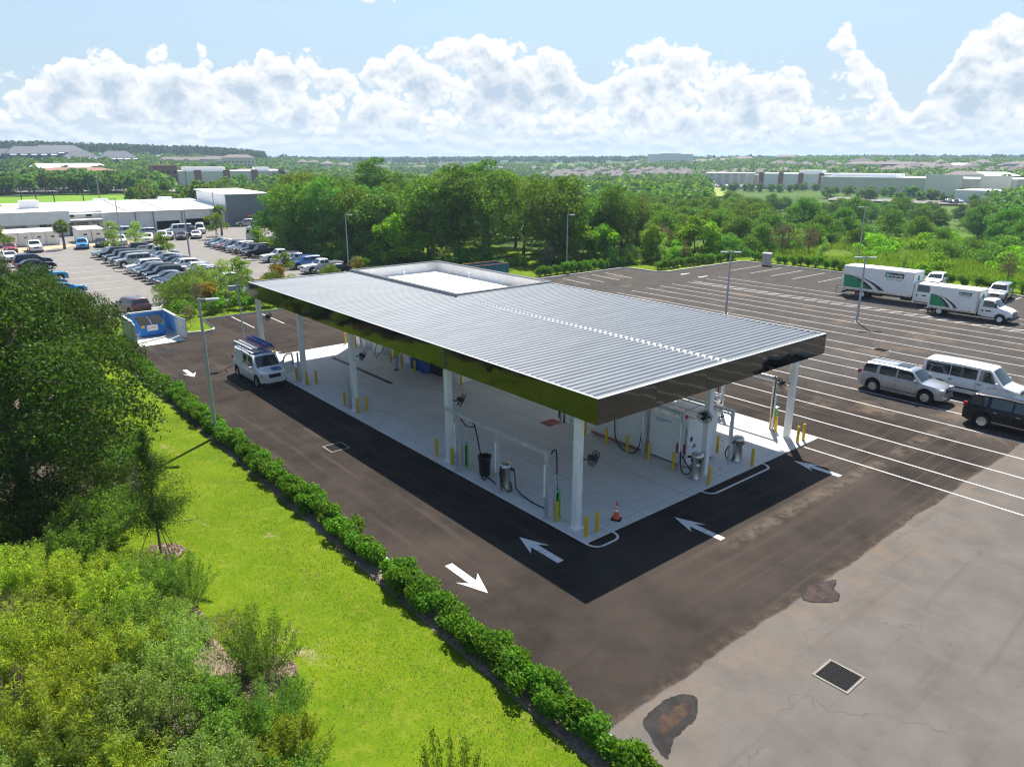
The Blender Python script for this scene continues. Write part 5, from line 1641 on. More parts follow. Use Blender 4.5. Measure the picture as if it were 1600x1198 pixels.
sp = shape(5.6, 1.98, 2.06, 1.06, 1.14, 1.95, 1.15, -2.62, -2.74, 0, 1.95, -1.55, .37,
           sides=((.62, 1.72, .08, .86, 0, -.58), (-1.0, .48, .10, .84, 0, 0), (-2.45, -1.04, .10, .84, 0, 0)), tum=.15, tz=1.25, crown=.06)
tv, tvc = make_car('passenger_van', 'white long windowed passenger van between the silver and the black suv', 'van', sp, P['white'], True)
tv.location = (31.4, -2.1, .005)
tv.rotation_euler = (0, 0, -PI / 2)
for sgn in (-1, 1):
    mb = MB()
    for xx in (-1.02, .52, 1.55):
        mb.box(xx - .006, min(sgn * .95, sgn * .997), .45, xx + .006, max(sgn * .95, sgn * .997), 1.1)
    mb.build('door_seam', M['dark_metal'], tv)
    MB().box(-2.3, min(sgn * .98, sgn * 1.0), .55, 1.5, max(sgn * .98, sgn * 1.0), .63).build('side_moulding', M['black_plastic'], tv)
    for xx in (-.9, .68):
        MB().bbox(xx - .1, min(sgn * .98, sgn * 1.015), 1.0, xx + .1, max(sgn * .98, sgn * 1.015), 1.05, .01).build('door_handle', M['black_plastic'], tv)
# small cars by the far kerb
hb, _ = make_car('hatchback', 'white hatchback by the verge half hidden behind the box trucks', 'car', SPEC['crossover'], P['white'], True)
hb.location = (75.9 - 2.6, 16.2, .005); hb.rotation_euler = (0, 0, PI + .15)
sv_, _ = make_car('compact_suv', 'silver compact suv with dark grille by the verge right of the trucks', 'suv', SPEC['suv'], P['silver'], True)
sv_.location = (69.9, 8.6, .005); sv_.rotation_euler = (0, 0, PI + .12)
# ---- box trucks
def text_mesh(body, size, name, m, parent, T_, extr=.004, spacing=1.0, bold=0.0):
    cu = bpy.data.curves.new(name, 'FONT')
    cu.body = body
    cu.size = size
    cu.extrude = extr
    cu.offset = bold
    cu.space_character = spacing
    cu.align_x = 'CENTER'
    cu.align_y = 'CENTER'
    o = bpy.data.objects.new(name, cu)
    COL.objects.link(o)
    dg = bpy.context.evaluated_depsgraph_get()
    me = bpy.data.meshes.new_from_object(o.evaluated_get(dg))
    bpy.data.objects.remove(o)
    me.materials.clear()
    me.materials.append(m)
    me.transform(T_)
    return link(name, me, parent)
def box_truck(label, x, y, bl, bh0, bh1, bw, medium):
    """origin under the middle of the box, forward = +x"""
    t_ = thing('box_truck', label, 'truck', (x, y, .005), -PI / 2)
    h, w = bl / 2, bw / 2
    MB().bbox(-h, -w, bh0, h, w, bh1, .05).build('cargo_box', M['white_paint'], t_)
    MB().bbox(-h - .015, -w - .012, bh1 - .04, h + .015, w + .012, bh1 + .055, .05).build('roof', M['roof_white'], t_)
    for sx in (-1, 1):
        for sy in (-1, 1):
            MB().box(min(sx * (h - .10), sx * (h + .012)), min(sy * (w - .1), sy * (w + .014)), bh0, max(sx * (h - .10), sx * (h + .012)), max(sy * (w - .1), sy * (w + .014)), bh1 - .045).build('corner_post', M['cardboard'] if (sx > 0 and not medium) else M['white_paint'], t_)
    for sy in (-1, 1):
        MB().box(-h + .02, min(sy * (w - .1), sy * (w + .016)), bh0 - .10, h - .02, max(sy * (w - .1), sy * (w + .016)), bh0 + .05).build('side_rail', M['alloy'], t_)
        mk_ = MB()
        for k in range(9):
            xx = -h + .3 + k * (bl - .6) / 9
            mk_.box(xx, min(sy * (w + .017), sy * (w + .02)), bh0 - .04, xx + .22, max(sy * (w + .017), sy * (w + .02)), bh0, 0)
        mk_.build('reflector', M['red_lens'], t_)
    # side graphics: green wedge, two dark swooshes, name board
    H_ = bh1 - bh0
    for sy in (-1, 1):
        f = lambda a: (-h + .13 + a * (bl - .26)) if sy < 0 else (-h + .13 + a * (bl - .26))
        def face(pts, m, nm, off):
            yv = sy * (w + off)
            n = len(pts)
            MB().add([(f(a), yv, bh0 + .07 + b_ * H_) for a, b_ in pts], [tuple(range(n))]).build(nm, M[m], t_)
        crv = [(0.0, .60), (.12, .565), (.24, .475), (.34, .34), (.42, .19), (.475, .035)]
        face([(0, .035)] + [(0, .565)] + [(a * .93, b_ - .035 - .03 * i) for i, (a, b_) in enumerate(crv[1:5])] + [(.40, .035)], 'green_vinyl', 'green_panel', .005)
        def swoosh(o1, o2, nm):
            a_ = [(a * o1[0] + o1[1], b_ * o1[2]) for a, b_ in crv]
            b2 = [(a * o2[0] + o2[1], b_ * o2[2]) for a, b_ in crv]
            for i in range(5):
                face([a_[i], a_[i + 1], b2[i + 1], b2[i]], 'charcoal_vinyl', nm, .007)
        swoosh((.98, .0, 1.0), (.80, .0, .96), 'swoosh')
        swoosh((1.24, .04, 1.0), (1.06, .04, 1.0), 'swoosh')
        bx0, bx1 = (.61, .88)
        xc = (f(bx0) + f(bx1)) / 2
        hw = (f(bx1) - f(bx0)) / 2
        zc = bh0 + H_ * .80
        bh = hw * .26
        face_y = sy * (w + .006)
        MB().add([(xc - hw, face_y, zc - bh), (xc + hw, face_y, zc - bh), (xc + hw, face_y, zc + bh), (xc - hw, face_y, zc + bh)], [(0, 1, 2, 3)]).build('name_board', M['charcoal_vinyl'], t_)
        gx0, gx1 = (xc - hw, xc - hw + .52 * hw) if sy < 0 else (xc + hw, xc + hw - .52 * hw)
        MB().add([(gx0, sy * (w + .008), zc - bh), (gx1, sy * (w + .008), zc - bh), (gx1, sy * (w + .008), zc + bh), (gx0, sy * (w + .008), zc + bh)], [(0, 1, 2, 3)]).build('name_board', M['green_vinyl'], t_)
        Rm = Matrix.Translation((xc, sy * (w + .012), zc)) @ (Matrix.Rotation(PI, 4, 'Z') if sy > 0 else Matrix.Identity(4)) @ Matrix.Rotation(PI / 2, 4, 'X')
        text_mesh('enterprise', hw * .42, 'lettering', M['white_paint'], t_, Rm, .003, 1.0, hw * .008)
        Rm2 = Matrix.Translation((0, 0, -bh * 1.75)) @ Rm
        text_mesh('truck rental', hw * .30, 'lettering', M['charcoal_vinyl'], t_, Rm2, .003, 1.15)
        # e emblem: three bars bent round an arc
        ex = -hw * .76
        mb = MB()
        for rr_, zz in ((.1, .0), (.05, .0)):
            arc = [(ex + hw * rr_ * 1.0 * math.cos(R(a)), hw * rr_ * 1.0 * math.sin(R(a)), 0.008) for a in range(20, 330, 26)]
            mb.tube(arc, hw * .011, 5)
        mb.tube([(ex - hw * .08, 0, .008), (ex + hw * .1, 0, .008)], hw * .011, 5)
        em = mb.build('emblem', M['white_paint'], t_)
        em.data.transform(Rm)
    # emblem on the front wall above the cab
    mb = MB()
    for rr_ in (.24, .13):
        mb.tube([(h + .01, rr_ * math.cos(R(a)), bh1 - .6 + rr_ * math.sin(R(a))) for a in range(25, 335, 22)], .035, 5)
    mb.tube([(h + .01, -.2, bh1 - .6), (h + .01, .2, bh1 - .6)], .035, 5)
    mb.build('emblem', M['green_vinyl'], t_)
    # chassis
    cabL = 1.5 if not medium else 2.0
    MB().box(-h + .1, -.42, bh0 - .42, h + 1.2, -.30, bh0 - .12).box(-h + .1, .30, bh0 - .42, h + 1.2, .42, bh0 - .12).build('chassis', M['dark_metal'], t_)
    MB().box(-h + .02, -w + .15, bh0 - .12, h - .02, w - .15, bh0 - .005).build('subframe', M['black_plastic'], t_)
    r = .38 if not medium else .46
    xr = -h + bl * (.245 if not medium else .30)
    for sgn in (-1, 1):
        for k in (0, 1):
            wheel_parts(t_, xr, sgn * (w - .17 - k * .27), r, .23, sgn, True, 'white_paint')
        MB().box(xr - r - .25, min(sgn * (w - .5), sgn * (w - .05)), .25, xr - r - .22, max(sgn * (w - .5), sgn * (w - .05)), bh0 - .1).build('mud_flap', M['rubber'] if not medium else M['red_plastic'], t_)
    MB().box(-h - .03, -w + .1, bh0 - .55, -h + .08, w - .1, bh0 - .38).build('rear_bumper', M['dark_metal'], t_)
    if medium:
        lg = MB().box(-h - .75, -.9, .75, -h - .02, .9, .80)
        for sy in (-.85, .85):
            lg.tube([(-h - .02, sy, 1.05), (-h - .75, sy, .95), (-h - .75, sy, .35), (-h - .55, sy, .35)], .03, 6)
        lg.build('lift_gate', M['dark_metal'], t_)
    else:
        MB().box(-h - .35, -.9, .42, -h - .02, .9, .50).build('rear_step', M['dark_metal'], t_)
    mbx = MB()
    mbx.box(-.3, -w + .1, .45, .6, -w + .5, .75).lathe([(.2, -.5), (.2, .5)], 12, (h - .6, -w + .35, .58), 'x')
    mbx.build('fuel_tank', M['dark_metal'], t_)
    # cab
    ch = bh0 + 1.28 if not medium else bh0 + 1.35
    hood = 1.30 if not medium else 1.42
    cw = 1.92 if not medium else 2.05
    LL = cabL + 1.2
    ofs = h + .06 + LL / 2
    hh = LL / 2
    xb, xt = (.30, -.25) if not medium else (.25, -.15)
    sp = dict(L=LL, W=cw, rw=r, xf=hh - .88, xr=-50, tw=cw / 2, crown=.05, zb=.42,
              belt=[(-hh, hood + .02), (xb - .3, hood + .03), (xb + .1, hood), (hh - .5, hood - .10), (hh - .12, hood - .26), (hh, hood - .5)],
              roof=[(-hh, ch - .06), (-hh + .4, ch), (xt - .1, ch), (xt, ch - .03), (xb, hood + .05), (hh - .5, hood - .07), (hh - .12, hood - .24), (hh, hood - .48)],
              width=[(-hh, cw / 2 - .03), (0, cw / 2), (hh - .5, cw / 2 - .06), (hh, cw / 2 - .2)], tum=.14)
    c_ = Car(sp)
    cab = c_.body(M['white_paint'], t_, 'cab')
    cab.location = (ofs, 0, 0)
    for sgn in (-1, 1):
        g_ = c_.side_glass(-hh + .32, .12, sgn, .02, .88, 0, -.34).build('side_window', M['glass'], t_, True)
        g_.location = (ofs, 0, 0)
        wh = wheel_parts(t_, ofs + hh - .88, sgn * (cw / 2 - .13), r, .24, sgn, True, 'white_paint')
        mb = MB().bbox(xb - .30, min(sgn * (cw / 2 + .05), sgn * (cw / 2 + .26)), hood + .12, xb - .16, max(sgn * (cw / 2 + .05), sgn * (cw / 2 + .26)), hood + .52, .03)
        mb.tube([(xb - .2, sgn * (cw / 2 - .1), hood + .1), (xb - .22, sgn * (cw / 2 + .12), hood + .2)], .02, 6)
        o = mb.build('mirror', M['black_plastic'], t_); o.location = (ofs, 0, 0)
        o = MB().bbox(hh - .20, min(sgn * (cw / 2 - .42), sgn * (cw / 2 - .14)), hood - .52, hh + .0, max(sgn * (cw / 2 - .42), sgn * (cw / 2 - .14)), hood - .30, .03).build('headlight', M['lamp_lens'], t_); o.location = (ofs, 0, 0)
        o = MB().box(-.75, min(sgn * (cw / 2 - .0), sgn * (cw / 2 + .012)), hood - .34, -.30, max(sgn * (cw / 2), sgn * (cw / 2 + .012)), hood - .22).build('decal', M['charcoal_vinyl'], t_); o.location = (ofs, 0, 0)
        o = MB().bbox(-hh + .2, min(sgn * (cw / 2 - .22), sgn * (cw / 2 + .02)), .40, .3, max(sgn * (cw / 2 - .22), sgn * (cw / 2 + .02)), .48, .01).build('step', M['dark_metal'], t_); o.location = (ofs, 0, 0)
        o = MB().obox((-hh + .38, sgn * (cw / 2 + .004), hood - .30), (.12, .02, .18)).build('door_handle', M['black_plastic'], t_); o.location = (ofs, 0, 0)
    o = c_.top_glass(xb - .06, xt + .06, .96).build('windscreen', M['glass'], t_, True); o.location = (ofs, 0, 0)
    gr = MB().bbox(hh - .15, -.52, hood - .62, hh + .035, .52, hood - .26, .03)
    o = gr.build('grille', M['dark_metal'], t_); o.location = (ofs, 0, 0)
    mb = MB()
    for k in range(3):
        mb.box(hh + .03, -.5, hood - .56 + k * .1, hh + .05, .5, hood - .52 + k * .1)
    o = mb.build('grille_bar', M['chrome'], t_); o.location = (ofs, 0, 0)
    o = MB().bbox(hh - .35, -cw / 2 + .02, .38, hh + .10, cw / 2 - .02, .64, .06).build('bumper', M['black_plastic'], t_); o.location = (ofs, 0, 0)
    o = MB().box(hh - .45, -.8, .44, hh - .36, .8, .74).build('wheel_housing', M['black_plastic'], t_); o.location = (ofs, 0, 0)
    return t_
box_truck('longer white box truck with green wedge and raised lift gate, half behind the shorter one', 60.15, 16.65, 7.2, .92, 3.26, 2.3, True)
box_truck('shorter white box truck with green wedge, its whole cab in view', 57.1, 8.2, 4.2, .72, 2.68, 2.15, False)
# ---- work van with ladder rack
sp = shape(5.1, 1.92, 1.98, 1.10, 1.12, 1.62, 1.0, -2.40, -2.52, 0, 1.72, -1.55, .36,
           sides=((.35, 1.40, .10, .88, 0, -.46), (-.52, .18, .16, .86, 0, 0)), tum=.16, tz=1.2, hz=.86)
wv, wvc = make_car('work_van', 'white work van with blue roof wrap and ladder rack, driver door open', 'van', sp, P['white'], True)
wv.location = (-1.48, 29.6, .005); wv.rotation_euler = (0, 0, -PI / 2 + .02)
wvc.top_glass(-2.3, .95, .97, 14, .006).build('blue_wrap', M['blue_vinyl'], wv, True)
mb = MB()
rng = random.Random(3)
for k, (x0, x1, y0, y1) in enumerate(((-1.9, -.2, -.62, -.40), (-.1, .75, -.66, -.1), (-2.1, -1.0, -.34, -.22), (-.9, -.3, -.3, -.14), (.05, .8, .0, .12))):
    if k in (0, 2):
        x = x0
        while x < x1:
            L_ = rng.uniform(.1, .2)
            mb.box(x, y0, 2.02, min(x + L_, x1), y1, 2.032)
            x += L_ + .05
    else:
        mb.box(x0, y0, 2.02, x1, y1, 2.034)
mb.build('roof_lettering', M['white_paint'], wv)
h_ = MB().add([(1.75, .02, 1.165), (2.28, .02, 1.115), (2.22, .68, 1.085), (1.72, .74, 1.135)], [(0, 1, 2, 3)])
h_.build('bonnet_decal', M['blue_vinyl'], wv)
mk('ladder_red', (0.55, 0.05, 0.03), .5)
rk = thing('ladder_rack', 'dark steel roof rack carrying ladders on the work van', 'roof rack', (-1.48, 29.6, .005), -PI / 2 + .02)
mb = MB()
for x in (-1.9, -.6, .7):
    mb.tube([(x, -.82, 1.9), (x, -.84, 2.24), (x, .84, 2.24), (x, .82, 1.9)], .022, 6)
for y in (-.84, .84):
    mb.tube([(-2.1, y, 2.26), (.95, y, 2.26)], .022, 6)
mb.build('frame', M['dark_metal'], rk)
def ladder(x0, x1, y, z, w, label, m, rung, tilt=0.0):
    t_ = thing('ladder', label, 'ladder', (-1.48, 29.6, .005), -PI / 2 + .02)
    for s_ in (-1, 1):
        MB().box(x0, y + s_ * w / 2 - .04, z, x1, y + s_ * w / 2 + .04, z + .08).build('rail', M[m], t_)
    n = int((x1 - x0) / .3)
    for k in range(n):
        xx = x0 + .15 + k * .3
        MB().box(xx, y - w / 2 + .02, z + .02, xx + .05, y + w / 2 - .02, z + .05).build('rung', M[rung], t_)
ladder(-2.2, .9, -.52, 2.27, .36, 'grey aluminium ladder nearest the hedge on the van roof rack', 'galvanised', 'galvanised')
ladder(-2.4, .85, -.08, 2.27, .36, 'red railed ladder in the middle of the van roof rack', 'ladder_red', 'white_paint')
ladder(-2.45, 1.1, .50, 2.27, .42, 'dark blue stepladder on the door side of the van roof rack', 'blue_vinyl', 'blue_vinyl')
ladder(-2.45, .9, .52, 2.38, .34, 'second blue ladder stacked on the dark blue stepladder', 'blue_vinyl', 'blue_vinyl')
# open driver door
dr = MB()
T_ = Matrix.Rotation(R(-74), 3, 'Z')
hp = Vector((1.42, .93, 0))
def dp(a, z, o=0.0):
    return hp + T_ @ Vector((-a, o, 0)) + Vector((0, 0, z))
out = [(0, .42), (1.02, .42), (1.06, .8), (1.06, 1.14), (.98, 1.72), (.5, 1.76), (.28, 1.6), (0, 1.14)]
for o in (-.03, .03):
    dr.v += [dp(a, z, o) for a, z in out]
k = len(out)
win = [(.96, 1.2), (.90, 1.64), (.52, 1.68), (.36, 1.56), (.16, 1.2)]
for o in (-.03, .03):
    dr.v += [dp(a, z, o) for a, z in win]
# lower panel and window frame strips
A, B_ = 0, 2 * k
fr = [(0, 1, 2, 3, 7)]
fr += [(3, 4, B_ + 1, B_ + 0), (4, 5, B_ + 2, B_ + 1), (5, 6, B_ + 3, B_ + 2), (6, 7, B_ + 4, B_ + 3), (7, 3, B_ + 0, B_ + 4)]
def sh2(f_, dlt):
    return tuple((i + k) if i < 2 * k else i + len(win) for i in f_)
dr.f = fr + [sh2(f_, 0)[::-1] for f_ in fr] + [(i, (i + 1) % k, k + (i + 1) % k, k + i) for i in range(k)] + [(B_ + i, B_ + len(win) + i, B_ + len(win) + (i + 1) % len(win), B_ + (i + 1) % len(win)) for i in range(len(win))]
dr.mi = [0] * len(dr.f)
do = dr.build('door', P['white'], wv)
MB().add([dp(a, z, 0) for a, z in win], [tuple(range(5))]).build('window', M['clear_glass'], do)
MB().obox(dp(.28, 1.2, -.16), (.10, .2, .2), T_).build('mirror', M['black_plastic'], do)
MB().obox(dp(.92, 1.02, .045), (.16, .03, .05), T_).build('handle', M['black_plastic'], do)
MB().add([(.46, .925, .46), (1.36, .93, .46), (1.36, .935, 1.1), (.46, .935, 1.1)], [(0, 1, 2, 3)]).build('door_opening', M['black_plastic'], wv)
for sgn in (-1, 1):
    MB().bbox(2.2, min(sgn * .66, sgn * .84), .78, 2.50, max(sgn * .66, sgn * .84), .94, .03).build('indicator', M['amber'], wv)
# ---- staff car park
KINDS_ = {}
def staff_car(kind, col, x, y, rz, label, group):
    if kind not in KINDS_:
        if kind == 'pickup':
            o = make_pickup('pickup_truck', label, P[col])
        else:
            nm = {'sedan': 'sedan', 'suv': 'suv_car', 'crossover': 'crossover_car', 'boxy': 'off_road_car', 'van': 'minibus_van'}[kind]
            ct = {'sedan': 'car', 'suv': 'suv', 'crossover': 'car', 'boxy': 'off-roader', 'van': 'van'}[kind]
            o, _ = make_car(nm, label, ct, SPEC[kind], P[col])
        o['group'] = group
        o.location = (x, y, -.005)
        o.rotation_euler = (0, 0, rz)
        KINDS_[kind] = o
        snapshot(o)
        return o
    s_ = 1
    return dup(KINDS_[kind], (x, y, -.005), rz, s_, label, group, P[col])
G1, G2, G3, G4 = 'cars in the central double row', 'cars in the row under the big trees', 'cars parked before the workshop', 'cars by the dark oaks'
def xrow(lst, xc, rz, group, where):
    for kind, col, y, extra in lst:
        staff_car(kind, col, xc + random.Random(y).uniform(-.15, .15), y, rz + random.Random(y * 3).uniform(-.02, .02), f"{extra}{where}", group)
xrow([('sedan', 'silver', 108.4, 'pale silver sedan at the building end of'), ('suv', 'black', 105.2, 'black suv second from the building end of'), ('boxy', 'charcoal', 100.2, 'dark grey off-roader next to the black suv in'), ('boxy', 'grey', 97.0, 'mid grey off-roader beside a pale one in'),
      ('boxy', 'sage', 93.8, 'pale sage off-roader by the kerb island in'), ('suv', 'white', 87.4, 'white suv just past the kerb island in'), ('crossover', 'grey', 84.6, 'grey crossover beside the white suv in'), ('suv', 'charcoal', 81.9, 'dark charcoal suv in the middle of'), ('suv', 'black', 79.3, 'black suv next to the charcoal one in'),
      ('sedan', 'grey', 76.6, 'grey sedan next to two black cars in'), ('sedan', 'navy', 74.1, 'navy sedan second from the bushes in'), ('suv', 'black', 71.6, 'black suv nearest the bushes in')], 5.6, PI, G1, ' the front central row')
xrow([('sedan', 'red', 112.6, 'red sedan at the building end of'), ('suv', 'charcoal', 109.9, 'charcoal suv beside the red sedan in'), ('sedan', 'maroon', 107.2, 'maroon sedan between dark cars in'), ('pickup', 'grey', 104.4, 'grey pickup beside the white pickup in'), ('pickup', 'white', 101.4, 'white pickup by the small tree in'),
      ('sedan', 'white', 98.0, 'white sedan behind the pale off-roader in'), ('sedan', 'silver', 95.2, 'silver sedan just beyond the navy one in'), ('sedan', 'navy', 91.0, 'dark navy sedan beside the light pole in'), ('sedan', 'charcoal', 88.2, 'charcoal sedan behind the white suv in'), ('crossover', 'white', 85.4, 'white crossover near the light pole in'),
      ('sedan', 'white', 82.4, 'white sedan behind the charcoal suv in'), ('sedan', 'silver', 79.6, 'silver sedan two from the red pickup in'), ('sedan', 'grey', 76.9, 'grey sedan beside the red pickup in'), ('pickup', 'red', 73.8, 'red pickup behind the flowering shrubs in'), ('sedan', 'white', 70.4, 'white low car nearest the planting bed in')], 10.9, 0, G1, ' the back central row')
xrow([('sedan', 'grey', 112.2, 'grey sedan at the far end of'), ('sedan', 'light_blue', 109.4, 'pale blue sedan behind the red one in'), ('sedan', 'red', 106.8, 'red sedan in'), ('crossover', 'navy', 104.2, 'dark blue crossover beside the red sedan in'), ('suv', 'silver', 101.6, 'silver suv beside the brown one in'),
      ('suv', 'maroon', 99.0, 'dark maroon suv near the white delivery van in'), ('boxy', 'charcoal', 96.2, 'charcoal off-roader beside the black pickup in'), ('pickup', 'black', 93.3, 'black pickup by the kerb island in'), ('pickup', 'white', 86.4, 'white pickup just past the kerb island in'), ('sedan', 'silver', 83.4, 'silver sedan between white pickups in'),
      ('pickup', 'silver', 80.6, 'silver pickup beside the blue car in'), ('suv', 'blue', 77.2, 'bright blue suv in'), ('pickup', 'white', 72.4, 'white pickup close to the canopy end in'), ('sedan', 'black', 69.6, 'black sedan last in')], 23.4, PI, G2, ' the row by the big trees')
for args in (('suv', 'bright_blue', 4.6, 123.0, -1.75, 'bright blue car parked nose out beside the white storage cabins'), ('pickup', 'white', 10.6, 124.4, -1.7, 'white pickup behind the light pole at the storage cabins'), ('sedan', 'charcoal', 7.6, 124.0, -1.7, 'dark sedan hidden behind the oleander by the cabins'),
             ('sedan', 'red', -5.4, 124.5, -1.6, 'red car before the long row of storage cabins'), ('pickup', 'white', -2.2, 123.2, -1.6, 'white pickup with dark nose before the storage cabins'), ('crossover', 'white', 15.6, 126.2, -1.9, 'white crossover facing the lot near the workshop'), ('suv', 'white', 18.6, 128.5, -1.9, 'white suv behind the workshop crossover'),
             ('suv', 'silver', 18.9, 137.6, 0.1, 'silver suv parked sideways below the workshop wall'), ('van', 'white', 13.2, 139.5, 3.0, 'white minibus parked sideways near the dark doorway'), ('van', 'white', 24.2, 138.2, 3.1, 'long white minibus before the first open workshop bay'), ('sedan', 'silver', 19.9, 129.0, -2.0, 'silver sedan beside a maroon car near the workshop'),
             ('sedan', 'maroon', 22.0, 128.0, -2.0, 'maroon sedan near the white car at the lane end'), ('sedan', 'white', 24.6, 128.4, -1.9, 'white sedan by the lane end sign'), ('suv', 'black', 25.6, 134.2, -2.0, 'black car before the white minibus at the open bay'), ('van', 'white', 28.2, 137.8, -1.9, 'small white van right of the long minibus'),
             ('pickup', 'navy', 18.2, 146.6, 0.05, 'navy pickup parked along the workshop wall'), ('crossover', 'silver', 41.2, 148.2, 3.1, 'silver crossover parked along the grey metal hall'), ('pickup', 'blue', 45.6, 137.6, 3.2, 'dark blue pickup on the grass before the grey hall'),
             ('pickup', 'light_blue', 34.6, 112.6, -2.1, 'pale blue pickup on the grass below the tall trees'), ('sedan', 'black', -5.2, 99.0, 0.1, 'black sedan behind the dark oak crown'), ('suv', 'navy', -5.0, 103.5, 0.1, 'navy suv behind the dark oak crown'), ('sedan', 'white', -6.8, 112.0, -1.5, 'white car glimpsed over the dark oak crown'),
             ('pickup', 'bright_blue', -6.3, 86.2, 0.2, 'bright blue pickup half hidden by the oak, farther one'), ('suv', 'blue', -6.9, 80.5, 0.2, 'blue suv half hidden by the oak leaves'), ('sedan', 'bright_blue', -5.9, 74.6, 0.25, 'bright blue low car at the oak edge, nearest one')):
    staff_car(*args, G3 if args[3] > 115 else (G4 if args[2] < 0 else G2))
ms, _ = make_car('parked_suv', 'dark maroon suv seen from behind above the bin enclosure', 'suv', SPEC['suv'], P['maroon'])
ms.location = (-2.6, 58.6, .03); ms.rotation_euler = (0, 0, 1.75)
# white delivery van, high roof, seen from behind
sp = shape(5.6, 2.0, 2.55, 1.12, 1.2, 2.0, 1.15, -2.68, -2.76, 0, 1.95, -1.6, .37, sides=((.75, 1.75, .06, .62, 0, -.45),), tum=.10, crown=.06, tz=1.5, rs=None)
dv, _ = make_car('delivery_van', 'tall white delivery van standing tail on at the end of the tree row', 'van', sp, P['white'])
dv.location = (31.2, 117.5, -.005); dv.rotation_euler = (0, 0, 1.15)
mb = MB().add([(-2.815, -.7, 1.6), (-2.815, -.08, 1.6), (-2.80, -.08, 2.15), (-2.80, -.7, 2.15)], [(0, 1, 2, 3)]).add([(-2.815, .08, 1.6), (-2.815, .7, 1.6), (-2.80, .7, 2.15), (-2.80, .08, 2.15)], [(0, 1, 2, 3)])
mb.build('rear_window', M['light_glass'] if 'light_glass' in M else M['glass'], dv)
for y, x0, x1 in ((90.4, 2.9, 8.1), (90.0, 20.4, 26.2)):
    kerb('kerb_island', [(x0, y - 1.1), (x0 - .3, y), (x0, y + 1.1), (x1, y + 1.1), (x1 + .2, y), (x1, y - 1.1), (x0, y - 1.1)], .2, .14)
    MB().sheet([(x0, y - 1.1), (x0 - .3, y), (x0, y + 1.1), (x1, y + 1.1), (x1 + .2, y), (x1, y - 1.1)], .06).build('island_bed', M['mulch'], kind='structure')
# ------------------------------------------------------------------ vegetation
NR = np.random.default_rng(11)
def leaf_mesh(name, Pt, Nn, size, asp, m, rng, up=0.0, tri=False):
    n = len(Pt)
    d = rng.normal(size=(n, 3))
    d /= np.linalg.norm(d, axis=1)[:, None]
    nn = Nn * 0.7 + d
    nn /= np.linalg.norm(nn, axis=1)[:, None]
    t = rng.normal(size=(n, 3))
    t[:, 2] += up
    t -= nn * (t * nn).sum(1)[:, None]
    t /= np.linalg.norm(t, axis=1)[:, None] + 1e-9
    b = np.cross(nn, t)
    s = size * rng.uniform(.65, 1.35, n)[:, None]
    q = np.empty((n, 4, 3))
    q[:, 0] = Pt - t * s * .5
    q[:, 1] = Pt + b * s * asp * .5 - t * s * .05
    q[:, 2] = Pt + t * s * .5 + nn * s * rng.uniform(-.12, .12, n)[:, None]
    q[:, 3] = Pt - b * s * asp * .5 - t * s * .05
    return raw_quads(name, q, m)
def raw_quads(name, q, m):
    n = len(q)
    me = bpy.data.meshes.new(name)
    me.vertices.add(4 * n)
    me.vertices.foreach_set('co', q.reshape(-1).astype(np.float32))
    me.loops.add(4 * n)
    me.loops.foreach_set('vertex_index', np.arange(4 * n, dtype=np.int32))
    me.polygons.add(n)
    me.polygons.foreach_set('loop_start', np.arange(0, 4 * n, 4, dtype=np.int32))
    me.update(calc_edges=True)
    me.materials.append(m)
    return me
def crown_pts(clumps, n, rng, shell=.5, under=.55):
    c_ = np.array([c[0] for c in clumps], float)
    r_ = np.array([c[1] for c in clumps], float)
    w = (r_[:, 0] * r_[:, 1]) ** 1.0
    idx = rng.choice(len(clumps), n, p=w / w.sum())
    d = rng.normal(size=(n, 3))
    d /= np.linalg.norm(d, axis=1)[:, None]
    flip = (d[:, 2] < 0) & (rng.random(n) < under)
    d[flip, 2] *= -1
    rad = shell + (1 - shell) * rng.random(n) ** .6
    # ragged clump surface
    rad *= 1 + .16 * np.sin(d[:, 0] * 7 + idx) * np.cos(d[:, 1] * 6 + idx * 2)
    return c_[idx] + d * rad[:, None] * r_[idx], d
def blob_crown(rng, H, z0, rad, k, cr, flat=.75, top=.8):
    """clump centres filling an egg shaped crown"""
    out = []
    tries = 0
    while len(out) < k and tries < 4000:
        tries += 1
        a, f = rng.uniform(0, 2 * PI), rng.random()
        h = rng.random() ** .8
        env = math.sin(PI * min(1, (.12 + .88 * h)) ** top) ** .6
        rr_ = rad * env * math.sqrt(f) * .95
        p_ = np.array((rr_ * math.cos(a), rr_ * math.sin(a), z0 + (H - z0 - cr * .6) * h))
        if all(np.linalg.norm((p_ - o[0])) > cr * .85 for o in out):
            c = cr * rng.uniform(.7, 1.25)
            out.append((p_, (c, c * rng.uniform(.85, 1.15), c * flat)))
    return out
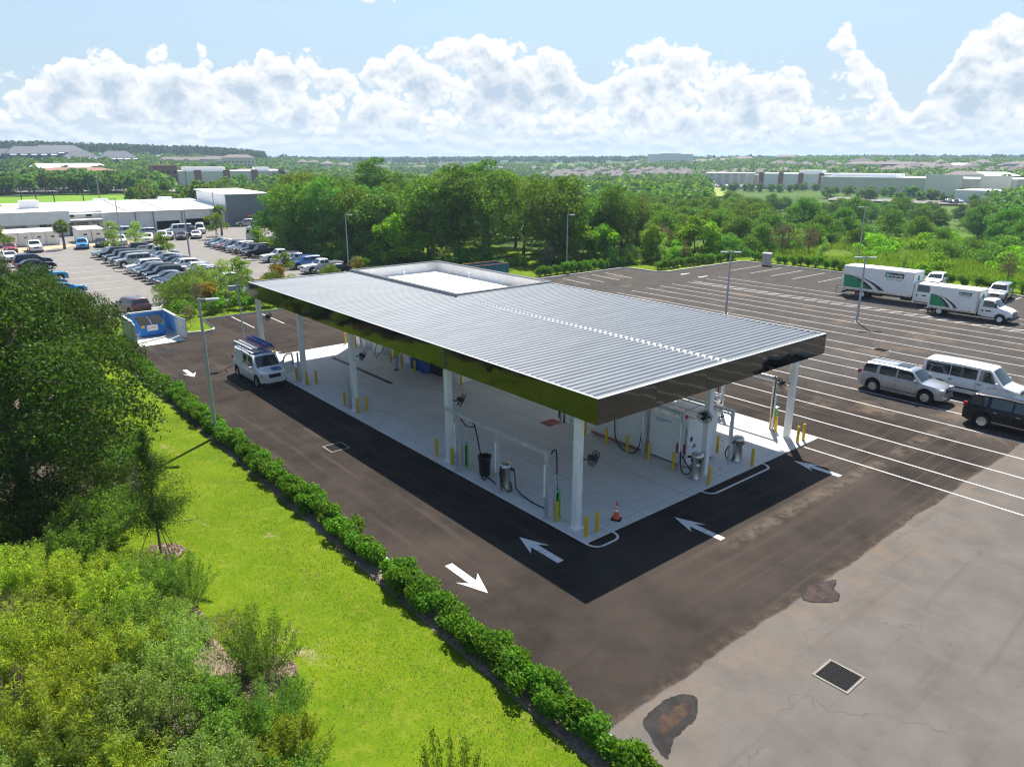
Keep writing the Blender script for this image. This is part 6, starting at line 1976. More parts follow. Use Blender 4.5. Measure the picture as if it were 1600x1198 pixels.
def limbs(rng, clumps, H, r0, fork=.3, lean=0.0, every=2, m=None, bend=.25):
    mb = MB()
    top = np.array((lean * H, 0, H * .72))
    pts = []
    for i in range(6):
        f = i / 5
        pts.append((top[0] * f ** 1.6 + rng.uniform(-.08, .08) * H * .12 * (i > 0), rng.uniform(-.08, .08) * H * .12 * (i > 0), -.15 + (top[2] + .15) * f))
    mb.tube(pts, [r0 * (1.25 if i == 0 else 1 - .75 * i / 5) for i in range(6)], 8)
    for c in clumps[::every]:
        h = max(fork * H, min(c[0][2] - .12 * H, H * .62)) * rng.uniform(.8, 1.0)
        f = h / top[2]
        a = Vector((top[0] * f ** 1.6, 0, h))
        e_ = Vector(c[0])
        mid = a.lerp(e_, .5) + Vector((rng.uniform(-.1, .1) * H * bend, rng.uniform(-.1, .1) * H * bend, .04 * H))
        mb.tube([a, mid, e_], [r0 * .42, r0 * .25, r0 * .07], 6)
    return mb
PROTO = {}
def proto_tree(key, name, label, cat, seed, H, z0, rad, k, cr, n, size, lm, r0, asp=.55, fork=.3, lean=0.0, flat=.75, shell=.5, top=.8, group=None, every=2, up=0.0):
    rng = np.random.default_rng(seed)
    cl = blob_crown(rng, H, z0, rad, k, cr, flat, top)
    t_ = thing(name, label, cat, (0, 0, -500), 0, group)
    limbs(rng, cl, H, r0, fork, lean, every).build('trunk', M['bark'], t_, True)
    Pt, Nn = crown_pts(cl, n, rng, shell)
    link('crown', leaf_mesh('crown', Pt, Nn, size, asp, L[lm], rng, up), t_)
    PROTO[key] = [t_, False]
    return t_
def plant(key, x, y, z, rz, s, label, group=None):
    """put a copy of a prototype (the prototype itself goes to the first place)"""
    pr_ = PROTO[key]
    o = pr_[0]
    if not pr_[1]:
        pr_[1] = True
        snapshot(o)
        o.location = (x, y, z)
        o.rotation_euler = (0, 0, rz)
        o.scale = s if isinstance(s, tuple) else (s, s, s)
        o['label'] = label
        if group:
            o['group'] = group
        return o
    return dup(o, (x, y, z), rz, s, label, group)
# wood behind the lot
proto_tree('w1', 'oak_tree', 'x', 'tree', 1, 13.0, 3.2, 4.8, 32, 1.75, 13000, .34, 'oak', .30, lean=.05)
proto_tree('w2', 'tall_tree', 'x', 'tree', 2, 14.5, 4.8, 3.8, 28, 1.55, 11500, .32, 'deep', .26, lean=.08, fork=.38, top=.9)
proto_tree('w3', 'broadleaf_tree', 'x', 'tree', 3, 11.0, 1.6, 4.6, 32, 1.7, 13000, .35, 'deep', .26)
proto_tree('w4', 'olive_tree', 'x', 'tree', 4, 12.0, 3.4, 4.0, 28, 1.5, 12500, .28, 'olive', .24, lean=-.07, fork=.34)
proto_tree('w5', 'young_bright_tree', 'x', 'tree', 5, 6.5, .8, 2.6, 18, 1.0, 4500, .34, 'bright', .12, fork=.15)
proto_tree('w6', 'leafy_bush', 'x', 'bush', 6, 3.6, .1, 2.6, 14, 1.1, 3800, .28, 'bright', .10, fork=.1, flat=.8)
proto_tree('w7', 'dark_bush', 'x', 'bush', 7, 3.4, .1, 2.6, 14, 1.1, 3600, .26, 'deep', .10, fork=.1)
proto_tree('w8', 'scrub_tree', 'x', 'tree', 8, 8.0, 1.4, 3.8, 24, 1.4, 6500, .32, 'oak', .18, fork=.22)
proto_tree('w9', 'grey_bare_tree', 'x', 'tree', 9, 6.0, 1.6, 2.4, 16, .9, 1500, .22, 'brownt', .10, fork=.2, every=1)
WOOD = [(29.5, 110), (28.5, 98), (31.5, 79), (40, 70), (48, 61.5), (56, 55.5), (66, 51.5), (79, 50), (97, 52), (120, 66), (190, 120), (190, 230), (110, 235), (62, 190), (50, 140), (44, 122), (33, 117)]
def inside(poly, x, y):
    c = False
    j = len(poly) - 1
    for i in range(len(poly)):
        if (poly[i][1] > y) != (poly[j][1] > y) and x < (poly[j][0] - poly[i][0]) * (y - poly[i][1]) / (poly[j][1] - poly[i][1]) + poly[i][0]:
            c = not c
        j = i
    return c
def edge_dist(poly, x, y, segs):
    best = 1e9
    for i in segs:
        a, b_ = Vector(poly[i]), Vector(poly[i + 1])
        ab = b_ - a
        t_ = max(0, min(1, (Vector((x, y)) - a).dot(ab) / ab.length_squared))
        best = min(best, (Vector((x, y)) - a - ab * t_).length)
    return best
def uof(x, y):
    a = YAW - math.atan2(y - CAM.y, x - CAM.x)
    return 800 + math.tan(a) * FPX * 1.0425
rng = random.Random(21)
pts = []
WL = {'w1': 'broad dark oak in the wood behind the canopy', 'w2': 'tall slim dark tree with a bare trunk in the wood behind the canopy', 'w3': 'dense deep green tree with low branches in the wood behind the canopy', 'w4': 'pale olive leaved tree in the wood behind the canopy', 'w8': 'middle sized oak in the lower wood right of the canopy', 'w5': 'young bright green tree at the edge of the wood'}
tries = 0
while len(pts) < 150 and tries < 30000:
    tries += 1
    x, y = rng.uniform(27, 190), rng.uniform(49, 235)
    if not inside(WOOD, x, y):
        continue
    e = edge_dist(WOOD, x, y, range(0, 10))
    if e > 75 or rng.random() > math.exp(-e / 38):
        continue
    md = 3.6 + e * .055
    if any((x - a) ** 2 + (y - b_) ** 2 < md * md for a, b_, _ in pts):
        continue
    pts.append((x, y, e))
pts.sort(key=lambda q: q[2])
for x, y, e in pts:
    u = uof(x, y)
    tall = 1.0 if u < 830 else max(.62, 1 - (u - 830) / 330 * .4)
    k = rng.choices(['w1', 'w2', 'w3', 'w4'], (3, 3 if 560 < u < 900 else 1, 4 if u < 640 else 2, 3 if 620 < u < 900 else 1))[0] if tall > .75 else rng.choices(['w8', 'w3', 'w1', 'w4'], (5, 2, 1, 1))[0]
    s = rng.uniform(.85, 1.08) * (1 - .24 * e / 75 * (u > 860)) * (tall if k != 'w8' else 1.05 * tall + .25)
    plant(k, x, y, zt(x, y) - .1, rng.uniform(0, 6.28), (s * rng.uniform(.95, 1.15), s * rng.uniform(.95, 1.15), s), WL[k], 'trees of the wood')
# wood edge: bright saplings and bushes
for x, y, k, s in ((34.5, 72.5, 'w5', 1.1), (37.8, 70.2, 'w5', .75), (33, 76, 'w6', .7), (41.5, 66.8, 'w7', .9), (44, 64, 'w7', 1), (47, 60.5, 'w6', .55), (50.5, 57.5, 'w7', .9), (54, 55.6, 'w5', .95), (57.5, 54, 'w5', .9), (61, 52.5, 'w7', .9), (64.5, 51.2, 'w5', .85), (68.5, 50.3, 'w6', .9), (72, 49.5, 'w5', 1.0), (75.5, 49.3, 'w5', .85), (79, 48.5, 'w7', 1.1), (83, 47.5, 'w7', .95), (87, 47.5, 'w8', .6), (91, 46, 'w7', .95), (31.5, 82, 'w7', 1), (30.8, 87, 'w6', .6), (30.2, 93, 'w7', 1.2), (29.6, 99, 'w7', .9), (39.5, 68, 'w9', .8), (66.5, 52, 'w9', 1.0), (86, 43.5, 'w9', .9), (88.6, 40.5, 'w9', .8)):
    lb = {'w5': 'bright sapling in front of the dark wood', 'w6': 'bright bush at the foot of the wood', 'w7': 'dark bush at the foot of the wood', 'w8': 'small oak at the wood corner', 'w9': 'bare grey twiggy tree before the wood'}[k]
    plant(k, x, y, -.1, x * 3.1, s, lb, 'growth along the wood edge')
# bush country east of the truck lot
rng = random.Random(5)
cnt = 0
got = []
for tr_ in range(4000):
    if cnt >= 62:
        break
    u, d = rng.uniform(1180, 1690), rng.uniform(112, 205)
    if u < 1330 and d < 128:
        continue
    if u > 1330 and u < 1480 and d < 122:
        continue
    x, y = pol(u, d)
    if inside(WOOD, x, y) or any((x - a) ** 2 + (y - b_) ** 2 < 17 for a, b_ in got):
        continue
    if d < 150 and rng.random() < .45:
        continue
    got.append((x, y))
    cnt += 1
    k = ('w6' if rng.random() < .7 else 'w7') if (u > 1360 and d < 150) else rng.choice(['w7', 'w8', 'w7', 'w3', 'w6'])
    s = rng.uniform(.8, 1.35) * (.62 if k == 'w3' else (.7 if k == 'w8' else 1))
    plant(k, x, y, zt(x, y) - .15, rng.uniform(0, 6), s, {'w6': 'bright rounded bush in the rough ground beyond the box trucks', 'w7': 'dark bush in the rough ground beyond the box trucks', 'w8': 'low scrubby oak beyond the box trucks', 'w3': 'dense green tree beyond the box trucks'}[k], 'growth beyond the truck lot')
# dark belt of trees farther back on the right
rng = random.Random(9)
for i in range(46):
    u = 1085 + (1720 - 1085) * (i + rng.uniform(-.4, .4)) / 46
    d = rng.uniform(225, 330)
    if 1490 < u < 1530 and d < 290:
        continue
    x, y = pol(u, d)
    s = rng.uniform(.50, .72)
    plant(rng.choice(['w3', 'w1', 'w3']), x, y, zt(x, y) - .3, rng.uniform(0, 6), s, 'dark round tree in the belt before the long shopping hall', 'dark tree belt')
# far trees: coarse leaved prototypes
proto_tree('f1', 'round_tree', 'x', 'tree', 31, 9.0, 2.0, 4.2, 14, 1.7, 900, .95, 'oak', .2, asp=.8)
proto_tree('f2', 'pale_pine', 'x', 'tree', 32, 10.0, 2.5, 2.6, 14, 1.1, 900, .75, 'olive', .16, asp=.6, top=1.1)
proto_tree('f3', 'dark_tree', 'x', 'tree', 33, 10.0, 1.0, 4.6, 16, 1.9, 1000, 1.05, 'deep', .2, asp=.8)
rng = random.Random(14)
def scatter(n, u0, u1, d0, d1, keys, s0, s1, label, group, even=True):
    for i in range(n):
        u = u0 + (u1 - u0) * ((i + rng.uniform(-.45, .45)) / n if even else rng.random())
        x, y = pol(u, rng.uniform(d0, d1))
        plant(rng.choice(keys), x, y, zt(x, y) - .3, rng.uniform(0, 6.28), rng.uniform(s0, s1), label, group)
scatter(34, 205, 440, 232, 285, ['f2', 'f2', 'f1'], .55, .95, 'pale slender tree behind the white workshop roof', 'slender trees behind the workshop')
scatter(20, 300, 450, 290, 370, ['f1', 'f3', 'f2'], .45, .7, 'dark tree before the long shopping hall on the hill side', 'trees before the left shopping hall')
scatter(22, -30, 255, 352, 372, ['f1', 'f1', 'f3'], .85, 1.05, 'round dark street tree along the far car park behind the field', 'street trees behind the field')
scatter(26, -30, 260, 395, 450, ['f1', 'f3', 'f1'], .8, 1.1, 'dark tree on the slope behind the street trees', 'trees on the slope')
scatter(16, 1105, 1300, 470, 492, ['f3'], .45, .6, 'small dark conical tree against the shopping hall wall', 'trees against the shopping hall wall')
scatter(20, 1300, 1540, 400, 455, ['f1', 'f3'], .5, .75, 'dark tree in front of the cream shopping hall', 'trees before the cream hall')
# near oaks at the left edge
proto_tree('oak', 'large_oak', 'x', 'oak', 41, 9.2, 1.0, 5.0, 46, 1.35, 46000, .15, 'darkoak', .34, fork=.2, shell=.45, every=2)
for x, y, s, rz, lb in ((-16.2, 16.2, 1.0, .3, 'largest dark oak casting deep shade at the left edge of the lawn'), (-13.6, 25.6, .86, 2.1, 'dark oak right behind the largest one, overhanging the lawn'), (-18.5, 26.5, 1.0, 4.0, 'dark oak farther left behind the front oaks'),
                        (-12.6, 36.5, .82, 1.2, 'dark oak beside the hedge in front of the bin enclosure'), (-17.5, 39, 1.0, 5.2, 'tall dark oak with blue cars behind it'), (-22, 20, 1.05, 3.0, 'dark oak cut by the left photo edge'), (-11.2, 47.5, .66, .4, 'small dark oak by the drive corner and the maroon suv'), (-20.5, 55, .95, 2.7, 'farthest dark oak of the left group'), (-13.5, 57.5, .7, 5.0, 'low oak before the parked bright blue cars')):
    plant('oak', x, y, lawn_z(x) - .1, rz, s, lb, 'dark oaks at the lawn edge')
# hedge plants
HP = []
for i in range(5):
    r2 = np.random.default_rng(60 + i)
    cl = [(np.array((r2.uniform(-.3, .3), r2.uniform(-.3, .3), r2.uniform(.28, .72))), (r2.uniform(.2, .32),) * 3) for _ in range(9)]
    key = 'h%d' % i
    t_ = thing('hedge_plant', 'x', 'hedge plant', (0, 0, -500))
    Pt, Nn = crown_pts(cl, 1700, r2, .5, .4)
    mb = MB()
    for c in cl:
        mb.tube([(0, 0, -.05), tuple(c[0] * .5 + np.array((0, 0, .05))), tuple(c[0])], [.02, .014, .006], 5)
    mb.build('stem', M['bark'], t_)
    link('foliage', leaf_mesh('foliage', Pt, Nn, .095, .58, L['hedge'], r2, .5), t_)
    PROTO[key] = [t_, False]
rng = random.Random(8)
y = -8.6
while y < 44.3:
    if not (2.65 < y < 3.85):
        for dx_ in ((-.17, .17) if rng.random() < .45 else (0,)):
            s = rng.uniform(.76, .98)
            plant('h%d' % rng.randrange(5), -7.18 + dx_ + rng.uniform(-.1, .1), y + rng.uniform(-.12, .12), .0, rng.choice((0, PI)) + rng.uniform(-.3, .3), (s * .92, s * 1.3, s * rng.uniform(.92, 1.06)), 'glossy green hedge plant in the long low hedge between lawn and drive', 'plants of the lawn hedge')
    y += rng.uniform(.34, .5)
y = -8.6
strip_lawn('mulch_bed', -7.75, -6.86, -9.2, 44, M['mulch'], .045, 2, 2)
def far_hedge(p0, p1, step, lab):
    p0, p1 = Vector(p0), Vector(p1)
    n = int((p1 - p0).length / step)
    for k in range(n + 1):
        q = p0.lerp(p1, k / max(1, n))
        plant('h%d' % rng.randrange(5), q.x + rng.uniform(-.2, .2), q.y + rng.uniform(-.2, .2), .0, rng.uniform(0, 6.28), rng.uniform(1.15, 1.7), lab, 'plants of the far kerb hedge')
far_hedge((42.5, 50.8), (57.5, 50.6), 1.05, 'hedge plant along the kerb below the dark wood')
far_hedge((58.8, 45.4), (75, 45.0), 1.05, 'hedge plant along the far kerb right of the dark wood')
far_hedge((77.2, 42.5), (77.0, 28), 1.2, 'hedge plant along the kerb beyond the pallet load')
far_hedge((76.5, 25.5), (75.2, 3), 1.2, 'hedge plant along the kerb behind the box trucks')
# cypress saplings round the lot
proto_tree('cy', 'young_cypress', 'x', 'tree', 51, 3.6, .5, .75, 16, .36, 2600, .13, 'greyg', .05, asp=.3, top=1.5, fork=.1, flat=1.3, every=1)
proto_tree('cyb', 'browning_cypress', 'x', 'tree', 52, 3.4, .4, .7, 14, .36, 2000, .14, 'brownt', .05, asp=.3, top=1.5, fork=.1, flat=1.3, every=1)
for x, y, k, s, lb in ((62.6, 47.4, 'cy', 1.05, 'young grey green cypress before the wood at the lot corner'), (66.4, 47.0, 'cyb', .95, 'browning young cypress beside the grey green one'), (84.5, 36.2, 'cy', .95, 'young cypress on the mown verge left of the tall light pole'), (82.6, 23.8, 'cy', 1.0, 'young cypress above the longer box truck roof'),
                        (80.2, 8.8, 'cy', 1.2, 'young cypress beside the yellowing shrub behind the silver suv'), (80.5, 11.2, 'cyb', 1.1, 'yellow brown shrub behind the compact suv'), (78.2, 48.2, 'cy', .8, 'young cypress at the end of the far hedge'), (49.0, 56.2, 'cyb', 1.0, 'golden brown shrub before the tree trunks'), (92, 44, 'cy', 1.0, 'small cypress at the corner of the rough field')):
    plant(k, x, y, .0, x, s, lb)
# planting bed between the two car parks
proto_tree('b1', 'palmetto', 'x', 'palmetto', 71, 2.2, .1, 1.5, 10, .75, 2200, .34, 'palm', .05, asp=.16, fork=.05, up=.8)
proto_tree('b2', 'willowy_shrub', 'x', 'shrub', 72, 3.2, .3, 1.4, 14, .55, 3600, .16, 'greyg', .05, asp=.3, fork=.05, up=.8)
proto_tree('b3', 'yellow_shrub', 'x', 'shrub', 73, 2.3, .2, 1.2, 10, .5, 1700, .22, 'yellow', .04, fork=.05)
proto_tree('b4', 'green_shrub', 'x', 'shrub', 74, 1.3, .0, .95, 9, .42, 1500, .17, 'hedge', .03, fork=.05)
proto_tree('b5', 'twiggy_shrub', 'x', 'shrub', 75, 2.6, .3, 1.0, 12, .45, 800, .18, 'brownt', .03, asp=.2, fork=.05, every=1)
proto_tree('b6', 'small_tree', 'x', 'tree', 76, 3.6, 1.2, 1.5, 12, .6, 2200, .2, 'olive', .05, fork=.25)
for k, x, y, s, lb in (('b1', 2.6, 62.0, 1.25, 'big palmetto clump at the left end of the planting bed'), ('b1', 4.4, 63.6, 1.3, 'palmetto clump beside the willowy shrub'), ('b1', 1.6, 59.2, 1.1, 'palmetto clump right behind the bin enclosure'), ('b2', 4.2, 60.2, 1.25, 'tall willowy grey green shrub over the bin enclosure'), ('b2', 7.6, 64.2, 1.2, 'willowy shrub before the parked white cars'), ('b2', 6.2, 62.0, 1.0, 'shorter willowy shrub in the middle of the bed'),
                        ('b3', 4.2, 57.6, 1.05, 'yellow leaved shrub behind the twiggy one'), ('b5', 2.7, 55.6, 1.1, 'leafless twiggy shrub on the grass island'), ('b6', 11.3, 68.2, .95, 'small feathery tree in front of the red pickup'), ('b6', 17.6, 70.8, .9, 'small tree close by the far canopy end'), ('b3', 13.8, 63.2, 1.2, 'orange tinged shrub at the right end of the planting bed'), ('b3', 10.2, 58.4, .9, 'yellow flowered shrub near the white floodlights'),
                        ('b1', 9.2, 61.6, 1.2, 'palmetto clump below the small feathery tree'), ('b1', 12.0, 60.6, 1.1, 'palmetto clump by the orange tinged shrub'), ('b2', 12.6, 57.6, .8, 'dull green shrub near the far canopy corner'), ('b4', 1.6, 56.6, 1.2, 'low green shrub right of the enclosure gate'), ('b4', .7, 53.6, 1.3, 'low green shrub at the enclosure gate'), ('b4', 3.0, 53.6, 1.0, 'low green shrub left of the red banded post'), ('b4', 4.0, 54.6, 1.1, 'low green shrub behind the red banded post'),
                        ('b4', 6.0, 54.2, 1.1, 'low green shrub right of the red banded post'), ('b4', 7.4, 54.0, 1.15, 'low green shrub at the kerb near the floodlights'), ('b4', 8.8, 53.6, 1.0, 'low green shrub behind the white floodlights'), ('b4', 10.2, 53.4, 1.05, 'low green shrub just beyond the canopy corner'), ('b4', 5.4, 56.6, 1.3, 'rounded green shrub in the second row of the bed'), ('b4', 8.0, 57.0, 1.3, 'rounded green shrub between yellow shrubs'), ('b4', 11.6, 54.8, 1.2, 'green shrub beside the canopy end'),
                        ('b5', -.2, 48.9, .8, 'thin bare sapling on the mown grass island'), ('b6', 25.2, 98.4, 1.15, 'small tree on the kerb island by the black pickup'), ('b6', 11.2, 99.6, 1.1, 'small tree between the white pickup and the light pole'), ('b6', 26.8, 124.0, 1.35, 'bushy tree beside the palm at the lane end'), ('b2', 8.6, 119.6, 1.45, 'pale oleander by the storage cabins'), ('b2', 12.6, 122.2, 1.3, 'pale oleander near the white pickup'),
                        ('b6', -6.8, 122.0, 1.3, 'bushy tree at the left of the storage cabins'), ('b1', 21.8, 67.0, .8, 'palmetto between parked cars and the canopy end'), ('b3', 27.5, 69.8, .8, 'yellowish bush at the end of the tree row'), ('b4', 28.8, 72, 1.3, 'green bush at the foot of the big trees'), ('b5', 26.4, 68.6, .9, 'twiggy bush by the black sedan')):
    plant(k, x, y, .02, x * 2.3 + y, s, lb)
# undergrowth in the deep shade of the oaks
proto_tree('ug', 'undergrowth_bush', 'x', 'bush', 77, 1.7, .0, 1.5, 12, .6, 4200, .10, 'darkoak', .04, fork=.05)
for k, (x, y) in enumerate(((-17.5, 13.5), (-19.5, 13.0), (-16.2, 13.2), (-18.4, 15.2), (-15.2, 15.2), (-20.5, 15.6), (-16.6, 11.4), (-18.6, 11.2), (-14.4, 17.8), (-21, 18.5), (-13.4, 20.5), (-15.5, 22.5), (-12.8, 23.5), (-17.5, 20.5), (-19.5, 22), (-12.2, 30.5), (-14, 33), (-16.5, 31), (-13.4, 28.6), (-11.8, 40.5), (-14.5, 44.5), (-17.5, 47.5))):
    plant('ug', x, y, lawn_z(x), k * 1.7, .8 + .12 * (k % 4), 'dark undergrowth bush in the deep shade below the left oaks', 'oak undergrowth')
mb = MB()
shade_rim = natural([(-14.0, 10.8), (-12.6, 15), (-11.4, 20), (-11.6, 27), (-10.8, 33), (-10.2, 40), (-11, 50), (-24, 56), (-34, 50), (-34, 14), (-22, 9.6), (-17, 10)], 5, .25, 3)
mb.v = [(-18, 25, lawn_z(-18) + .06)] + [(x, y, lawn_z(x) + .045) for x, y in shade_rim]
mb.f = [(0, i + 1, (i + 1) % len(shade_rim) + 1) for i in range(len(shade_rim))]
mb.mi = [0] * len(shade_rim)
mk('oak_shade_sheet', (0.075, 0.058, 0.038), 0.95, var=.4, scale=3.0, bump=.5)  # dark sheet on the ground: shade below the oaks put into colour
mb.build('oak_shade_sheet', M['oak_shade_sheet'], kind='structure')
# palms
def palm(x, y, H, label):
    t_ = thing('palm_tree', label, 'palm', (x, y, 0))
    rng = np.random.default_rng(int(x * 10) + 90)
    MB().tube([(0, 0, -.1), (.05, 0, H * .3), (.02, .04, H * .65), (0, 0, H)], [.24, .19, .17, .2], 10).build('trunk', M['bark'], t_, True)
    q = []
    for k in range(46):
        a, e_ = rng.uniform(0, 2 * PI), rng.uniform(-.9, 1.35)
        d = np.array((math.cos(a) * math.cos(e_), math.sin(a) * math.cos(e_), math.sin(e_)))
        L_ = rng.uniform(1.1, 1.5)
        hub = np.array((0, 0, H)) + d * L_ * .5
        side = np.cross(d, (0, 0, 1.0)); side /= np.linalg.norm(side) + 1e-6
        for j in range(17):
            f = (j / 16 - .5) * 2.6
            v = d * math.cos(f) + side * math.sin(f) + np.array((0, 0, -.28 * abs(f)))
            v = v / np.linalg.norm(v) * L_ * .62 * rng.uniform(.85, 1.1)
            n_ = np.cross(v, np.cross(v, d) + .01); n_ = np.cross(v, np.array((rng.normal(), rng.normal(), rng.normal()))); n_ /= np.linalg.norm(n_)
            tip = hub + v + np.array((0, 0, -.16))
            q.append([hub, hub + v * .5 + n_ * .045, tip, hub + v * .5 - n_ * .045])
        q.append([np.array((0, 0, H - .1)), np.array((0, 0, H - .1)) + side * .02, hub, hub - side * .02])
    link('crown', raw_quads('crown', np.array(q), L['palm']), t_)
palm(2.0, 123.6, 3.6, 'fan palm in front of the white storage cabins')
palm(29.9, 130.2, 4.6, 'fan palm beside the grey metal hall')
# ------------------------------------------------------------------ rough growth at the lower left
mk('dry_stem', (0.36, 0.29, 0.21), .9, var=.3)
def stem_shrub(key, name, seed, H, rad, stems, per, leaf, asp, lm, twig='brownt', spread=.5, thick=.012, z_lo=.15, curve=.3, tuft=.16, cat='shrub'):
    """many arching stems, each clothed in small leaves"""
    rng = np.random.default_rng(seed)
    t_ = thing(name, 'x', cat, (0, 0, -500))
    mb = MB()
    Pt, Nn = [], []
    for k in range(stems):
        a = rng.uniform(0, 2 * PI)
        rb = rad * .35 * math.sqrt(rng.random())
        rt_ = rad * math.sqrt(rng.random()) * 1.05
        hh = H * (1 - .42 * (rt_ / rad) ** 2) * rng.uniform(.72, 1.08)
        b_ = np.array((rb * math.cos(a), rb * math.sin(a), -.05))
        a2 = a + rng.uniform(-.6, .6)
        tp_ = np.array((rt_ * math.cos(a2), rt_ * math.sin(a2), hh))
        md = (b_ + tp_) / 2 + np.array((math.cos(a2) * -.1 * rad, math.sin(a2) * -.1 * rad, hh * .12)) * curve
        ts = np.linspace(0, 1, 6)
        cv = [(1 - t) ** 2 * b_ + 2 * t * (1 - t) * md + t * t * tp_ for t in ts]
        mb.tube(cv, [thick * (1 - .8 * t) for t in ts], 4, cap=False)
        t = z_lo + (1 - z_lo) * rng.random(per) ** .75
        c = ((1 - t) ** 2)[:, None] * b_ + (2 * t * (1 - t))[:, None] * md + (t * t)[:, None] * tp_
        off = rng.normal(size=(per, 3)) * tuft * (1.15 - .75 * t)[:, None]
        Pt.append(c + off)
        Nn.append(off / (np.linalg.norm(off, axis=1)[:, None] + 1e-6))
    mb.build('stem', M['dry_stem'], t_)
    link('foliage', leaf_mesh('foliage', np.concatenate(Pt), np.concatenate(Nn), leaf, asp, L[lm], rng, .9), t_)
    PROTO[key] = [t_, False]
stem_shrub('s1', 'feathery_shrub', 101, 2.3, 1.5, 62, 210, .125, .20, 'lime', tuft=.14)
stem_shrub('s2', 'mint_green_shrub', 102, 1.9, 1.5, 64, 170, .105, .45, 'mint', tuft=.18)
stem_shrub('s3', 'grey_green_shrub', 103, 2.1, 1.5, 62, 210, .10, .26, 'greyg', tuft=.15)
stem_shrub('s4', 'dark_open_shrub', 104, 2.5, 1.35, 34, 330, .075, .34, 'oak', tuft=.14, thick=.016)
stem_shrub('s5', 'olive_shrub', 105, 2.2, 1.5, 56, 200, .12, .22, 'olive', tuft=.16)
stem_shrub('s6', 'dry_twig_shrub', 106, 1.9, 1.2, 60, 60, .07, .2, 'brownt', tuft=.1, thick=.014)
stem_shrub('s7', 'lime_olive_shrub', 107, 2.0, 1.4, 56, 210, .115, .22, 'lime', tuft=.12)
for k, x, y, s, lb in (
    ('s2', -14.9, 10.6, 1.15, 'mint green leafy shrub directly left of the staked young tree'), ('s2', -15.9, 9.2, .95, 'mint green shrub at the edge of the deep oak shade'), ('s2', -13.9, 12.6, .85, 'mint green shrub behind the staked tree under the oak'),
    ('s1', -17.0, 7.2, 1.0, 'yellow green feathery shrub left of the mint green shrubs'), ('s1', -18.6, 7.8, 1.15, 'yellow green feathery shrub at the left edge below the oak'), ('s7', -15.2, 6.9, .85, 'lime shrub just below the mint green shrub'), ('s5', -14.4, 5.6, .9, 'olive shrub in front of the mulch ring'),
    ('s1', -15.6, 4.6, .95, 'yellow flowered feathery shrub in the middle of the thicket'), ('s3', -14.1, 3.6, .55, 'small rounded grey green shrub at the bare soil'), ('s4', -13.25, 5.0, .75, 'thin open shrub on the lawn side of the thicket'), ('s6', -17.4, 5.4, .9, 'dry twiggy shrub between the yellow green ones'),
    ('s1', -17.6, 3.6, 1.0, 'feathery shrub at the left behind the fallen twigs'), ('s7', -16.6, 2.6, .95, 'lime shrub in the heart of the thicket'), ('s5', -15.2, 2.9, .95, 'olive shrub beside the bare soil patch'), ('s3', -15.0, 1.2, 1.0, 'grey green shrub left of the bare soil patch'),
    ('s1', -17.2, .9, .95, 'yellow feathery shrub low at the left'), ('s3', -16.0, -.4, 1.0, 'grey green shrub low in the thicket'), ('s5', -17.7, -1.0, .9, 'olive shrub at the lower left photo edge'), ('s7', -16.7, -2.2, .8, 'lime shrub at the lower photo edge'), ('s2', -14.7, -.9, .8, 'mint green shrub at the lower end of the bare soil'),
    ('s2', -14.9, -2.4, .75, 'mint green shrub at the bottom photo edge'), ('s2', -14.1, -1.9, .6, 'low mint green shrub beside the lower open shrub'), ('s4', -12.75, .15, .92, 'dark open shrub with mulch at its foot in the lawn'), ('s4', -13.35, -2.3, .8, 'dark open shrub at the bottom of the lawn'),
    ('s6', -16.5, 3.6, .9, 'dead grey stalks standing between lime shrubs'), ('s6', -15.4, -1.4, .8, 'dead stalks low in the thicket by the mint shrub'), ('s6', -17.8, 5.9, .8, 'dead stalks near the left edge under the oak'), ('s3', -13.75, 2.6, .42, 'tiny grey green shrub on the bare soil'),
    ('s7', -13.6, -3.6, .8, 'lime shrub at the bottom photo edge left of the small conifer'), ('s2', -13.9, -4.6, .75, 'mint green shrub at the very bottom of the photo'), ('s3', -15.4, -3.6, .9, 'grey green shrub at the bottom photo edge'), ('s1', -16.2, 5.9, 1.0, 'tall feathery shrub with yellow heads above the dry twigs'), ('s1', -15.9, 1.6, .95, 'feathery shrub with yellow heads near the bare soil'), ('s1', -18.0, -.2, 1.0, 'feathery shrub cut by the left photo edge'), ('s7', -14.3, 6.9, .75, 'small lime shrub touching the mulch ring'),
    ('s6', -18.3, 2.0, .8, 'grey twiggy shrub at the left photo edge'), ('s5', -19.3, 5.0, 1.1, 'olive shrub cut by the left photo edge'), ('s1', -19.6, 9.6, 1.1, 'feathery shrub below the cut off oak'), ('s3', -18.9, -1.8, .9, 'grey green shrub cut by the lower left corner'),
    ('s7', -20.2, 2.8, 1.0, 'lime shrub outside the left edge'), ('s5', -13.2, 15.6, .8, 'olive shrub under the right side of the largest oak'), ('s2', -12.4, 18.0, .8, 'mint shrub at the lawn edge under the oaks'), ('s5', -11.6, 21.0, .7, 'olive shrub at the lawn edge below the second oak'), ('s7', -10.4, 41.0, .8, 'lime shrub by the hedge beside the oaks'), ('s5', -9.6, 44.8, .9, 'olive shrub at the hedge end by the enclosure'), ('s7', -8.4, 47.5, 1.0, 'lime shrub left of the bin enclosure'), ('s5', -7.6, 51.5, 1.1, 'olive shrub behind the bin enclosure'), ('s5', -9.0, 53.6, 1.1, 'olive shrub below the maroon suv')):
    plant(k, x, y, lawn_z(x), x * 5 + y * 3, s * .92, lb)
